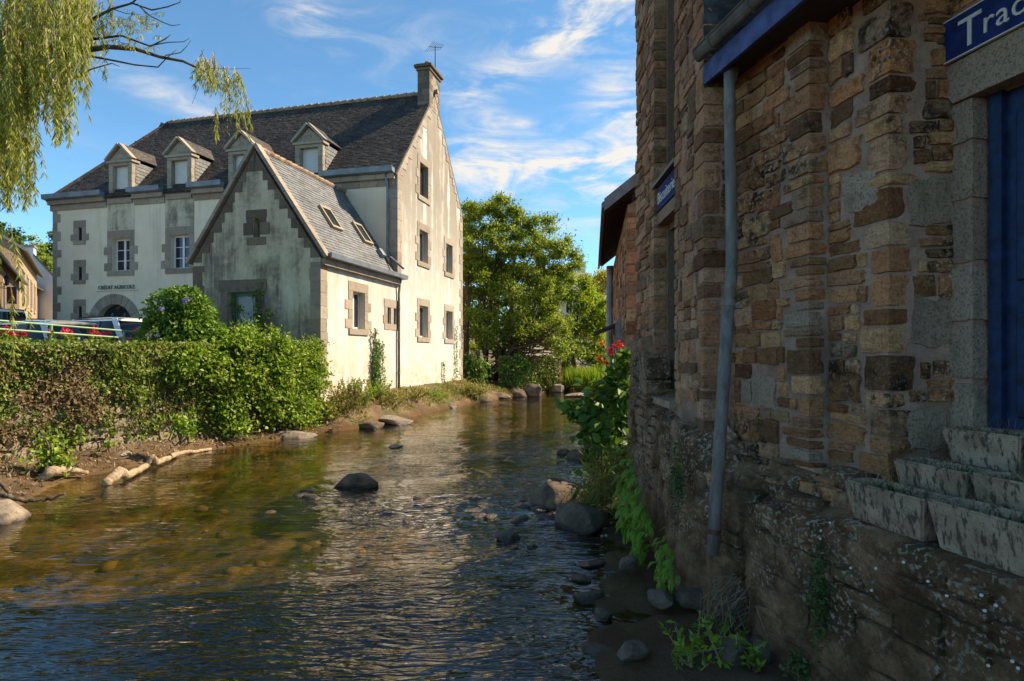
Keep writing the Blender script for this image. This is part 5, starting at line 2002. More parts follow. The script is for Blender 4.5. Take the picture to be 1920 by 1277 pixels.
for i in range(NS + 1):
    p, d_ = path(i / NS)
    n_ = V2(-d_.y, d_.x)
    y = p.y
    ztop = float(np.interp(y, [0, 3.15, 3.3, 4.5, 4.75, 6.35, 6.6, 8], [1.045, 1.045, 0.98, 0.9, 1.2, 1.40, 2.05, 2.12]))
    slope_in = float(np.interp(y, [0, 3.0, 3.5, 4.5, 4.75, 8], [1.3, 1.3, 0.62, 0.42, 0.25, 0.25]))
    rise = float(np.interp(y, [0, 3.05, 3.35, 4.5, 4.75, 8], [0.01, 0.01, 0.25, 0.26, 0.2, 0.1]))
    for j in range(NT_ + 1):
        t_ = j / NT_
        if t_ < 0.8:
            h_ = t_ / 0.8
            z_ = -0.25 + (ztop + .25) * h_
            off = 0.10 * (1 - h_) ** 2 + 0.0
            ii = 0
        else:
            k_ = (t_ - 0.8) / 0.2
            z_ = ztop + rise * k_
            off = -slope_in * k_
            ii = k_
        VV.append((p.x + n_.x * off, p.y + n_.y * off, z_))
        inw.append((n_.x, n_.y, 0 if ii == 0 else ii))
VV = np.array(VV)
NN = np.array(inw)
ledge = (VV[:, 1] < 3.2) & (VV[:, 2] > 1.0)
amp_ = np.where(ledge, 0.006, 0.042)
dn = fbm(VV, 31, 0.9, 5, 0.55)
joints = np.abs(np.sin(VV[:, 2] * 13 + 1.2 * np.sin(VV[:, 1] * 2.7 + 1))) ** 0.35        # course lines
dn = dn * amp_ + (joints - 0.85) * np.where(ledge, 0, 0.02)
VV[:, 0] += NN[:, 0] * dn
VV[:, 1] += NN[:, 1] * dn
VV[:, 2] += np.where(NN[:, 2] > 0, np.where(ledge, dn * 0.3, dn), 0)
# the drain hole with its dark throat
hole_c = np.array(at(1398, 1110, 4.05))
dist = np.sqrt(((VV[:, 1] - hole_c[1]) / 0.115) ** 2 + ((VV[:, 2] - hole_c[2] + .10) / 0.26) ** 2)
hole = np.clip(1.25 - dist, 0, 1) ** 0.5 * 0.38
hole = np.where(NN[:, 2] > 0, 0, hole)
VV[:, 0] -= NN[:, 0] * hole
VV[:, 1] -= NN[:, 1] * hole
idx = np.arange((NS + 1) * (NT_ + 1)).reshape(NS + 1, NT_ + 1)
FF = np.stack([idx[:-1, :-1].ravel(), idx[1:, :-1].ravel(), idx[1:, 1:].ravel(), idx[:-1, 1:].ravel()], 1)
link('footing', mesh_np('footing', VV, FF, True), MAT['plinth'], foot)
# big damp stones bedded in the footing
rubble(foot, V2(2.12, 1.1), V2(1.555, 3.83), 0.06, 0.98, mat='plinth', seed=51, h=(0.12, 0.26), w=(0.2, 0.55), proud=(0.012, 0.05), depth=0.26, gap=0.03)
rubble(foot, V2(1.52, 3.99), V2(1.395, 4.6), 0.5, 0.92, mat='plinth', seed=52, h=(0.1, 0.2), w=(0.16, 0.4), proud=(0.01, 0.045), depth=0.26, gap=0.03)
rubble(foot, V2(1.40, 4.9), V2(1.425, 6.3), 0.1, 1.36, mat='plinth', seed=53, h=(0.12, 0.24), w=(0.18, 0.5), proud=(0.01, 0.045), depth=0.26, gap=0.03)
rubble(foot, V2(1.425, 6.3), V2(1.47, 7.5), 0.1, 1.9, mat='plinth', seed=54, h=(0.12, 0.26), w=(0.18, 0.5), proud=(0.01, 0.045), depth=0.26, gap=0.03)

rsf = random.Random(78)
for i in range(30):
    D_ = rsf.uniform(3.22, 4.55)
    t_ = rsf.uniform(0.12, 0.95)
    zt_ = float(np.interp(D_, [3.15, 3.3, 4.5], [1.045, 0.98, 0.9]))
    xi_ = 2.352 - .208 * D_ + float(np.interp(D_, [3.0, 3.5, 4.5], [1.3, .62, .42])) * t_ * .95
    stone('bedded_stone', 'rubble', rsf.choice(['plinth', 'plinth', 'stone']), foot, (xi_, D_, zt_ + .25 * t_ - .03), (rsf.uniform(.1, .2), rsf.uniform(.16, .34), rsf.uniform(.1, .16)), math.atan2(-dirn.x, dirn.y) + rsf.uniform(-.2, .2), rsf.uniform(-.1, .1), local=False)

# steps and stone troughs
steps = empty('stone_steps', (2.3, 2.6, 1.0))
tag(steps, 'low stone steps carrying the planting troughs in front of the blue door', 'steps')
def plane_pt(off, D): return V2(2.352 - 0.208 * D + off * 1.021, D)
for off, z0, z1, nm in ((0.30, 0.9, 1.155, 'lower_step'), (0.57, 0.9, 1.33, 'upper_step')):
    mb = MB()
    a, b = plane_pt(off, 3.37), plane_pt(off, 0.9)
    mb.prism([(a.x, a.y, z0), (b.x, b.y, z0), (b.x + .8, b.y, z0), (a.x + .45 - off * .3, a.y + .0, z0)], (0, 0, z1 - z0))
    mb.build('step', MAT['plinth'], steps, bevel=.015)

def trough(label, off, Da, Db, z, h=0.205, w=0.2, soil='dry'):
    """a tapered stone trough between distances Da (far) and Db along the steps"""
    a, b = plane_pt(off, Da), plane_pt(off, Db)
    c = (a + b) / 2
    L_ = (b - a).length
    root = empty('stone_trough', (c.x, c.y, z), math.atan2((b - a).y, (b - a).x))
    tag(root, label, 'planter', 'stone troughs on the steps')
    bm = bmesh.new()
    tp = 0.035
    def ring(l, w0_, w1_, zz):
        return [bm.verts.new((sx * l / 2, (w0_ if sy < 0 else w1_), zz)) for sx, sy in ((-1, -1), (1, -1), (1, 1), (-1, 1))]
    # outside bottom, outside top, inside top, inside bottom (local y: 0 at the front, w at the back)
    r0 = ring(L_ - 2 * tp, 0.035, w - 0.035, 0)
    r1 = ring(L_, 0, w, h)
    r2 = ring(L_ - 0.055, 0.027, w - 0.027, h)
    r3 = ring(L_ - 0.09, 0.045, w - 0.045, h - 0.09)
    bm.faces.new(r0[::-1])
    for p_, q_ in ((r0, r1), (r1, r2), (r2, r3)):
        for i in range(4):
            bm.faces.new((p_[i], p_[(i + 1) % 4], q_[(i + 1) % 4], q_[i]))
    bm.faces.new(r3)
    bmesh.ops.recalc_face_normals(bm, faces=bm.faces[:])
    bmesh.ops.bevel(bm, geom=[e for e in bm.edges], offset=0.009, segments=2, affect='EDGES')
    bmesh.ops.subdivide_edges(bm, edges=[e for e in bm.edges if e.calc_length() > .08], cuts=4, use_grid_fill=True)
    for v in bm.verts:
        v.co += Vector([mnoise.noise(v.co * 22 + Vector((z * 50, Da * 9, i * 7))) * .0035 for i in range(3)])
    me = bpy.data.meshes.new('trough_body')
    bm.to_mesh(me)
    bm.free()
    link('trough_body', me, MAT['trough'], root, True)
    m_ = MB()
    nx_ = 14
    vs_ = [[(-L_ / 2 + .05 + (L_ - .1) * i / nx_, .04 + (w - .08) * j / 4, h - .055 + .014 * mnoise.noise(Vector((i * .7, j * .9, Da * 5)))) for j in range(5)] for i in range(nx_ + 1)]
    for i in range(nx_):
        for j in range(4):
            m_.poly((vs_[i][j], vs_[i + 1][j], vs_[i + 1][j + 1], vs_[i][j + 1]))
    m_.build('soil', MAT['ground'], root, True)
    rs = np.random.RandomState(int(Da * 1000) % 9999)
    lf = Leafy()
    nn = 46
    P_ = np.stack([rs.uniform(-L_ / 2 + .06, L_ / 2 - .06, nn), rs.uniform(.05, w - .05, nn), np.full(nn, h - .05)], 1)
    A_ = rdir(rs, nn, 1.6)
    lf.add(P_, A_, rdir(rs, nn), rs.uniform(.05, .17, nn), .004)
    lf.build('dead_stalks', MAT['dry'], root, True)['kind'] = 'stuff'
    lf = Leafy()
    c0 = rs.uniform(-L_ * .3, L_ * .3)
    nn = 110
    P_ = np.stack([rs.normal(c0, .06, nn), rs.uniform(.05, w - .05, nn), h - .045 + rs.uniform(0, .02, nn)], 1)
    lf.add(P_, rdir(rs, nn, .6), rdir(rs, nn, 1), rs.uniform(.02, .05, nn), .009)
    lf.build('sprouts', MAT['moss'], root, True)['kind'] = 'stuff'
    return root

trough('front-row stone trough nearest the drainpipe, weathered and tapered', 0.06, 3.20, 2.725, 1.045)
trough('front-row stone trough next to the end one, blotched with black stains', 0.06, 2.71, 2.20, 1.045, .215)
trough('middle-row stone trough with dead grass, standing close to the stone pier', 0.33, 3.22, 2.81, 1.155, .20)
trough('middle-row stone trough on the lower step, towards the frame edge', 0.33, 2.80, 2.30, 1.155, .205)
trough('topmost stone trough just below the blue door sill', 0.60, 3.24, 2.83, 1.33, .19)
trough('topmost stone trough cut off by the frame edge, by the blue door', 0.60, 2.82, 2.35, 1.33, .195)

# ------------------------------------------------ the farther gabled building on the same bank
G0 = V2(2.14, 11.2)
gd = V2(0.133, 1.0).normalized()
gin = V2(gd.y, -gd.x)
farb = empty('gabled_stone_barn', (2.6, 13, 0))
tag(farb, 'stone building with overhanging slate eave farther along the near bank', 'building')
G1 = G0 + gd * 7.8
mb = MB()
EZ = EYE + 2.55
wallbox(mb, G0, G1, 0.2, EZ + .25, 0.4)
gp = V2(gin.x, gin.y)
q0 = G0 + gp * 5.2
mb.prism([(G0.x + .01, G0.y, .2), (q0.x, q0.y, .2), (q0.x, q0.y, EZ), ((G0.x + q0.x) / 2, (G0.y + q0.y) / 2, EZ + 2.2), (G0.x + .01, G0.y, EZ + .22)], (gd.x * .3, gd.y * .3, 0))
q1 = G1 + gp * 5.2
mb.prism([(G1.x + .01, G1.y, .2), (q1.x, q1.y, .2), (q1.x, q1.y, EZ), ((G1.x + q1.x) / 2, (G1.y + q1.y) / 2, EZ + 2.2), (G1.x + .01, G1.y, EZ + .22)], (-gd.x * .3, -gd.y * .3, 0))
wb = mb.build('wall', MAT['mortar'], farb)
rubble(wb, G0, G1, 0.9, EZ + .1, mat='stone_far', seed=41, h=(0.14, 0.28), w=(0.3, 0.75), proud=(0.01, 0.04), reserve=[(-1, .2, 0, 9)])
rubble(wb, G0 + gp * 1.2, G0, 0.9, EZ + .25, mat='stone_far', seed=42, h=(0.13, 0.26), w=(0.2, 0.5), proud=(0.01, 0.03), reserve=[(0.95, 3, 0, 9)])
corner_stones(wb, G0, gd, gp, 0.9, EZ + .1, mat='stone_far', seed=43, la=(0.25, .4), lb=(.2, .4), h=(.14, .26))
R0 = G0 - gp * 0.41 - gd * 0.15
R1 = G1 - gp * 0.41 + gd * 0.1
rz0 = EYE + 2.81
up = math.tan(R(38))
def roofpt(p, k_, dz=0): return (p.x + gp.x * k_, p.y + gp.y * k_, rz0 + up * k_ + dz)
mb = MB()
mb.prism([roofpt(R0, 0), roofpt(R1, 0), roofpt(R1, 3.05), roofpt(R0, 3.05)], (0, 0, 0.07))
mb.prism([roofpt(R0, 3.05), roofpt(R1, 3.05), (R1.x + gp.x * 6.1, R1.y + gp.y * 6.1, rz0), (R0.x + gp.x * 6.1, R0.y + gp.y * 6.1, rz0)], (0, 0, 0.07))
rf = mb.build('roof', MAT['slate_old'], farb)
for j in range(26):                          # rafters under the overhang
    p = R0 + gd * (0.12 + j * 0.3)
    mb = MB()
    mb.prism([roofpt(p, 0.03, -.10), roofpt(p + gd * .07, 0.03, -.10), roofpt(p + gd * .07, 0.55, -.10), roofpt(p, 0.55, -.10)], (0, 0, .095))
    mb.build('rafter', MAT['dark_wood'], farb)
mb = MB()
p = R0 - gd * .03
mb.prism([roofpt(p, -0.02, -.14), roofpt(p, 3.05, -.14), roofpt(p, 3.05, .085), roofpt(p, -.02, .085)], (gd.x * .028, gd.y * .028, 0))
mb.build('bargeboard', MAT['zinc'], farb)
mb = MB()
mb.prism([roofpt(R0, -.07, -.05), roofpt(R0, -.005, -.05), roofpt(R0, -.005, .05), roofpt(R0, -.07, .05)], (R1.x - R0.x, R1.y - R0.y, 0))
mb.build('gutter', MAT['zinc'], farb)
for s_, zz0 in ((2.2, 1.55), (4.2, 1.55)):
    mb = MB()
    p, q_ = G0 + gd * s_, G0 + gd * (s_ + .8)
    for a, b in ((0, .09), (.71, .8)):
        u, v = G0 + gd * (s_ + a), G0 + gd * (s_ + b)
        mb.prism([(u.x - gp.x * .05, u.y - gp.y * .05, zz0), (v.x - gp.x * .05, v.y - gp.y * .05, zz0), (v.x, v.y, zz0), (u.x, u.y, zz0)], (0, 0, 1.2))
    w_ = mb.build('window', MAT['zinc'], farb)
    mb = MB()
    u, v = G0 + gd * (s_ + .09), G0 + gd * (s_ + .71)
    mb.prism([(u.x - gp.x * .035, u.y - gp.y * .035, zz0), (v.x - gp.x * .035, v.y - gp.y * .035, zz0), (v.x, v.y, zz0), (u.x, u.y, zz0)], (0, 0, 1.2))
    mb.build('pane', MAT['glass'], w_)
mb = MB()
p = G0 + gd * 7.5 - gp * .10
mb.tube([(p.x, p.y, 0.4), (p.x, p.y, rz0 - .05)], .12, 10)
mb.build('downpipe', MAT['zinc'], farb)
mb = MB()
p, q_ = G0 + gd * 5.0, G0 + gd * 6.8
mb.prism([(p.x, p.y, 2.72), (q_.x, q_.y, 2.72), (q_.x - gp.x * .62, q_.y - gp.y * .62, 2.46), (p.x - gp.x * .62, p.y - gp.y * .62, 2.46)], (0, 0, .07))
mb.build('porch_roof', MAT['slate_old'], farb)

# ------------------------------------------------------------------ the ivy-covered wall on the far bank
ivy = empty('ivy_wall', (WALL_A.x, WALL_A.y, 0))
tag(ivy, 'long old stone retaining wall covered in ivy beside the river', 'wall')
wdir = (WALL_B - WALL_A).normalized()
wout = V2(wdir.y, -wdir.x)
WLEN = (WALL_B - WALL_A).length
mb = MB()
a, b = WALL_A, WALL_B
mb.prism([(a.x, a.y, -.1), (b.x, b.y, -.1), (b.x - wout.x * .45, b.y - wout.y * .45, -.1), (a.x - wout.x * .45, a.y - wout.y * .45, -.1)], (0, 0, 2.12))
wcore = mb.build('wall_core', MAT['mortar'], ivy)
rsw = random.Random(90)
for row, (zz, hh_) in enumerate(((0.12, .3), (.40, .24), (.62, .2), (.8, .2))):
    u = 4.5
    while u < 12.6:
        w_ = rsw.uniform(.2, .5)
        p = WALL_A + wdir * (u + w_ / 2) + wout * rsw.uniform(.0, .05)
        stone('wall_stone', 'rubble', 'bank_stone', wcore, (p.x, p.y, zz + hh_ / 2 + rsw.uniform(-.05, .05)), (w_ * rsw.uniform(.8, 1.02), .22, hh_ * rsw.uniform(.7, 1.05)), math.atan2(wdir.y, wdir.x), rsw.uniform(-.14, .14), local=False)
        u += w_
rs = np.random.RandomState(5)


def wall_pts(u, z, w):
    """points at u along the wall, height z, w out from its face"""
    return np.stack([WALL_A.x + wdir.x * u + wout.x * w, WALL_A.y + wdir.y * u + wout.y * w, z], 1)


O3 = np.array([wout.x, wout.y, 0.0])
lf = Leafy()
n = 84000
u = rs.uniform(4.0, 13.9, n)
z = rs.uniform(0.15, 2.12, n)
uv = np.stack([u, z * 1.3], 1)
lump = fbm(uv, 8, 0.35, 3)
low = 0.46 + 0.30 * fbm(np.stack([u], 1), 12, 0.33, 3)            # ragged lower hem
low = np.where(u > 10.6, 0.35, low)
keep = (z > low) | (rs.uniform(size=n) < 0.10)
keep &= (rs.uniform(size=n) < 0.85 + 0.7 * lump)
w = 0.06 + rs.uniform(0, 1, n) * (0.17 + 0.15 * np.clip(lump, -.6, 1)) + 0.12 * np.clip((z - 1.5), 0, 1)
P = wall_pts(u, z, w)[keep]
m = len(P)
A = rdir(rs, m, -1.0, O3, 0.5)
N = rdir(rs, m, 0.35, O3, 1.1)
s = rs.uniform(0.028, 0.082, m)
lf.add(P, A, N, s, s * rs.uniform(.55, .95, m))
n = 7000                                                          # the top of the wall
u = rs.uniform(4.0, 14.0, n)
P = wall_pts(u, 2.02 + rs.uniform(0, .12, n) + .05 * fbm(np.stack([u], 1), 14, .8, 3), rs.uniform(-0.55, 0.25, n))
s = rs.uniform(0.04, 0.085, n)
lf.add(P, rdir(rs, n, 0.2), rdir(rs, n, 1.0), s, s * .85)
o = lf.build('ivy', MAT['ivy'], ivy)
o['label'] = 'dull green ivy with brown withered patches'
o['kind'] = 'stuff'
mb = MB()                                                         # hanging bare runners
for i in range(90):
    u0 = rs.uniform(4.2, 13.2)
    z0 = rs.uniform(1.0, 2.1)
    L_ = rs.uniform(.3, .95)
    w0_ = rs.uniform(.24, .38)
    pts = []
    for k_ in range(5):
        q = wall_pts(np.array([u0 + .05 * k_ * rs.normal()]), np.array([max(.1, z0 - L_ * k_ / 4)]), np.array([w0_ + .02 * rs.normal()]))[0]
        pts.append(q)
    mb.tube(pts, rs.uniform(.0025, .0045), 4, cap=False)
o = mb.build('bare_runners', MAT['dry'], ivy)
o['kind'] = 'stuff'


def shrub(name, label, cat, base, clumps, dens, size, mat, seed, aspect=.6, group=None, fine=False, stems=True, up=.6, pname='foliage', shell=0.0):
    """a bush: woody stems and foliage"""
    rs = np.random.RandomState(seed)
    root = empty(name, base)
    tag(root, label, cat, group)
    lf = Leafy()
    mb = MB()
    for c, r in clumps:
        rv = np.array(r if not np.isscalar(r) else (r, r, r * .8), float)
        nn = int(dens * (rv.prod() ** (2 / 3)))
        clump_leaves(lf, rs, c, rv, nn, size, aspect, up, fine=fine, shell=shell)
        if stems:
            for j in range(4):
                e = np.array(c) + rs.normal(size=3) * rv * .45
                b0 = Vector(base) + Vector(rs.normal(size=3) * .08)
                b0.z = base[2] - .05
                mid = b0.lerp(Vector(e), .55) + Vector(rs.normal(size=3) * .06)
                mb.tube([b0, mid, e], [.018, .012, .004], 5, cap=False)
    lf.build(pname, MAT[mat], root)
    if stems: mb.build('stems', MAT['bark'], root, smooth=True)
    return root


def flower_heads(parent, heads, mat, size, seed, n=36, name='flower_head'):
    """round clusters of petals, each its own part"""
    rs = np.random.RandomState(seed)
    for c, r in heads:
        lf = Leafy()
        d = rdir(rs, n, .25)
        P = np.array(c) + d * r * rs.uniform(.6, 1.0, (n, 1))
        lf.add(P, rdir(rs, n, 0, d, .3), d + rs.normal(size=(n, 3)) * .3, size, size * .9, fold=.1)
        lf.build(name, MAT[mat], parent)


# the bright green shrub that spills over the end of the wall
cl = []
rs = np.random.RandomState(61)
for i in range(70):
    u = rs.uniform(9.9, 14.0)
    z = rs.uniform(.35, 2.25)
    bulge = 0.34 + .42 * math.exp(-((u - 12.3) / 1.5) ** 2) - .12 * max(0, z - 1.5)
    if u < 10.7 and z < 1.2: continue
    p = wall_pts(np.array([u]), np.array([z]), np.array([bulge * rs.uniform(.6, 1.05)]))[0]
    cl.append((tuple(p), (rs.uniform(.22, .5), rs.uniform(.22, .5), rs.uniform(.18, .4))))
b_ = wall_pts(np.array([12.2]), np.array([.25]), np.array([.25]))[0]
shrub('spilling_shrub', 'bright green leafy shrub spilling over the end of the ivy wall down to the water', 'shrub', tuple(b_), cl, 5200, .085, 'hedge', 62, .62)
rs = np.random.RandomState(161)
lf = Leafy()
for i in range(150):
    u = rs.uniform(4.6, 14.0)
    onshrub = u > 10.4
    z = rs.uniform(.7, 2.2)
    w0_ = (.62 * math.exp(-((u - 12.3) / 1.6) ** 2) + .2) if onshrub else .25
    p0_ = wall_pts(np.array([u]), np.array([z]), np.array([w0_]))[0]
    L_ = rs.uniform(.15, .42)
    d_ = rdir(rs, 1, .5 if z > 1.7 else -.2, O3, .9)[0]
    m = int(L_ * 48)
    f_ = np.linspace(.1, 1, m)
    P = p0_ + np.outer(f_, d_ * L_) + np.outer(f_ ** 2, np.array([0, 0, -.12 * L_]))
    s = rs.uniform(.05, .11, m) * (1.1 - .5 * f_)
    lf.add(P, rdir(rs, m, -.2, O3, .4), rdir(rs, m, .6, O3, .6), s, s * .6)
o = lf.build('loose_shoots', MAT['ivy'], ivy)
o['kind'] = 'stuff'
# small sapling and tuft at the foot of the wall
p = at(338, 790, 10.9)
shrub('young_shrub', 'small leafy shrub growing out of the bare stones of the ivy wall', 'shrub', (p.x, p.y, .35), [((p.x, p.y, .72), (.26, .26, .2)), ((p.x + .15, p.y + .05, .55), (.18, .18, .14))], 2600, .10, 'hedge', 63, .6)
p = at(95, 850, 9.2)
shrub('bank_shrub', 'low green shrub among brown leaves at the foot of the ivy wall', 'shrub', (p.x, p.y, .2), [((p.x, p.y, .36), (.3, .3, .26)), ((p.x + .22, p.y, .27), (.22, .22, .18)), ((p.x - .1, p.y + .1, .6), (.2, .2, .18))], 2600, .085, 'hedge', 64, .6)
p = at(205, 835, 10.4)
shrub('bank_sprig', 'tiny leafy sprig between the stones of the ivy wall', 'plant', (p.x, p.y, .3), [((p.x, p.y, .40), (.10, .10, .09))], 3000, .07, 'hedge', 65, .6)

# hydrangea and neighbours in the garden behind the wall
p = at(347, 640, 14.6)
cl = [((p.x, p.y, 2.25), (1.0, .95, .85)), ((p.x - .1, p.y, 2.9), (.78, .75, .62)), ((p.x + .35, p.y - .1, 2.1), (.78, .7, .7)), ((p.x - .5, p.y, 1.95), (.6, .6, .6)), ((p.x + .1, p.y - .2, 3.2), (.45, .45, .35))]
hyd = shrub('hydrangea_bush', 'large round dark green hydrangea bush behind the ivy wall', 'bush', (p.x, p.y, 1.4), cl, 4600, .105, 'hydrangea', 66, .62, fine=True, shell=.6)
rs = np.random.RandomState(67)
flower_heads(hyd, [(tuple(at(px, py, 13.7)), .05) for px, py in ((345, 566), (353, 561), (303, 580), (295, 630), (282, 628))], 'petal_blue', .04, 68)
p = at(462, 640, 14.6)
cl = [(tuple(at(px, py, 14.6 + dd)), r_) for px, py, dd, r_ in ((440, 625, 0, .34), (470, 622, .2, .32), (500, 635, .1, .3), (455, 645, -.2, .36), (420, 640, -.1, .32), (530, 648, .3, .24), (480, 645, 0, .3), (512, 620, .5, .16))]
sh = shrub('garden_shrub', 'loose yellow-green shrub between the hydrangea and the annex door', 'shrub', (p.x, p.y, 1.4), cl, 2100, .10, 'hedge', 69, .55)
cl = [(tuple(at(px, py, 15.8)), (.16, .16, .2)) for px, py in ((436, 568), (448, 580), (478, 556), (486, 572), (482, 590), (492, 606), (500, 618), (505, 590), (520, 628), (488, 548))]
p = at(492, 640, 15.8)
shrub('climbing_rose', 'thin climbing rose straggling beside the annex door', 'plant', (p.x, p.y, 1.4), cl, 1500, .085, 'hydrangea', 70, .6)

# low stone wall bit with a chair back by the annex corner
cb = empty('garden_chair', tuple(at(538, 655, 15.4)))
tag(cb, 'grey garden chair back showing above the shrub beside the annex', 'chair')
mb = MB()
c0 = at(536, 640, 15.45)
mb.obox((c0.x, c0.y, c0.z), (.13, -.03, 0), (.004, .015, 0), (0, .02, .07))
mb.build('backrest', MAT['zinc'], cb)
for s_ in (-1, 1):
    for d_ in (0, .4):
        mb = MB()
        mb.tube([(c0.x + s_ * .13, c0.y - s_ * .03 - d_ * .9, 1.41), (c0.x + s_ * .13, c0.y - s_ * .03 - d_ * .9, c0.z + .05 if d_ == 0 else 1.84)], .012, 6)
        mb.build('leg', MAT['zinc'], cb)
mb = MB()
mb.obox((c0.x, c0.y - .2, 1.84), (.14, -.03, 0), (.02, .2, 0), (0, 0, .012))
mb.build('seat', MAT['zinc'], cb)

# pale green railing and geraniums along the top of the wall
rail = empty('garden_railing', (WALL_A.x, WALL_A.y, 2.1))
tag(rail, 'pale green metal railing along the top of the ivy wall', 'railing')
r0, r1 = V2(-10.6, 9.6), V2(-8.2, 15.1)
rd = (r1 - r0)
for z_a, z_b in ((2.66, 2.40), (2.50, 2.24)):
    mb = MB()
    mb.tube([(r0.x, r0.y, z_a), (r1.x, r1.y, z_b)], .019, 8)
    mb.build('rail', MAT['rail_green'], rail)
for i in range(5):
    q = r0 + rd * (i / 4)
    mb = MB()
    mb.tube([(q.x, q.y, 1.38), (q.x, q.y, 2.66 - .26 * i / 4)], .026, 8)
    mb.build('post', MAT['rail_green'], rail)
gi = 0
GL = ['pink geranium at the willow end of the ivy wall', 'small pink geranium next to the willow strand on the wall', 'orange-pink geranium in front of the nearest parked car', 'pale geranium beside the railing post on the wall', 'large cerise geranium in front of the silver car',
      'cerise geranium below the white estate car', 'pink geranium drooping under the railing end', 'red geranium against the hydrangea bush']
for (px, py, r_), lb in zip(((4, 622, .12), (22, 628, .09), (42, 626, .11), (95, 628, .08), (128, 622, .15), (178, 624, .14), (205, 630, .14), (258, 627, .13)), GL):
    q = at(px, py, 11.6 + .012 * px)
    g = empty('geranium', (q.x, q.y, 2.05))
    tag(g, lb, 'flower', 'geraniums on the ivy wall')
    rs = np.random.RandomState(200 + gi)
    hs = [((q.x + rs.normal() * r_ * .6, q.y + rs.normal() * r_ * .3, q.z + rs.normal() * r_ * .35), r_ * .42) for _ in range(4)]
    flower_heads(g, hs, 'petal', .05, 210 + gi, 26)
    lf = Leafy()
    clump_leaves(lf, rs, (q.x, q.y, q.z - .13), (r_ * 1.3, r_ * 1.3, .12), 130, .06, .9)
    lf.build('leaves', MAT['hedge'], g)
    gi += 1

# ------------------------------------------------------------------ driftwood, branches, stones of the left bank
def log(name, label, path_, rad, mat='driftwood', cat='driftwood', twist=.007, seed=1):
    rs = np.random.RandomState(seed)
    pts = [Vector(p) for p in path_]
    fine_, fr_ = [], []
    for i in range(len(pts) - 1):
        for k_ in range(6):
            t_ = k_ / 6
            fine_.append(pts[i].lerp(pts[i + 1], t_) + Vector(rs.normal(size=3) * twist))
            fr_.append((rad[i] * (1 - t_) + rad[i + 1] * t_) * rs.uniform(.93, 1.07) * .75)
    fine_.append(pts[-1])
    fr_.append(rad[-1])
    mb = MB()
    mb.tube(fine_, fr_, 10)
    o = mb.build(name, MAT[mat], smooth=True)
    tag(o, label, cat)
    return o


def wp(px, py, z=0.0):
    """the point at height z behind a photograph pixel"""
    D = (EYE - z) * FPX / (py - 667)
    return at(px, py, D)


log('driftwood_log', 'long bleached driftwood log lying along the edge of the river', [wp(198, 908, .02), wp(225, 884, .15), wp(240, 892, .06), wp(275, 872, .08), wp(288, 856, .22), wp(292, 868, .08), wp(335, 850, .06), wp(395, 842, .02)], [.09, .11, .08, .06, .05, .07, .06, .03], seed=3)
log('driftwood_log', 'curved bleached driftwood piece on the sandy bank below the ivy', [wp(70, 905, .06), wp(95, 885, .20), wp(120, 880, .18), wp(165, 886, .08)], [.05, .10, .09, .03], seed=4)
log('bare_branch', 'dark bare branch reaching from the bank over the water', [wp(-30, 905, .3), wp(10, 930, .20), wp(40, 938, .12), wp(90, 938, .1), wp(122, 926, .18)], [.045, .04, .035, .03, .012], 'bark', 'branch', .012, 5)
log('bare_branch', 'short dark branch lying on the sand behind the longer one', [wp(-20, 890, .3), wp(20, 925, .12), wp(50, 925, .06)], [.03, .03, .015], 'bark', 'branch', .01, 6)
rock('boulder', 'pale rounded boulder at the water edge below the willow', wp(-2, 966, .06), (.28, .28, .17), .3, 'rock_pale', 3)
rock('rock', 'pale flat rock half under water near the driftwood', wp(365, 846, .0), (.3, .16, .05), .5, 'rock_pale', 8)
rock('rock', 'mossy rounded rock at the foot of the ivy wall near the driftwood', wp(232, 858, .1), (.22, .2, .12), .2, 'bank_stone', 9)
for i, (px, py, sx, sy, sz, mt, lb) in enumerate(((545, 818, .55, .35, .14, 'rock_pale', 'pale flat rock below the spilling shrub at the water line'), (620, 800, .45, .4, .26, 'rock', 'dark rock at the end of the spilling shrub'), (590, 803, .3, .28, .2, 'rock', 'smaller dark rock tucked under the spilling shrub'),
                                                 (735, 790, .95, .5, .16, 'rock_pale', 'broad pale slab of rock jutting into the river below the annex'), (695, 800, .45, .3, .13, 'rock', 'brown rock beside the broad pale slab'), (650, 790, .4, .35, .25, 'rock', 'rough rock among the weeds below the annex corner'), (790, 768, .45, .4, .24, 'rock', 'dark rock on the bank below the drainpipe of the house'),
                                                 (765, 775, .4, .3, .2, 'bank_stone', 'tan rock between the pale slab and the house'), (840, 762, .4, .35, .2, 'rock', 'dark rock on the bank under the gable wall'), (900, 752, .5, .4, .2, 'rock', 'flat rock by the bank past the gable corner'), (940, 745, .55, .4, .2, 'rock', 'low rock at the bend before the big tree'))):
    rock('rock', lb, wp(px, py, .03), (sx, sy, sz), i * .7, mt, 20 + i)
rock('boulder', 'dark rounded boulder at the river bend under the tree', wp(1000, 737, .15), (.5, .42, .4), .4, 'rock', 41)
rock('boulder', 'smaller dark boulder beside the one at the river bend', wp(975, 740, .1), (.38, .3, .3), .9, 'rock', 42)
rock('boulder', 'tan boulder by the reeds at the river bend', wp(1046, 730, .15), (.4, .34, .28), 1.4, 'bank_stone', 43)
rock('rock', 'pale flat stone in the shallows by the reeds', wp(1085, 742, .05), (.7, .4, .12), .2, 'rock_pale', 44)

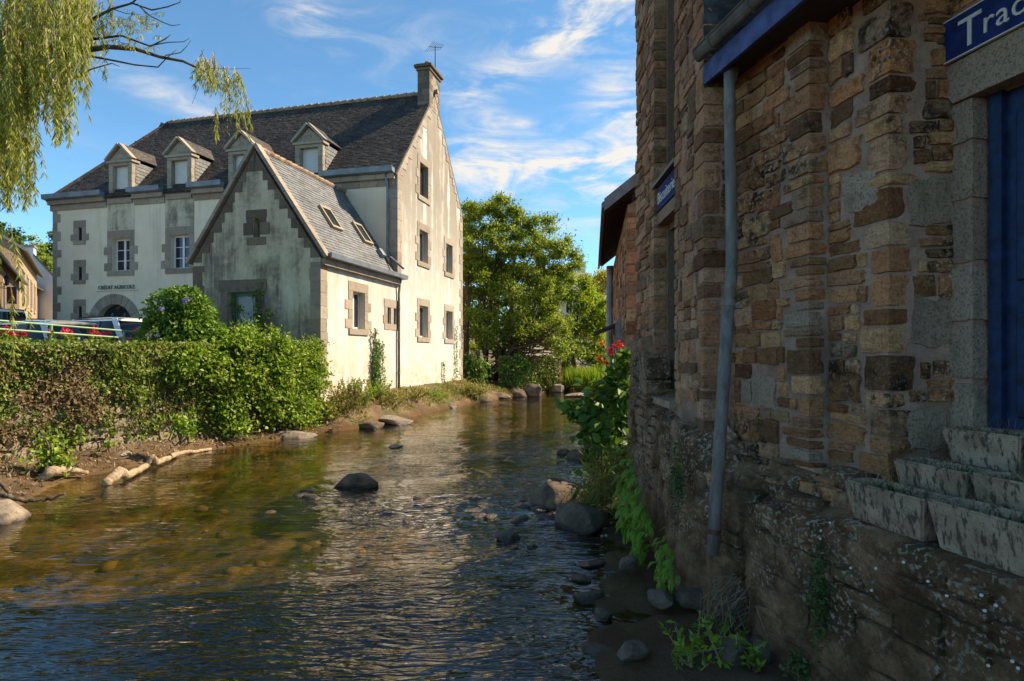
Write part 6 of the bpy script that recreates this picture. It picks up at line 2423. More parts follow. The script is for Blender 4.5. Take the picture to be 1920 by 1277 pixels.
# stones in the stream
for i, (px, py, sx, sy, sz, mt, lb, nm) in enumerate((
        (667, 912, .34, .24, .17, 'rock', 'brown boulder sticking out in midstream', 'boulder'),
        (1050, 948, .46, .42, .3, 'rock', 'largest boulder by the foot of the vine on the near bank', 'boulder'),
        (1087, 985, .36, .25, .23, 'rock', 'squarish boulder just in front of the largest one', 'boulder'),
        (952, 1010, .16, .14, .07, 'rock', 'dark wedge-shaped rock in the riffle', 'rock'),
        (997, 1027, .06, .06, .03, 'rock', 'tiny dark stone beside the wedge-shaped rock', 'rock'),
        (1105, 1125, .15, .09, .055, 'rock', 'long dark rock at the edge of the sand', 'rock'),
        (1130, 1160, .09, .085, .055, 'rock', 'round wet rock in front of the long one on the sand', 'rock'),
        (1120, 1222, .13, .08, .035, 'rock', 'flat wet rock near the frame bottom by the sand', 'rock'),
        (1190, 1252, .14, .09, .035, 'rock', 'mossy flat rock below the ferns at the frame bottom', 'rock'),
        (1085, 1087, .12, .08, .035, 'rock', 'low dark stone awash beside the sand', 'rock'),
        (1110, 1060, .16, .10, .03, 'rock', 'thin flat stone awash below the squarish boulder', 'rock'),
        (1240, 1150, .12, .09, .06, 'rock', 'mossy stone on the sand under the nearest fern', 'rock'),
        (1175, 1080, .10, .09, .06, 'rock', 'small stone on the sand below the middle fern', 'rock'),
        (1300, 1150, .09, .13, .07, 'rock', 'rough stone against the footing near the drain hole', 'rock'),
        (1385, 1255, .12, .14, .08, 'rock', 'rounded stone at the foot of the drain hole', 'rock'),
        (1430, 1250, .1, .12, .07, 'rock', 'second rounded stone at the foot of the drain hole', 'rock'),
        (1060, 852, .18, .16, .1, 'rock', 'dark rock by the hanging vine leaves', 'rock'),
        (1085, 860, .24, .2, .14, 'rock', 'larger dark rock under the hanging vine leaves', 'rock'),
        (740, 838, .30, .14, .04, 'bank_stone', 'long low rock just breaking the surface in midstream', 'rock'))):
    p = wp(px, py, 0)
    gz = 0.0 if px < 1150 else .1
    rock(nm, lb, (p.x, p.y, gz + sz * .15), (sx, sy, sz), i * 1.3, mt, 160 + i)
rs = np.random.RandomState(9)
sm = [rock_mesh(300 + i, 2) for i in range(6)]
for me_ in sm: me_.materials.append(MAT['rock'])
for i in range(26):                              # small stones of the riffle
    x_ = rs.uniform(-3.0, .6)
    y_ = 8.1 - .42 * (x_ + 1.6) + .5 * math.sin(x_ * 1.1) + rs.normal() * .35
    o = link('riffle_stone', sm[i % 6])
    s_ = rs.uniform(.06, .13)
    o.location = (x_, y_, -.018)
    o.scale = (s_ * 1.4, s_, s_ * .5)
    o.rotation_euler = (0, 0, rs.uniform(0, 6))
    tag(o, 'small dark stone breaking the surface in the riffle', 'stone', 'stones of the riffle')
# pebbles and cobbles of the bed and the sand: too many to count
PV, PF, pn = [], [], 0
base_me = [rock_mesh(400 + i, 1, .2) for i in range(5)]
bv = []
for me_ in base_me:
    a_ = np.zeros(len(me_.vertices) * 3)
    me_.vertices.foreach_get('co', a_)
    f_ = np.array([p.vertices[:] for p in me_.polygons])
    bv.append((a_.reshape(-1, 3), f_))
cnt = 0
while cnt < 420:
    y_ = rs.uniform(2.6, 22) if rs.uniform() < .6 else rs.uniform(2.6, 9)
    le, re = float(interp(LE, y_)), float(interp(RE, y_))
    x_ = rs.uniform(le - .6, re + .25)
    g = float(ground_z(np.array([x_]), np.array([y_]))[0])
    big = rs.uniform() < .3
    s_ = rs.uniform(.05, .13) if (big and g < -.2) else rs.uniform(.012, .04)
    v_, f_ = bv[cnt % 5]
    th = rs.uniform(0, 6.28)
    rot = np.array([[math.cos(th), -math.sin(th), 0], [math.sin(th), math.cos(th), 0], [0, 0, 1]])
    q = (v_ * np.array([s_ * rs.uniform(1, 1.6), s_, s_ * .6])) @ rot.T + np.array([x_, y_, g + s_ * .1])
    PV.append(q)
    PF.append(f_ + pn)
    pn += len(q)
    cnt += 1
k = NT('pebble', .8, .3)
k.col(k.mix(k.step(k.sep()[2], -.1, .02), k.ramp(k.isl(), [(0, (.04, .035, .014)), (.5, (.10, .075, .03)), (1, (.2, .14, .06))]), k.ramp(k.isl(), [(0, (.10, .075, .055)), (.5, (.2, .16, .12)), (1, (.33, .27, .2))])))
MAT['pebble'] = k.done()
o = link('pebbles', mesh_np('pebbles', np.concatenate(PV), np.concatenate(PF), True), MAT['pebble'])
tag(o, 'brown pebbles and cobbles on the river bed and sand', 'pebbles', kind='stuff')
# dry leaf litter and grass on the left bank
lf = Leafy()
n = 5200
y_ = rs.uniform(7, 15.5, n)
le = interp(LE, y_)
x_ = le - rs.uniform(0.05, 2.0, n)
g = ground_z(x_, y_)
k_ = g < .6
P = np.stack([x_, y_, g + .02], 1)[k_]
m = len(P)
lf.add(P, rdir(rs, m, .25), rdir(rs, m, 1), rs.uniform(.03, .12, m), rs.uniform(.008, .03, m))
o = lf.build('leaf_litter', MAT['dry'])
tag(o, 'dry brown leaves and stalks strewn over the left bank', 'leaf litter', kind='stuff')

# ------------------------------------------------------------------ bank plants below the house
def blades(name, label, cat, pts, n, L, W, mat, seed, spread=.25, up=1.8, group=None, pname='blades', kind=None):
    rs = np.random.RandomState(seed)
    lf = Leafy()
    for c, k_ in pts:
        m = int(n * k_)
        P = np.array(c) + rs.normal(size=(m, 3)) * np.array([spread, spread, .03]) * k_
        lf.add(P, rdir(rs, m, up), rdir(rs, m), rs.uniform(.5, 1, m) * L * k_, W, fold=.1)
    o = lf.build(name, MAT[mat])
    return tag(o, label, cat, group, kind)


def upright(name, label, base, h, n, r, mat, seed, leaf=.07, cat='plant'):
    """several upright stems clothed with small leaves"""
    rs = np.random.RandomState(seed)
    root = empty(name, base)
    tag(root, label, cat)
    mb = MB()
    lf = Leafy()
    for i in range(n):
        b0 = Vector(base) + Vector((rs.normal() * r * .5, rs.normal() * r * .5, -.03))
        t0 = b0 + Vector((rs.normal() * r, rs.normal() * r, h * rs.uniform(.6, 1.05)))
        mid = b0.lerp(t0, .5) + Vector((rs.normal() * .04, rs.normal() * .04, 0))
        mb.tube([b0, mid, t0], [.008, .006, .003], 4, cap=False)
        m = int(60 * h)
        f_ = rs.uniform(.12, 1.0, m) ** .8
        P = np.array([tuple(b0.lerp(mid, min(1, q * 2)) if q < .5 else mid.lerp(t0, q * 2 - 1)) for q in f_])
        lf.add(P, rdir(rs, m, .35), rdir(rs, m, .8), leaf * rs.uniform(.6, 1.2, m), leaf * .4)
    mb.build('stems', MAT['dry'], root)
    lf.build('leaves', MAT[mat], root)
    return root


for i, (px, py, D, h, mt, lb) in enumerate(((648, 755, 16.2, .95, 'weed', 'tall dry yellow-green weeds by the annex corner'), (625, 770, 15.6, .7, 'weed', 'yellowish weeds next to the spilling shrub'), (675, 760, 17.0, .8, 'hedge', 'green weeds below the annex window'), (705, 745, 18.2, .6, 'hedge', 'short green weeds at the foot of the annex wall'),
                                            (735, 750, 18.6, .5, 'weed', 'low yellow weeds by the foot of the house drainpipe'), (775, 745, 20.3, .4, 'weed', 'low flowering weeds below the gable wall'), (820, 745, 22.0, .35, 'hedge', 'low green tuft on the bank under the gable'))):
    p = at(px, py, D)
    g = float(ground_z(np.array([p.x]), np.array([p.y]))[0])
    upright('bank_weeds', lb, (p.x, p.y, g), h, 26, .3, mt, 80 + i, .08)
p = at(880, 738, 24.5)
shrub('bank_bush', 'round yellow-green bush on the bank past the gable corner', 'bush', (p.x, p.y, .3), [((p.x, p.y, .55), (.75, .6, .5)), ((p.x - .5, p.y - .3, .45), (.5, .5, .35)), ((p.x + .5, p.y + .2, .45), (.5, .45, .35))], 2600, .09, 'weed', 90, .4)
# creeper climbing the annex wall
p = at(703, 700, 18.6)
rs = np.random.RandomState(92)
wallx = lambda s_: HO.x + math.cos(HA) * .06 - math.sin(HA) * s_
s0_ = -1.72
cb_ = Vector((HO.x - math.sin(HA) * s0_ + .08, HO.y + math.cos(HA) * s0_, .9))
root = empty('wall_creeper', cb_)
tag(root, 'slender dark green creeper climbing the sunlit annex wall', 'creeper')
lf = Leafy()
mb = MB()
for i in range(9):
    h = rs.uniform(.7, 1.9)
    a0 = rs.normal() * .16
    pts = []
    for k_ in range(7):
        f_ = k_ / 6
        s_ = a0 + .05 * rs.normal() + .08 * f_ * (1 if i % 2 else -1)
        pts.append(cb_ + Vector((-math.sin(HA) * s_ + .05 * rs.uniform(), math.cos(HA) * s_, h * f_)))
    mb.tube(pts, .008, 4, cap=False)
    m = int(95 * h)
    P = np.array([tuple(pts[min(5, int(q * 6))].lerp(pts[min(6, int(q * 6) + 1)], q * 6 - int(q * 6))) for q in rs.uniform(0, .999, m)]) + rs.normal(size=(m, 3)) * np.array([.03, .05, .03])
    lf.add(P, rdir(rs, m, .2), rdir(rs, m, .2, np.array([.97, -.25, 0]), 1), .085 * rs.uniform(.6, 1.2, m), .05)
mb.build('stems', MAT['bark'], root)
lf.build('leaves', MAT['vine'], root)
for j, (sv, zv, hv_) in enumerate(((4.25, .9, .8), (5.75, .9, 2.3))):
    b0 = Vector((HO.x - math.sin(HA) * sv + .06, HO.y + math.cos(HA) * sv, zv))
    root = empty('wall_creeper', b0)
    tag(root, ['short sparse creeper on the gable wall below its windows', 'tall thin creeper near the far corner of the gable wall'][j], 'creeper')
    m = int(90 * hv_)
    f_ = rs.uniform(0, 1, m)
    P = np.array(b0) + np.stack([.03 * rs.normal(size=m) + .03, .05 * rs.normal(size=m), f_ * hv_], 1)
    lf = Leafy()
    lf.add(P, rdir(rs, m, .2), rdir(rs, m, .2, np.array([.97, -.25, 0]), 1), .075, .05)
    lf.build('leaves', MAT['vine'], root)
    mb = MB()
    mb.tube([b0, b0 + Vector((.01, .03, hv_ * .5)), b0 + Vector((.01, -.02, hv_))], .006, 4)
    mb.build('stems', MAT['bark'], root)
# ground cover of the bank
lf = Leafy()
n = 9000
y_ = rs.uniform(14.8, 29, n)
le = interp(LE, y_)
x_ = le - rs.uniform(.15, 1.9, n)
gx0 = -5.1 + (y_ - 16.1) * .255
k_ = (x_ > gx0 + .1) | (y_ > 27.6)
k_ &= fbm(np.stack([x_, y_], 1), 77, .35, 3) > -.25
P = np.stack([x_, y_, ground_z(x_, y_) + .02], 1)[k_]
m = len(P)
s = rs.uniform(.05, .15, m)
lf.add(P, rdir(rs, m, .9), rdir(rs, m, .6), s, s * .3)
o = lf.build('bank_ground_cover', MAT['weed'])
tag(o, 'straggling yellow-green ground cover on the bank below the white house', 'ground cover', kind='stuff')

# ------------------------------------------------------------------ plants of the near bank
p = at(1150, 800, 8.6)
cl = [(tuple(at(px, py, D)), r_) for px, py, D, r_ in ((1165, 690, 8.7, .24), (1150, 730, 8.6, .3), (1175, 740, 8.3, .26), (1130, 760, 8.6, .3), (1165, 790, 8.2, .3), (1105, 775, 8.8, .26), (1140, 820, 8.4, .3), (1080, 765, 9.0, .22), (1110, 815, 8.7, .26), (1165, 840, 8.0, .28), (1125, 860, 8.3, .26), (1178, 675, 8.5, .18), (1150, 885, 7.9, .24))]
vine = shrub('hanging_vine', 'large-leaved dark green vine bush hanging over the water beside the tall stone house', 'bush', (p.x + .3, p.y, .3), cl, 1150, .17, 'vine', 93, .72, fine=True, up=.9)
rg = empty('red_geranium', tuple(at(1150, 680, 8.6)))
tag(rg, 'red geraniums blooming on top of the dark green vine bush', 'flower')
flower_heads(rg, [(tuple(at(px, py, 8.45)), r_) for px, py, r_ in ((1160, 643, .04), (1152, 650, .035), (1163, 648, .035), (1128, 645, .035), (1143, 656, .03), (1123, 670, .04), (1131, 674, .035), (1136, 681, .03), (1145, 664, .03))], 'petal_red', .03, 94, 22)
mb = MB()
for px, py in ((1160, 643), (1152, 650), (1128, 645), (1143, 656), (1123, 670), (1136, 681)):
    mb.tube([at(px, py, 8.45), at(px + 4, py + 25, 8.5), at(1150, 720, 8.6)], .006, 4)
mb.build('stems', MAT['vine'], rg)
# tangle of weeds between the vine and the ferns
lf = Leafy()
rs = np.random.RandomState(95)
for px, py, D, r_ in ((1130, 900, 7.3, .3), (1150, 930, 6.9, .28), (1115, 935, 7.0, .25), (1165, 880, 7.2, .25), (1100, 960, 6.9, .16)):
    c = np.array(at(px, py, D))
    m = 420
    P = c + rs.normal(size=(m, 3)) * r_ * .55
    lf.add(P, rdir(rs, m, .5), rdir(rs, m), rs.uniform(.05, .2, m), .014)
o = lf.build('rank_grass', MAT['weed'])
tag(o, 'rank yellowish grass between the boulders and the ferns', 'grass', kind='stuff')


def fern(name, label, c, n, L, seed, mat='fern', droop=.9, spread=.22, cat='fern', out=(-1, -.35, 0)):
    """fronds arching from one crown: each with a rib and two rows of leaflets"""
    rs = np.random.RandomState(seed)
    root = empty(name, c)
    tag(root, label, cat)
    c = Vector(c)
    out = Vector(out)
    for i in range(n):
        b0 = c + Vector(rs.normal(size=3) * np.array([.03, spread, spread * 1.2]))
        d = (out * rs.uniform(.5, 1.1) + Vector((rs.normal() * .35, rs.normal() * .7, rs.uniform(0, .7)))).normalized()
        Lf = L * rs.uniform(.55, 1.1)
        pts = []
        q = b0.copy()
        dd = d.copy()
        K = 16
        for k_ in range(K):
            pts.append(q.copy())
            q = q + dd * Lf / K
            dd = (dd + Vector((0, 0, -droop * .17))).normalized()
        P, A, N, S = [], [], [], []
        for k_ in range(1, K):
            t_ = (pts[k_] - pts[k_ - 1]).normalized()
            side = t_.cross(Vector((0, 0, 1)))
            if side.length < .1: side = Vector((0, 1, 0))
            side.normalize()
            w_ = Lf * .21 * math.sin(math.pi * (k_ + .6) / (K + .5)) ** .7
            for s_ in (-1, 1):
                for h in (0, .5):
                    P.append(pts[k_ - 1].lerp(pts[k_], h))
                    A.append(side * s_ + t_ * .45 + Vector((0, 0, -.15)))
                    N.append(side.cross(t_))
                    S.append(w_)
        lf = Leafy()
        lf.add(np.array(P), np.array(A), np.array(N) + rs.normal(size=(len(P), 3)) * .15, np.array(S), np.array(S) * .25, fold=.1)
        lf.build('frond', MAT[mat], root)
    return root


fern('hart_fern', 'bright green fern clump on the footing below the vine', tuple(at(1178, 925, 6.15)), 95, .19, 101, out=(-.8, -.7, .1), spread=.15, droop=.9)
fern('hart_fern', 'long bright green fern clump hanging down the footing in the middle', tuple(at(1203, 985, 5.55)), 100, .18, 102, out=(-.8, -.7, .1), spread=.14, droop=.9)
fern('hart_fern', 'lowest bright green fern clump on the footing near the sand', tuple(at(1250, 1060, 4.75)), 70, .13, 103, out=(-.8, -.7, .1), spread=.09, droop=1.0)


def cushion(name, label, c, size, n, leaf, mat, seed, out=(-1, -.3, 0), cat='plant', flowers=0):
    rs = np.random.RandomState(seed)
    root = empty(name, c)
    tag(root, label, cat)
    lf = Leafy()
    o3 = np.array(out)
    P = np.array(c) + rs.normal(size=(n, 3)) * np.array(size) * .5
    lf.add(P, rdir(rs, n, -.5, o3, .6), rdir(rs, n, .4, o3, 1), leaf * rs.uniform(.6, 1.3, n), leaf * .8, fine=False)
    lf.build('foliage', MAT[mat], root)
    return root


cushion('wall_cress', 'dark green cushion plant on the stone wall left of the drainpipe', tuple(at(1272, 900, 4.72)), (.05, .12, .26), 620, .024, 'moss', 111)
cushion('wall_cress', 'small-leaved trailing plant on the footing below the first trough', tuple(at(1540, 1110, 3.22)), (.05, .08, .24), 520, .024, 'moss', 112)
cushion('wall_cress', 'tiny green tuft on the footing at the frame edge', tuple(at(1908, 1165, 2.42)), (.04, .06, .08), 160, .02, 'moss', 113)
cushion('wall_cress', 'small green tuft low on the footing near the frame bottom', tuple(at(1500, 1250, 3.3)), (.06, .08, .07), 160, .03, 'moss', 114)
for i, (px, py, D, lb) in enumerate(((1300, 1245, 3.55, 'leafy weed on the sand at the frame bottom'), (1330, 1190, 3.8, 'small leafy weed beside the drain hole'), (1395, 1215, 3.6, 'green sprout under the tangle in the drain hole'))):
    p = at(px, py, D)
    upright('sand_weed', lb, (p.x, p.y, max(.05, p.z - .1)), .24, 8, .09, 'fern', 120 + i, .06)
# the dead tangle hanging from the drain hole
rs = np.random.RandomState(130)
mb = MB()
hc = Vector(hole_c)
for i in range(170):
    a = hc + Vector((rs.normal() * .05 - .02, rs.normal() * .09, rs.uniform(-.1, .1)))
    b = a + Vector((-.10 + rs.normal() * .06, rs.normal() * .09, -rs.uniform(.12, .42)))
    m_ = a.lerp(b, .45) + Vector((-.06 + rs.normal() * .04, rs.normal() * .04, .04))
    mb.tube([a, m_, b], rs.uniform(.0018, .004), 4, cap=False)
o = mb.build('dead_stalk_tangle', MAT['dry'])
tag(o, 'tangle of dead brown stalks hanging from the drain hole in the footing', 'dead stalks', kind='stuff')
# daisies scattered on the footing
for i, (px, py) in enumerate(((1694, 1054), (1671, 1082), (1642, 1066), (1634, 1107), (1595, 1065), (1538, 1010), (1539, 995), (1775, 1117), (1840, 1116), (1846, 1145), (1853, 1248), (1898, 1240), (1867, 1135), (1909, 1253), (1556, 980), (1740, 1090))):
    D = 2.35 / ((px - 960) / FPX + .208)
    p = at(px, py, D - .045)
    lf = Leafy()
    rs = np.random.RandomState(140 + i)
    nn = 14
    w_ = np.linspace(0, 6.28, nn, endpoint=False)
    fx_, fz_ = np.array([.8, -.6, 0]), np.array([0, 0, 1.0])
    A = np.cos(w_)[:, None] * fx_ + np.sin(w_)[:, None] * fz_
    lf.add(np.tile(np.array(p), (nn, 1)), A, np.tile(np.array([-.6, -.8, .1]), (nn, 1)) + rs.normal(size=(nn, 3)) * .1, .0075, .005)
    o = lf.build('daisy', MAT['daisy'])
    tag(o, 'tiny white daisy growing on the mossy footing', 'flower', 'daisies on the footing')

# ------------------------------------------------------------------ willow over the left bank
rs = np.random.RandomState(150)
wil = empty('weeping_willow', (-11.6, 8.8, 1.4))
tag(wil, 'weeping willow whose leafy strands hang into the upper left of the view', 'tree')
mb = MB()
DW = 9.2
mb.tube([(-11.6, 8.8, 1.2), (-11.5, 8.9, 3.2), (-11.0, 9.0, 5.2), (-10.0, 9.1, 6.6), (-9.0, 9.2, 7.6)], [.42, .36, .28, .2, .14], 10)
def bw(px, py, D=DW): return at(px, py, D)
limbs = [
    ([(-10.6, 9.0, 6.0), bw(20, 60), bw(120, 105), bw(160, 95), bw(205, 88), bw(255, 95), bw(300, 103), bw(345, 117), bw(380, 128), bw(400, 145)], .075, .012),
    ([bw(120, 105), bw(170, 78), bw(230, 70), bw(280, 86), bw(310, 72), bw(320, 65)], .032, .006),
    ([bw(155, 103), bw(205, 114), bw(250, 123), bw(296, 125), bw(312, 112), bw(332, 92)], .022, .006),
    ([bw(60, 185), bw(137, 150), bw(172, 130), bw(208, 121), bw(225, 125)], .022, .005),
    ([bw(60, 110), bw(150, 52), bw(180, 30), bw(215, 18), bw(248, 3), bw(285, -30)], .04, .012),
    ([bw(245, 5), bw(285, 15), bw(315, 14), bw(338, 8), bw(340, -5)], .018, .005),
    ([bw(258, 8), bw(280, 30), bw(305, 42), bw(325, 48), bw(338, 46)], .016, .005),
    ([bw(215, 18), bw(240, 25), bw(265, 27)], .01, .004),
    ([bw(280, 86), bw(315, 82), bw(345, 76), bw(355, 72)], .012, .004),
    ([bw(310, 104), bw(340, 102), bw(348, 88), bw(358, 76)], .010, .004),
    ([bw(370, 120), bw(375, 140), bw(372, 165), bw(360, 195)], .006, .003),
    ([bw(385, 128), bw(430, 128), bw(470, 128)], .006, .003),
    ([(-10.0, 9.1, 6.6), (-8.8, 9.0, 8.0), (-7.6, 9.1, 8.8), (-6.8, 9.2, 8.9)], .14, .05),
    ([(-10.6, 9.0, 6.0), (-9.2, 8.7, 7.2), (-8.2, 8.5, 7.9), (-7.2, 8.4, 8.0)], .12, .04),
]
for path_, r0_, r1_ in limbs:
    m = len(path_)
    pts = [Vector(q) + (Vector(rs.normal(size=3) * .012) if 0 < i < m - 1 else Vector()) for i, q in enumerate(path_)]
    mb.tube(pts, [.75 * (r0_ + (r1_ - r0_) * i / (m - 1)) for i in range(m)], 6)
twigs = MB()
lf = Leafy()


def strand(p, L, seed_dir=(0, 0, 0), dens=60, size=.125, sway=.05, out=0.12):
    """one hanging shoot with narrow drooping leaves"""
    p = Vector(p)
    K = max(4, int(L / .18))
    d = Vector((rs.normal() * out, rs.normal() * out, -1)) + Vector(seed_dir)
    pts = []
    q = p.copy()
    dd = d.normalized()
    for k_ in range(K + 1):
        pts.append(q.copy())
        q = q + dd * (L / K)
        dd = (dd + Vector((rs.normal() * sway, rs.normal() * sway, -.22))).normalized()
    twigs.tube(pts, [.0045 * (1 - .7 * i / K) for i in range(K + 1)], 3, cap=False)
    m = int(dens * L)
    f_ = rs.uniform(0.03, .999, m) * K
    i_ = f_.astype(int)
    arr = np.array([tuple(v) for v in pts])
    P = arr[i_] + (arr[i_ + 1] - arr[i_]) * (f_ - i_)[:, None]
    A = rdir(rs, m, -1.7)
    s = size * rs.uniform(.55, 1.2, m)
    lf.add(P, A, rdir(rs, m), s, s * .135, fold=.15)


# the curtain at the left edge: lower hem follows the photograph's shape
hem_x = [-140, -60, 0, 20, 40, 55, 75, 100, 118, 140, 155, 170]
hem_y = [390, 385, 370, 385, 320, 240, 230, 225, 265, 170, 140, 100]
for i in range(440):
    px = rs.uniform(-140, 165) if i > 90 else rs.uniform(-40, 60)
    D = rs.uniform(8.2, 10.2)
    hy = float(np.interp(px, hem_x, hem_y)) * rs.uniform(.55, 1.02)
    top = rs.uniform(-330, hy - 70)
    L = (hy - top) / FPX * D
    if L > 3.0:
        top = hy - rs.uniform(1.2, 3.0) * FPX / D
        L = (hy - top) / FPX * D
    strand(at(px, top, D), L, dens=62)
for i in range(34):                                       # dense tips that define the hem
    px, hy = [(60, 392), (10, 395), (20, 385), (108, 270), (100, 255), (115, 265), (5, 390), (50, 350), (30, 340), (75, 225), (150, 170), (62, 385), (56, 370), (128, 190)][i % 14]
    D = rs.uniform(8.8, 9.6)
    L = rs.uniform(.7, 1.2)
    strand(at(px + rs.normal() * 5, hy - L * FPX / D, D), L, dens=80)
for i in range(7):                                       # low strands at the very edge, in front of the ivy
    px = rs.uniform(-50, 22)
    D = rs.uniform(7.4, 8.2)
    hy = rs.uniform(640, 800) if px < 6 else rs.uniform(600, 700)
    L = rs.uniform(.8, 1.6)
    strand(at(px, hy - L * FPX / D, D), L, dens=70)
for i in range(3):
    strand(at(-60 + rs.uniform(0, 50), 330, 8.0), rs.uniform(1.5, 2.3), dens=66)
for i in range(64):                                       # spray at the tip of the long limb
    t_ = rs.uniform(0, 1)
    px = 365 + 85 * t_ + rs.normal() * 6
    py = 108 + 30 * t_ + rs.normal() * 8
    hem = 150 + 70 * t_ if t_ < .55 else rs.choice([185, 215, 250, 268])
    L = max(.25, (hem - py) / FPX * DW * rs.uniform(.5, 1.05))
    strand(at(px, py, DW + rs.normal() * .25), L, (rs.normal() * .2, 0, 0), dens=62, size=.10, sway=.09, out=.25)
for i in range(6):
    strand(at(rs.choice([405, 440, 452]) + rs.normal() * 3, 200, DW), rs.uniform(.35, .6), dens=70, size=.1)
for i in range(60):                                       # sprigs along the upper limbs
    px = rs.uniform(165, 290)
    py = rs.uniform(30, 92)
    strand(at(px, py, DW + rs.normal() * .2), rs.uniform(.12, .32), (rs.normal() * 1.2, 0, 1.2 + rs.normal() * .5), dens=70, size=.085, sway=.2, out=.6)
for i in range(26):
    px = rs.uniform(150, 215)
    strand(at(px, rs.uniform(-30, 30), DW), rs.uniform(.2, .6), dens=60, size=.1)
mb.build('trunk', MAT['bark'], wil, smooth=True)
o = twigs.build('twigs', MAT['dry'], wil)
o['kind'] = 'stuff'
lf.build('crown', MAT['willow'], wil)

# ------------------------------------------------------------------ trees behind the house
DT = 31.5
b0 = at(925, 715, DT)
bz = .55
stems = []
rs = np.random.RandomState(160)
for px, py, dd in ((885, 470, .5), (905, 440, -.5), (935, 430, 0), (965, 450, .8), (1000, 470, -.4), (1040, 500, .3), (1060, 590, -.6), (900, 560, -.9), (1010, 570, -1.0)):
    e = at(px, py, DT + dd)
    s0_ = Vector((b0.x + rs.normal() * .25, b0.y + rs.normal() * .2, bz))
    m1 = s0_.lerp(e, .33) + Vector((rs.normal() * .2, rs.normal() * .2, .35))
    m2 = s0_.lerp(e, .68) + Vector((rs.normal() * .25, rs.normal() * .2, .25))
    stems.append(([s0_, m1, m2, e], rs.uniform(.09, .16), .025))
cl = []
rs = np.random.RandomState(165)
crown_rows = [(385, 872, 960), (400, 866, 985), (420, 866, 1010), (440, 866, 1040), (460, 866, 1070), (480, 866, 1092), (500, 866, 1085), (520, 866, 1070), (545, 866, 1050), (570, 868, 1040), (595, 868, 1050), (620, 870, 1075), (645, 872, 1090)]
for py, xa, xb in crown_rows:
    nq = int((xb - xa) / 12)
    for q in range(nq):
        px = xa + (xb - xa) * (q + rs.uniform(0, 1)) / nq
        if py > 600 and rs.uniform() < .15: continue
        cl.append((tuple(at(px, py + rs.normal() * 8, DT + rs.normal() * 1.1)), (rs.uniform(.35, .75), rs.uniform(.35, .7), rs.uniform(.25, .5))))
tree('river_tree', 'many-stemmed broadleaf tree with dense crown at the river bend behind the house', 'tree', (b0.x, b0.y, bz), stems, cl, 1900, .15, 'tree', 161, aspect=.45)
# bare tangled boughs leaning over the water
mb = MB()
for i in range(46):
    s0_ = Vector((b0.x + rs.uniform(-.3, 1.2), b0.y + rs.normal() * .4, rs.uniform(1.0, 2.6)))
    e = at(rs.uniform(985, 1110), rs.uniform(600, 690), DT - 1 + rs.normal() * .6)
    mid = s0_.lerp(e, .5) + Vector((0, 0, rs.uniform(.1, .8)))
    mb.tube([s0_, s0_.lerp(mid, .6) + Vector(rs.normal(size=3) * .08), mid, mid.lerp(e, .5) + Vector(rs.normal(size=3) * .1), e], [.035, .028, .02, .013, .005], 4, cap=False)
tg = mb.build('leaning_thicket', MAT['bark'])
tag(tg, 'bare brown boughs leaning over the water under the river tree', 'boughs', kind='stuff')

DL = 36.0
bL = at(1080, 700, DL)
cl = []
for px, py, rr in ((1060, 520, .8), (1085, 530, .7), (1040, 535, .8), (1105, 560, .8), (1130, 590, .8), (1120, 630, .8), (1100, 670, .8), (1060, 680, .7), (1130, 680, .7), (1085, 560, .8), (1110, 580, .8), (1060, 560, .8), (1125, 610, .7), (1090, 610, .9), (1050, 600, .8), (1120, 650, .7), (1085, 655, .8), (1030, 560, .7), (1130, 570, .6), (1010, 600, .8), (1040, 650, .6)):
    for q in range(3):
        cl.append((tuple(at(px + rs.normal() * 10, py + rs.normal() * 9, DL + rs.normal() * .9)), rr * rs.uniform(.6, .9)))
tree('pale_tree', 'pale green tree behind the bare boughs at the river bend', 'tree', (bL.x, bL.y, .7), [([(bL.x, bL.y, .6), (bL.x - .2, bL.y, 2.0), (bL.x, bL.y, 3.6), (bL.x + .2, bL.y, 5.0)], .14, .04), ([(bL.x, bL.y, 1.2), (bL.x - 1.0, bL.y, 2.6), (bL.x - 1.6, bL.y, 4.2)], .09, .03)], cl, 2400, .15, 'tree_light', 163, aspect=.45)
DY = 52.0
bY = at(1125, 690, DY)
tree('yellow_tree', 'bright yellow-leaved tree beyond the gabled stone building', 'tree', (bY.x, bY.y, .8), [([(bY.x, bY.y, .6), (bY.x, bY.y, 3.2), (bY.x - .3, bY.y, 6.2)], .16, .05)],
     [(tuple(at(px + rs.normal() * 5, py + rs.normal() * 5, DY + rs.normal())), rr) for px, py, rr in ((1100, 575, 1.0), (1125, 600, 1.0), (1145, 590, 1.0), (1105, 620, 1.0), (1135, 640, 1.0), (1105, 530, .9), (1125, 520, 1.0), (1140, 530, 1.0), (1095, 545, .8), (1120, 550, 1.1), (1140, 560, 1.0), (1150, 520, 1.0), (1105, 560, .8), (1130, 580, .9))], 1300, .22, 'tree_yellow', 164, aspect=.5)
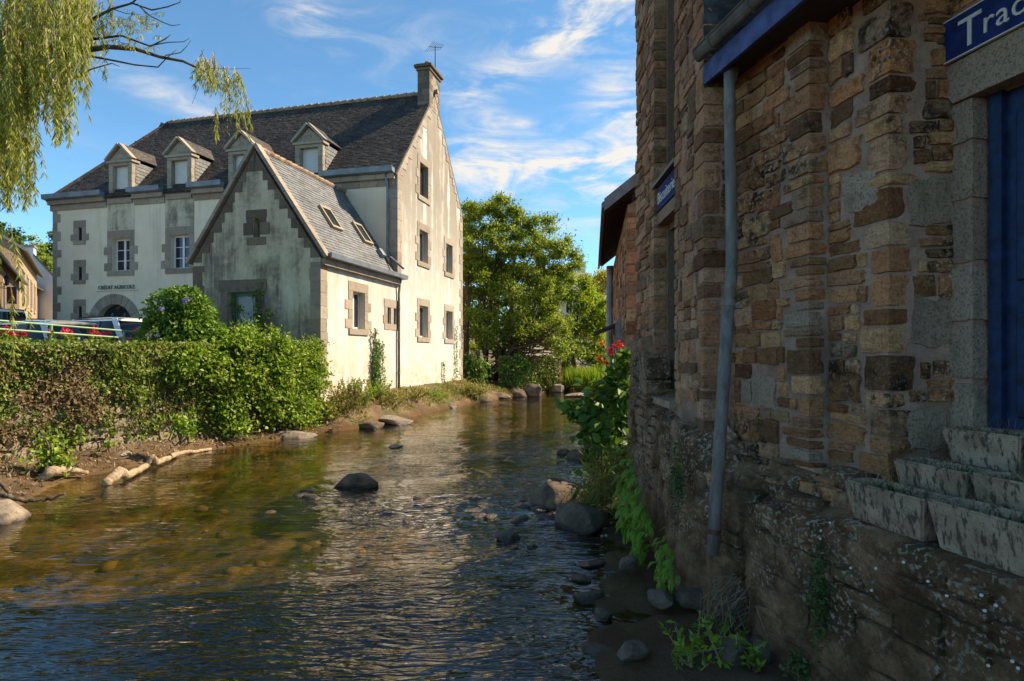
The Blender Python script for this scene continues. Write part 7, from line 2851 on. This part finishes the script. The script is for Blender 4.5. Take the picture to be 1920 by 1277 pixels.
# palm-like tree half hidden beside the house
DP = 30.5
bP = at(873, 700, DP)
palm = empty('palm_tree', (bP.x, bP.y, .9))
tag(palm, 'small palm half hidden between the gable corner and the river tree', 'tree')
mb = MB()
tp = Vector((bP.x + .1, bP.y, EYE + 4.5))
mb.tube([(bP.x, bP.y, .8), (bP.x + .05, bP.y, 3.4), tp], [.16, .13, .12], 9)
mb.build('trunk', MAT['bark'], palm, smooth=True)
for i in range(16):
    w_ = i * 2.4
    e_ = rs.uniform(-.2, .9)
    d = Vector((math.cos(w_), math.sin(w_), e_)).normalized()
    hub = tp + d * .55
    lf = Leafy()
    nn = 18
    fan = np.linspace(-1.2, 1.2, nn)
    sd = d.cross(Vector((0, 0, 1))).normalized()
    up_ = sd.cross(d)
    A = np.array([tuple(d * math.cos(a_) + sd * math.sin(a_)) for a_ in fan])
    lf.add(np.tile(np.array(hub), (nn, 1)), A, np.tile(np.array(up_), (nn, 1)), .55, .06)
    lf.build('frond', MAT['tree_light'], palm)

# ivied wall behind the bend, reeds
iw = empty('ivied_bank_wall', tuple(at(1000, 720, 31)))
tag(iw, 'low wall overgrown with ivy behind the boulders at the river bend', 'wall')
mb = MB()
q0, q1 = at(935, 735, 30.2), at(1052, 735, 32.5)
mb.prism([(q0.x, q0.y, 0), (q1.x, q1.y, 0), (q1.x, q1.y + .5, 0), (q0.x, q0.y + .5, 0)], (0, 0, EYE - .02))
mb.build('wall_core', MAT['mortar'], iw)
lf = Leafy()
m = 4200
f_ = rs.uniform(0, 1, m)
P = np.array(q0) * (1 - f_)[:, None] + np.array(q1) * f_[:, None]
P[:, 2] = rs.uniform(.15, 1.95, m)
P[:, 1] -= .08 + rs.uniform(0, .3, m)
s = rs.uniform(.07, .15, m)
lf.add(P, rdir(rs, m, -.8), rdir(rs, m, .3, np.array([.2, -1, 0]), 1), s, s * .8)
lf.build('ivy', MAT['ivy'], iw)['kind'] = 'stuff'
p = at(892, 700, 28.6)
shrub('ivy_hump', 'dark glossy ivy hump against the far corner of the gable', 'shrub', (p.x, p.y, .5), [(tuple(at(px, py, 28.6)), r_) for px, py, r_ in ((885, 685, .55), (900, 700, .5), (890, 715, .5), (880, 670, .4), (905, 682, .4))], 1700, .13, 'hydrangea', 171)
p = at(955, 720, 29.6)
shrub('dark_laurel', 'dark green shrub at the foot of the river tree', 'shrub', (p.x, p.y, .3), [(tuple(at(px, py, 29.7)), r_) for px, py, r_ in ((955, 690, .5), (965, 710, .5), (950, 725, .4), (985, 690, .45), (975, 675, .4))], 1700, .14, 'vine', 172)
for i, (px, D, lb) in enumerate(((1065, 34.0, 'bright green reeds closest to the bend wall'), (1085, 33.0, 'bright green reeds in the middle of the far bank'), (1110, 32.0, 'bright green reeds by the hanging vine'), (1132, 34.5, 'bright green reeds below the porch roof'))):
    p = at(px, 725, D)
    blades('reeds', lb, 'reeds', [((p.x + dx, p.y + dy, .15), 1) for dx, dy in ((-.35, 0), (0, .2), (.35, -.1), (.1, -.3), (-.2, .4))], 130, 1.35, .05, 'reed', 180 + i, .28, 2.2)

# house seen through the tree
bh = empty('cream_house', tuple(at(1020, 660, 58)))
tag(bh, 'cream house with slate roof glimpsed behind the river tree', 'house')
q0, q1 = at(985, 667, 58), at(1112, 667, 62)
mb = MB()
mb.prism([(q0.x, q0.y, .5), (q1.x, q1.y, .5), (q1.x, q1.y + 7, .5), (q0.x, q0.y + 7, .5)], (0, 0, 7.6))
mb.prism([(q1.x, q1.y, 8.1), (q1.x, q1.y + 7, 8.1), (q1.x, q1.y + 3.5, 10.6)], (-.2, 0, 0))
mb.prism([(q0.x, q0.y, 8.1), (q0.x, q0.y + 7, 8.1), (q0.x, q0.y + 3.5, 10.6)], (.2, 0, 0))
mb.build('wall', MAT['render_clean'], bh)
mb = MB()
mb.prism([(q0.x - .3, q0.y - .4, 7.9), (q1.x + .3, q1.y - .4, 7.9), (q1.x + .3, q1.y + 3.5, 10.7), (q0.x - .3, q0.y + 3.5, 10.7)], (0, 0, .15))
mb.prism([(q0.x - .3, q0.y + 7.4, 7.9), (q1.x + .3, q1.y + 7.4, 7.9), (q1.x + .3, q1.y + 3.5, 10.7), (q0.x - .3, q0.y + 3.5, 10.7)], (0, 0, .15))
rf_ = mb.build('roof', MAT['slate'], bh)
mb = MB()
c_ = (q0 + q1) / 2
mb.box((q1.x - 1.2, q1.y + 3.0, 10.0), (q1.x - .4, q1.y + 4.0, 12.0))
mb.build('chimney', MAT['render_clean'], rf_)
for k_ in (.2, .4, .6, .8):
    c_ = q0.lerp(q1, k_)
    for zz in (3.6, 6.2):
        mb = MB()
        mb.box((c_.x - .45, c_.y - .05, zz), (c_.x + .45, c_.y + .4, zz + 1.4))
        mb.build('window', MAT['glass'], bh)

# hedge-like wood closing the view far off
def far_tree(name, label, px, pbase, ptop, D, wpx, mat, seed, group='trees on the far hillside', size=.5):
    b_ = at(px, pbase, D)
    t_ = at(px, ptop, D)
    rs = np.random.RandomState(seed)
    hw = wpx / FPX * D / 2
    hgt = t_.z - b_.z
    ctr = (b_.x, b_.y, b_.z + hgt * .6)
    cl = crown(ctr, (hw, hw * .8, hgt * .42), 26, seed, (.26, .42))
    tree(name, label, 'tree', tuple(b_), [([b_ - Vector((0, 0, 2)), b_ + Vector((0, 0, hgt * .35)), b_ + Vector((.3, 0, hgt * .7))], .3, .1)], cl, 330 if size < .4 else 170, size * .8, mat, seed, group, aspect=.6, twig=False)


far_tree('hill_tree', 'dark tree on the hillside above the street roofs, leftmost one', 5, 560, 408, 75, 60, 'tree_dark', 190)
far_tree('hill_tree', 'dark hillside tree above the stone street house gable', 28, 560, 440, 78, 50, 'tree_dark', 191)
far_tree('hill_tree', 'brighter hillside tree beside the white chimney', 62, 560, 450, 80, 48, 'tree', 192)
far_tree('hill_tree', 'green hillside tree low beside the corner of the white house', 85, 560, 462, 82, 46, 'tree', 193)
far_tree('hill_tree', 'dark hillside tree touching the corner of the white house', 100, 560, 425, 86, 30, 'tree_dark', 194)
for i, (px, top, w_) in enumerate(((895, 480, 110), (975, 500, 130), (1060, 575, 120), (1140, 585, 110))):
    far_tree('background_tree', ['dark background tree behind the gable corner', 'dark background tree behind the river tree trunk', 'dark background tree behind the pale tree', 'dark background tree behind the yellow tree'][i], px, 690, top, 48 if i < 3 else 64, w_, 'tree_dark', 195 + i, 'dark trees closing the far bank', .3)

# ------------------------------------------------------------------ parked cars
def car(name, label, loc, heading, paint, L=4.5, W=1.82, H=1.62, cat='car', van=False):
    """a car whose nose points along heading (radians, 0 = +X)"""
    root = empty(name, loc, heading)
    tag(root, label, cat, 'vehicles parked behind the ivy wall')
    hL, hW = L / 2, W / 2
    belt = H * .60
    # lower body: lofted sections along x
    bm = bmesh.new()
    secs = [(-hL, .55, .80, .45), (-hL + .06, .82, .93, .30), (-hL + .4, .97, 1.0, .24), (-hL * .45, 1.0, 1.0, .22), (hL * .3, 1.0, .985, .22), (hL * .62, .98, .94, .24), (hL - .25, .92, .80, .26), (hL - .03, .78, .70, .32), (hL, .6, .62, .42)]
    rings = []
    for x, wf, hf, zb in secs:
        w = hW * wf
        zt = belt * hf
        prof = [(-w * .9, zb), (-w, zb + .12), (-w * 1.0, (zb + zt) / 2), (-w * .965, zt - .06), (-w * .9, zt), (w * .9, zt), (w * .965, zt - .06), (w * 1.0, (zb + zt) / 2), (w, zb + .12), (w * .9, zb)]
        rings.append([bm.verts.new((x, y, z)) for y, z in prof])
    for a, b in zip(rings[:-1], rings[1:]):
        for i in range(len(a)):
            j = (i + 1) % len(a)
            bm.faces.new((a[i], a[j], b[j], b[i]))
    bm.faces.new(rings[0][::-1])
    bm.faces.new(rings[-1])
    bmesh.ops.recalc_face_normals(bm, faces=bm.faces[:])
    me = bpy.data.meshes.new('body')
    bm.to_mesh(me)
    bm.free()
    o = link('body', me, MAT[paint], root, True)
    md = o.modifiers.new('round', 'SUBSURF')
    md.levels = md.render_levels = 2
    me.polygons.foreach_set('use_smooth', [True] * len(me.polygons))
    # cabin: glass shell, then the roof and the pillars in paint
    xr, xrt, xft, xf = (-hL + .10, -hL + .62, hL * .12, hL * .52) if not van else (-hL + .04, -hL + .1, hL * .34, hL * .66)
    wb, wt = hW * .92, hW * .73
    zr = H - .07
    base_pts = [(xr, belt - .03), (xf, belt - .05)]
    def sect(f_):
        z = belt - .05 + (zr - belt + .05) * f_
        return [(xr + (xrt - xr) * f_, z), (xf + (xft - xf) * f_, z)], wb + (wt - wb) * f_ ** 1.15
    bm = bmesh.new()
    rings = []
    for f_ in (0, .5, 1.0):
        (pa, pb), w = sect(f_)
        z = pa[1]
        bow = .06
        rings.append([bm.verts.new(v) for v in ((pa[0], -w * .86, z), ((pa[0] + .16), -w, z), ((pa[0] + pb[0]) / 2, -w * 1.02, z), (pb[0] - .22, -w, z), (pb[0], -w * .8, z), (pb[0] + bow, 0, z), (pb[0], w * .8, z), (pb[0] - .22, w, z), ((pa[0] + pb[0]) / 2, w * 1.02, z), (pa[0] + .16, w, z), (pa[0], w * .86, z), (pa[0] - bow, 0, z))])
    for a, b in zip(rings[:-1], rings[1:]):
        for i in range(12):
            j = (i + 1) % 12
            bm.faces.new((a[i], a[j], b[j], b[i]))
    me = bpy.data.meshes.new('windows')
    bm.to_mesh(me)
    bm.free()
    me.polygons.foreach_set('use_smooth', [True] * len(me.polygons))
    link('windows', me, MAT['car_glass'], root, True)
    # roof skin
    (pa, pb), w = sect(.9)
    m_ = MB()
    n_ = 8
    g = []
    for i in range(n_ + 1):
        x = pa[0] - .10 + (pb[0] - pa[0] + .14) * i / n_
        row = []
        for j in range(7):
            v = -1 + j / 3
            ed = 1 - abs(v) ** 3 * .9
            fx = math.sin(math.pi * min(1, max(0, (i + .35) / (n_ + .6)))) ** .5
            row.append((x, v * (w + .035) * (.93 if i in (0, n_) else 1), pa[1] + .02 + .115 * ed * fx))
        g.append(row)
    for i in range(n_):
        for j in range(6):
            m_.poly((g[i][j], g[i + 1][j], g[i + 1][j + 1], g[i][j + 1]))
    bot = [[(x, y, pa[1] - .02) for x, y, _ in row] for row in g]
    for i in range(n_):
        m_.poly((g[i][0], bot[i][0], bot[i + 1][0], g[i + 1][0]))
        m_.poly((g[i][6], g[i + 1][6], bot[i + 1][6], bot[i][6]))
    for i in (0, n_):
        for j in range(6):
            m_.poly((g[i][j], bot[i][j], bot[i][j + 1], g[i][j + 1]))
    ro = m_.build('roof', MAT[paint], root, True, smooth=True)
    if not van:
        for s_ in (-1, 1):
            m_ = MB()
            m_.tube([(pa[0] + .15, s_ * (w - .05), pa[1] + .10), ((pa[0] + pb[0]) / 2, s_ * (w - .05), pa[1] + .13), (pb[0] - .2, s_ * (w - .05), pa[1] + .10)], .018, 6)
            m_.build('roof_rail', MAT['black_trim'], root, True)
    # pillars
    (ba, bb), wb_ = sect(0)
    (ta, tb), wt_ = sect(1)
    for s_ in (-1, 1):
        for fa, fb, wd, mm in ((.0, .0, .22 if not van else .5, paint), (.34, .30, .05, 'black_trim'), (.62, .60, .05, 'black_trim'), (.96, .97, .07, paint)):
            m_ = MB()
            x0, x1 = ba[0] + (bb[0] - ba[0]) * fa, ta[0] + (tb[0] - ta[0]) * fb
            m_.prism([(x0 + .02, s_ * wb_ * 1.0, ba[1] + .03), (x0 + wd, s_ * wb_ * 1.03, ba[1] + .03), (x1 + wd, s_ * wt_ * 1.04, ta[1]), (x1 + .02, s_ * wt_ * .99, ta[1])], (0, s_ * .014, 0))
            m_.build('pillar', MAT[mm], root, True)
        m_ = MB()
        m_.prism([(-hL + .05, s_ * hW * .72, belt * .98), (-hL + .30, s_ * hW * .95, belt * .98), (-hL + .30, s_ * hW * .96, belt * .82), (-hL + .03, s_ * hW * .74, belt * .82)], (-.02, s_ * .02, 0))
        m_.build('tail_lamp', MAT['red_lamp'], root, True)
        m_ = MB()
        m_.prism([(hL * .97, s_ * hW * .55, belt * .66), (hL * .86, s_ * hW * .86, belt * .70), (hL * .86, s_ * hW * .87, belt * .56), (hL * .985, s_ * hW * .56, belt * .54)], (.02, s_ * .02, 0))
        m_.build('headlamp', MAT['pale_glass'], root, True)
        m_ = MB()
        m_.obox((hL * .34, s_ * (hW + .08), belt + .05), (.05, 0, 0), (0, .09, 0), (0, 0, .06))
        m_.build('mirror', MAT[paint], root, True, bevel=.02)
        for x in (-hL * .6, hL * .62):
            m_ = MB()
            yy = s_ * (hW - .12)
            m_.tube([(x, yy - .1, .32), (x, yy + .1, .32)], .32, 20)
            wh = m_.build('wheel', MAT['tyre'], root, True)
            m_ = MB()
            m_.tube([(x, yy + s_ * .09, .32), (x, yy + s_ * .115, .32)], .2, 14)
            m_.build('rim', MAT['rim'], wh, True)
    m_ = MB()
    m_.obox((-hL - .005, 0, belt * .6), (.01, 0, 0), (0, .26, 0), (0, 0, .055))
    m_.build('number_plate', MAT['frame'], root, True)
    return root


YZ = 1.415
def azh(deg): return R(90 - deg)      # heading from a bearing right of straight ahead
p = at(190, 640, 19.3)
car('parked_car', 'white estate car with dark windows parked before the arched door', (p.x, p.y, YZ), azh(-68), 'car_white', 4.7, 1.85, 1.68)
p = at(62, 640, 17.2)
car('parked_car', 'silver car with rounded roof parked nearest the ivy wall', (p.x, p.y, YZ), azh(-70), 'car_silver', 4.4, 1.8, 1.48)
p = at(-2, 640, 23.5)
car('parked_van', 'white van at the frame edge behind the silver car', (p.x, p.y, YZ), azh(-40), 'car_white', 4.8, 1.95, 2.25, 'van', True)
p = at(290, 640, 20.5)
car('parked_car', 'blue car almost hidden behind the hydrangea bush', (p.x, p.y, YZ), azh(-66), 'car_blue', 4.2, 1.75, 1.42)

# ------------------------------------------------------------------ houses along the street
S0 = V2(-24.2, 29.0)
sdir = V2(-0.572, 0.820).normalized()
sin_ = V2(-sdir.y, sdir.x)            # into the houses (to the left)


def street_house(label, s0, s1, ez, rise, mat, roofm, depth=7.0, wins=(), name='street_house', chim=()):
    p0, p1 = S0 + sdir * s0, S0 + sdir * s1
    root = empty(name, (p0.x, p0.y, 1.4))
    tag(root, label, 'house', 'houses along the street')
    q1, q0 = p1 + sin_ * depth, p0 + sin_ * depth
    mb = MB()
    mb.prism([(p0.x, p0.y, .6), (p1.x, p1.y, .6), (q1.x, q1.y, .6), (q0.x, q0.y, .6)], (0, 0, ez - .6))
    for a, b in ((p0, q0), (p1, q1)):
        c = (a + b) / 2
        d_ = sdir * (.2 if a is p0 else -.2)
        mb.prism([(a.x, a.y, ez), (b.x, b.y, ez), (c.x, c.y, ez + rise)], (d_.x, d_.y, 0))
    wl_ = mb.build('wall', MAT[mat], root)
    e0, e1 = p0 - sin_ * .3 - sdir * .1, p1 - sin_ * .3 + sdir * .1
    m0, m1 = (p0 + q0) / 2 - sdir * .1, (p1 + q1) / 2 + sdir * .1
    f0, f1 = q0 + sin_ * .3 - sdir * .1, q1 + sin_ * .3 + sdir * .1
    k_ = rise / (depth / 2)
    mb = MB()
    mb.prism([(e0.x, e0.y, ez - .3 * k_), (e1.x, e1.y, ez - .3 * k_), (m1.x, m1.y, ez + rise), (m0.x, m0.y, ez + rise)], (0, 0, .16))
    mb.prism([(f0.x, f0.y, ez - .3 * k_), (f1.x, f1.y, ez - .3 * k_), (m1.x, m1.y, ez + rise), (m0.x, m0.y, ez + rise)], (0, 0, .16))
    r_ = mb.build('roof', MAT[roofm], root)
    mb = MB()
    mb.tube([(e0.x - sin_.x * .06, e0.y - sin_.y * .06, ez - .3 * k_ + .05), (e1.x - sin_.x * .06, e1.y - sin_.y * .06, ez - .3 * k_ + .05)], .07, 6)
    mb.build('gutter', MAT['zinc'], root)
    for s_, w_, z0, z1 in wins:
        a, b = S0 + sdir * (s_ - w_ / 2), S0 + sdir * (s_ + w_ / 2)
        mb = MB()
        for u, v in ((a - sdir * .16, a), (b, b + sdir * .16)):
            mb.prism([(u.x - sin_.x * .05, u.y - sin_.y * .05, z0), (v.x - sin_.x * .05, v.y - sin_.y * .05, z0), (v.x, v.y, z0), (u.x, u.y, z0)], (0, 0, z1 - z0))
        u, v = a - sdir * .2, b + sdir * .2
        for zz in (z0 - .18, z1):
            mb.prism([(u.x - sin_.x * .07, u.y - sin_.y * .07, zz), (v.x - sin_.x * .07, v.y - sin_.y * .07, zz), (v.x, v.y, zz), (u.x, u.y, zz)], (0, 0, .18))
        wo = mb.build('window', MAT['trim'], root)
        mb = MB()
        mb.prism([(a.x - sin_.x * .02, a.y - sin_.y * .02, z0), (b.x - sin_.x * .02, b.y - sin_.y * .02, z0), (b.x, b.y, z0), (a.x, a.y, z0)], (0, 0, z1 - z0))
        mb.build('pane', MAT['dark_wood'], wo)
    for s_, t_, w_, z0, z1 in chim:
        c = S0 + sdir * s_ + sin_ * t_
        mb = MB()
        mb.box((c.x - w_, c.y - w_, z0), (c.x + w_, c.y + w_, z1))
        mb.build('chimney', MAT['white_sheen' if mat == 'white_sheen' else 'trim'], r_)
    return root


street_house('stone street house with slate roof at the frame edge', -9, 6.2, 6.1, 2.6, 'house_stone', 'slate_old', wins=[(-1.6, 1.0, 3.9, 5.2), (2.6, 1.0, 3.9, 5.2)])
street_house('stone street house with a row of brown windows', 6.25, 20, 8.0, 2.4, 'house_stone', 'slate', wins=[(s_, .8, z0, z0 + h_) for s_ in (8.5, 11.5, 14.5, 17.5) for z0, h_ in ((5.1, 1.7), (2.3, 1.6))])
street_house('farther stone street house with white shop front', 20.1, 38, 7.0, 2.2, 'house_stone', 'slate', wins=[(s_, .9, 4.5, 6.1) for s_ in (23, 26.5, 30, 33.5)])
wh = empty('sheen_street_house', tuple(at(60, 610, 47)))
tag(wh, 'pale house end painted as a glistening slate roof, with a broad white chimney, behind the stone street houses', 'house', 'houses along the street')
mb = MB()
mb.prism([at(px, py, 46.5) for px, py in ((20, 610), (103, 610), (103, 520), (63, 478), (20, 478))], (-4.0, 5.7, 0))  # blue-white face stands in for the sheen on a slate roof
mb.build('wall', MAT['white_sheen'], wh)
mb = MB()
mb.prism([at(px, py, 46.4) for px, py in ((104, 524), (104, 519), (63, 475), (62, 479))], (-4.0, 5.7, 0))
rr_ = mb.build('roof', MAT['slate'], wh)
mb = MB()
mb.prism([at(px, py, 46.6) for px, py in ((34, 480), (63, 480), (63, 463), (34, 463))], (-.5, .9, 0))
mb.build('chimney', MAT['white_sheen'], rr_)
mb = MB()
mb.prism([at(px, py, 46.5) for px, py in ((32.5, 463), (64.5, 463), (64.5, 460), (32.5, 460))], (-.6, 1.1, 0))
mb.build('chimney_cap', MAT['trim'], rr_)
# shop front
c = S0 + sdir * 24.5 - sin_ * .06
mb = MB()
mb.obox((c.x, c.y, 3.1), (sdir.x * 3.5, sdir.y * 3.5, 0), (sin_.x * .05, sin_.y * .05, 0), (0, 0, .35))
o = mb.build('shop_fascia', MAT['shutter'])
tag(o, 'white shop fascia on the farther stone street house', 'fascia')


def lantern(label, p, sc=1.0):
    root = empty('wall_lantern', p)
    tag(root, label, 'lamp', 'street lanterns')
    root.scale = (sc, sc, sc)
    p = Vector((0, 0, 0))
    m_ = MB()
    m_.tube([p + Vector((0, 0, -.45)), p + Vector((0, 0, .30))], [.16, .28], 6)
    m_.build('pale_glass', MAT['pale_glass'], root, True)
    m_ = MB()
    m_.tube([p + Vector((0, 0, .30)), p + Vector((0, 0, .36)), p + Vector((0, 0, .62)), p + Vector((0, 0, .85))], [.36, .34, .14, .03], 8)
    m_.build('lamp_cap', MAT['iron'], root, True)
    m_ = MB()
    for i in range(6):
        w_ = i * math.pi / 3
        m_.tube([p + Vector((.17 * math.cos(w_), .17 * math.sin(w_), -.45)), p + Vector((.29 * math.cos(w_), .29 * math.sin(w_), .3))], .022, 4)
    m_.tube([p + Vector((0, 0, -.55)), p + Vector((0, 0, -.45))], [.05, .17], 8)
    m_.build('lamp_cage', MAT['iron'], root, True)
    m_ = MB()
    q = p + Vector((sin_.x, sin_.y, 0)) * 1.1
    m_.tube([p + Vector((0, 0, -.55)), (p + q) / 2 + Vector((0, 0, -.75)), q + Vector((0, 0, -.5))], .03, 5)
    m_.build('bracket', MAT['iron'], root, True)


q = S0 + sdir * -4.6 - sin_ * .4
lantern('black wall lantern on the stone street house at the frame edge', (q.x, q.y, EYE + 3.15), .36)
q = S0 + sdir * 24.5 - sin_ * .5
lantern('black wall lantern on the farther stone street house', (q.x, q.y, EYE + 5.6), .6)
# tobacconist's sign
q = S0 + sdir * -3.3 - sin_ * .45
ts = empty('tobacco_sign', (q.x, q.y, 4.2))
tag(ts, 'red lozenge tobacconist sign hanging on the stone street house', 'sign')
mb = MB()
mb.obox((q.x, q.y, 4.55), (sin_.x * .17, sin_.y * .17, 0), (sdir.x * .03, sdir.y * .03, 0), (0, 0, .37))
mb.build('board', MAT['sign_grey'], ts)
mb = MB()
c = Vector((q.x, q.y, 4.61)) - Vector((sdir.x, sdir.y, 0)) * .035
s3 = Vector((sin_.x, sin_.y, 0))
mb.prism([c + s3 * a * .42 + Vector((0, 0, b * .37)) for a, b in ((0, .8), (.2, .55), (.31, .2), (.31, -.2), (.2, -.55), (0, -.8), (-.2, -.55), (-.31, -.2), (-.31, .2), (-.2, .55))], Vector((sdir.x, sdir.y, 0)) * -.02)
mb.build('lozenge', MAT['sign_red'], ts)
tm = text_mesh('T\nA\nB\nA\nC', .105, .003, 1.0)
to = link('lettering', tm, MAT['frame'])
to.location = c - Vector((sdir.x, sdir.y, 0)) * .026 + Vector((0, 0, .17))
to.rotation_euler = (R(90), 0, math.atan2(-sin_.y, -sin_.x))
par(to, ts)
mb = MB()
mb.obox((q.x + sin_.x * .3, q.y + sin_.y * .3, 4.85), (sin_.x * .15, sin_.y * .15, 0), (sdir.x * .01, sdir.y * .01, 0), (0, 0, .015))
mb.build('bracket', MAT['iron'], ts)
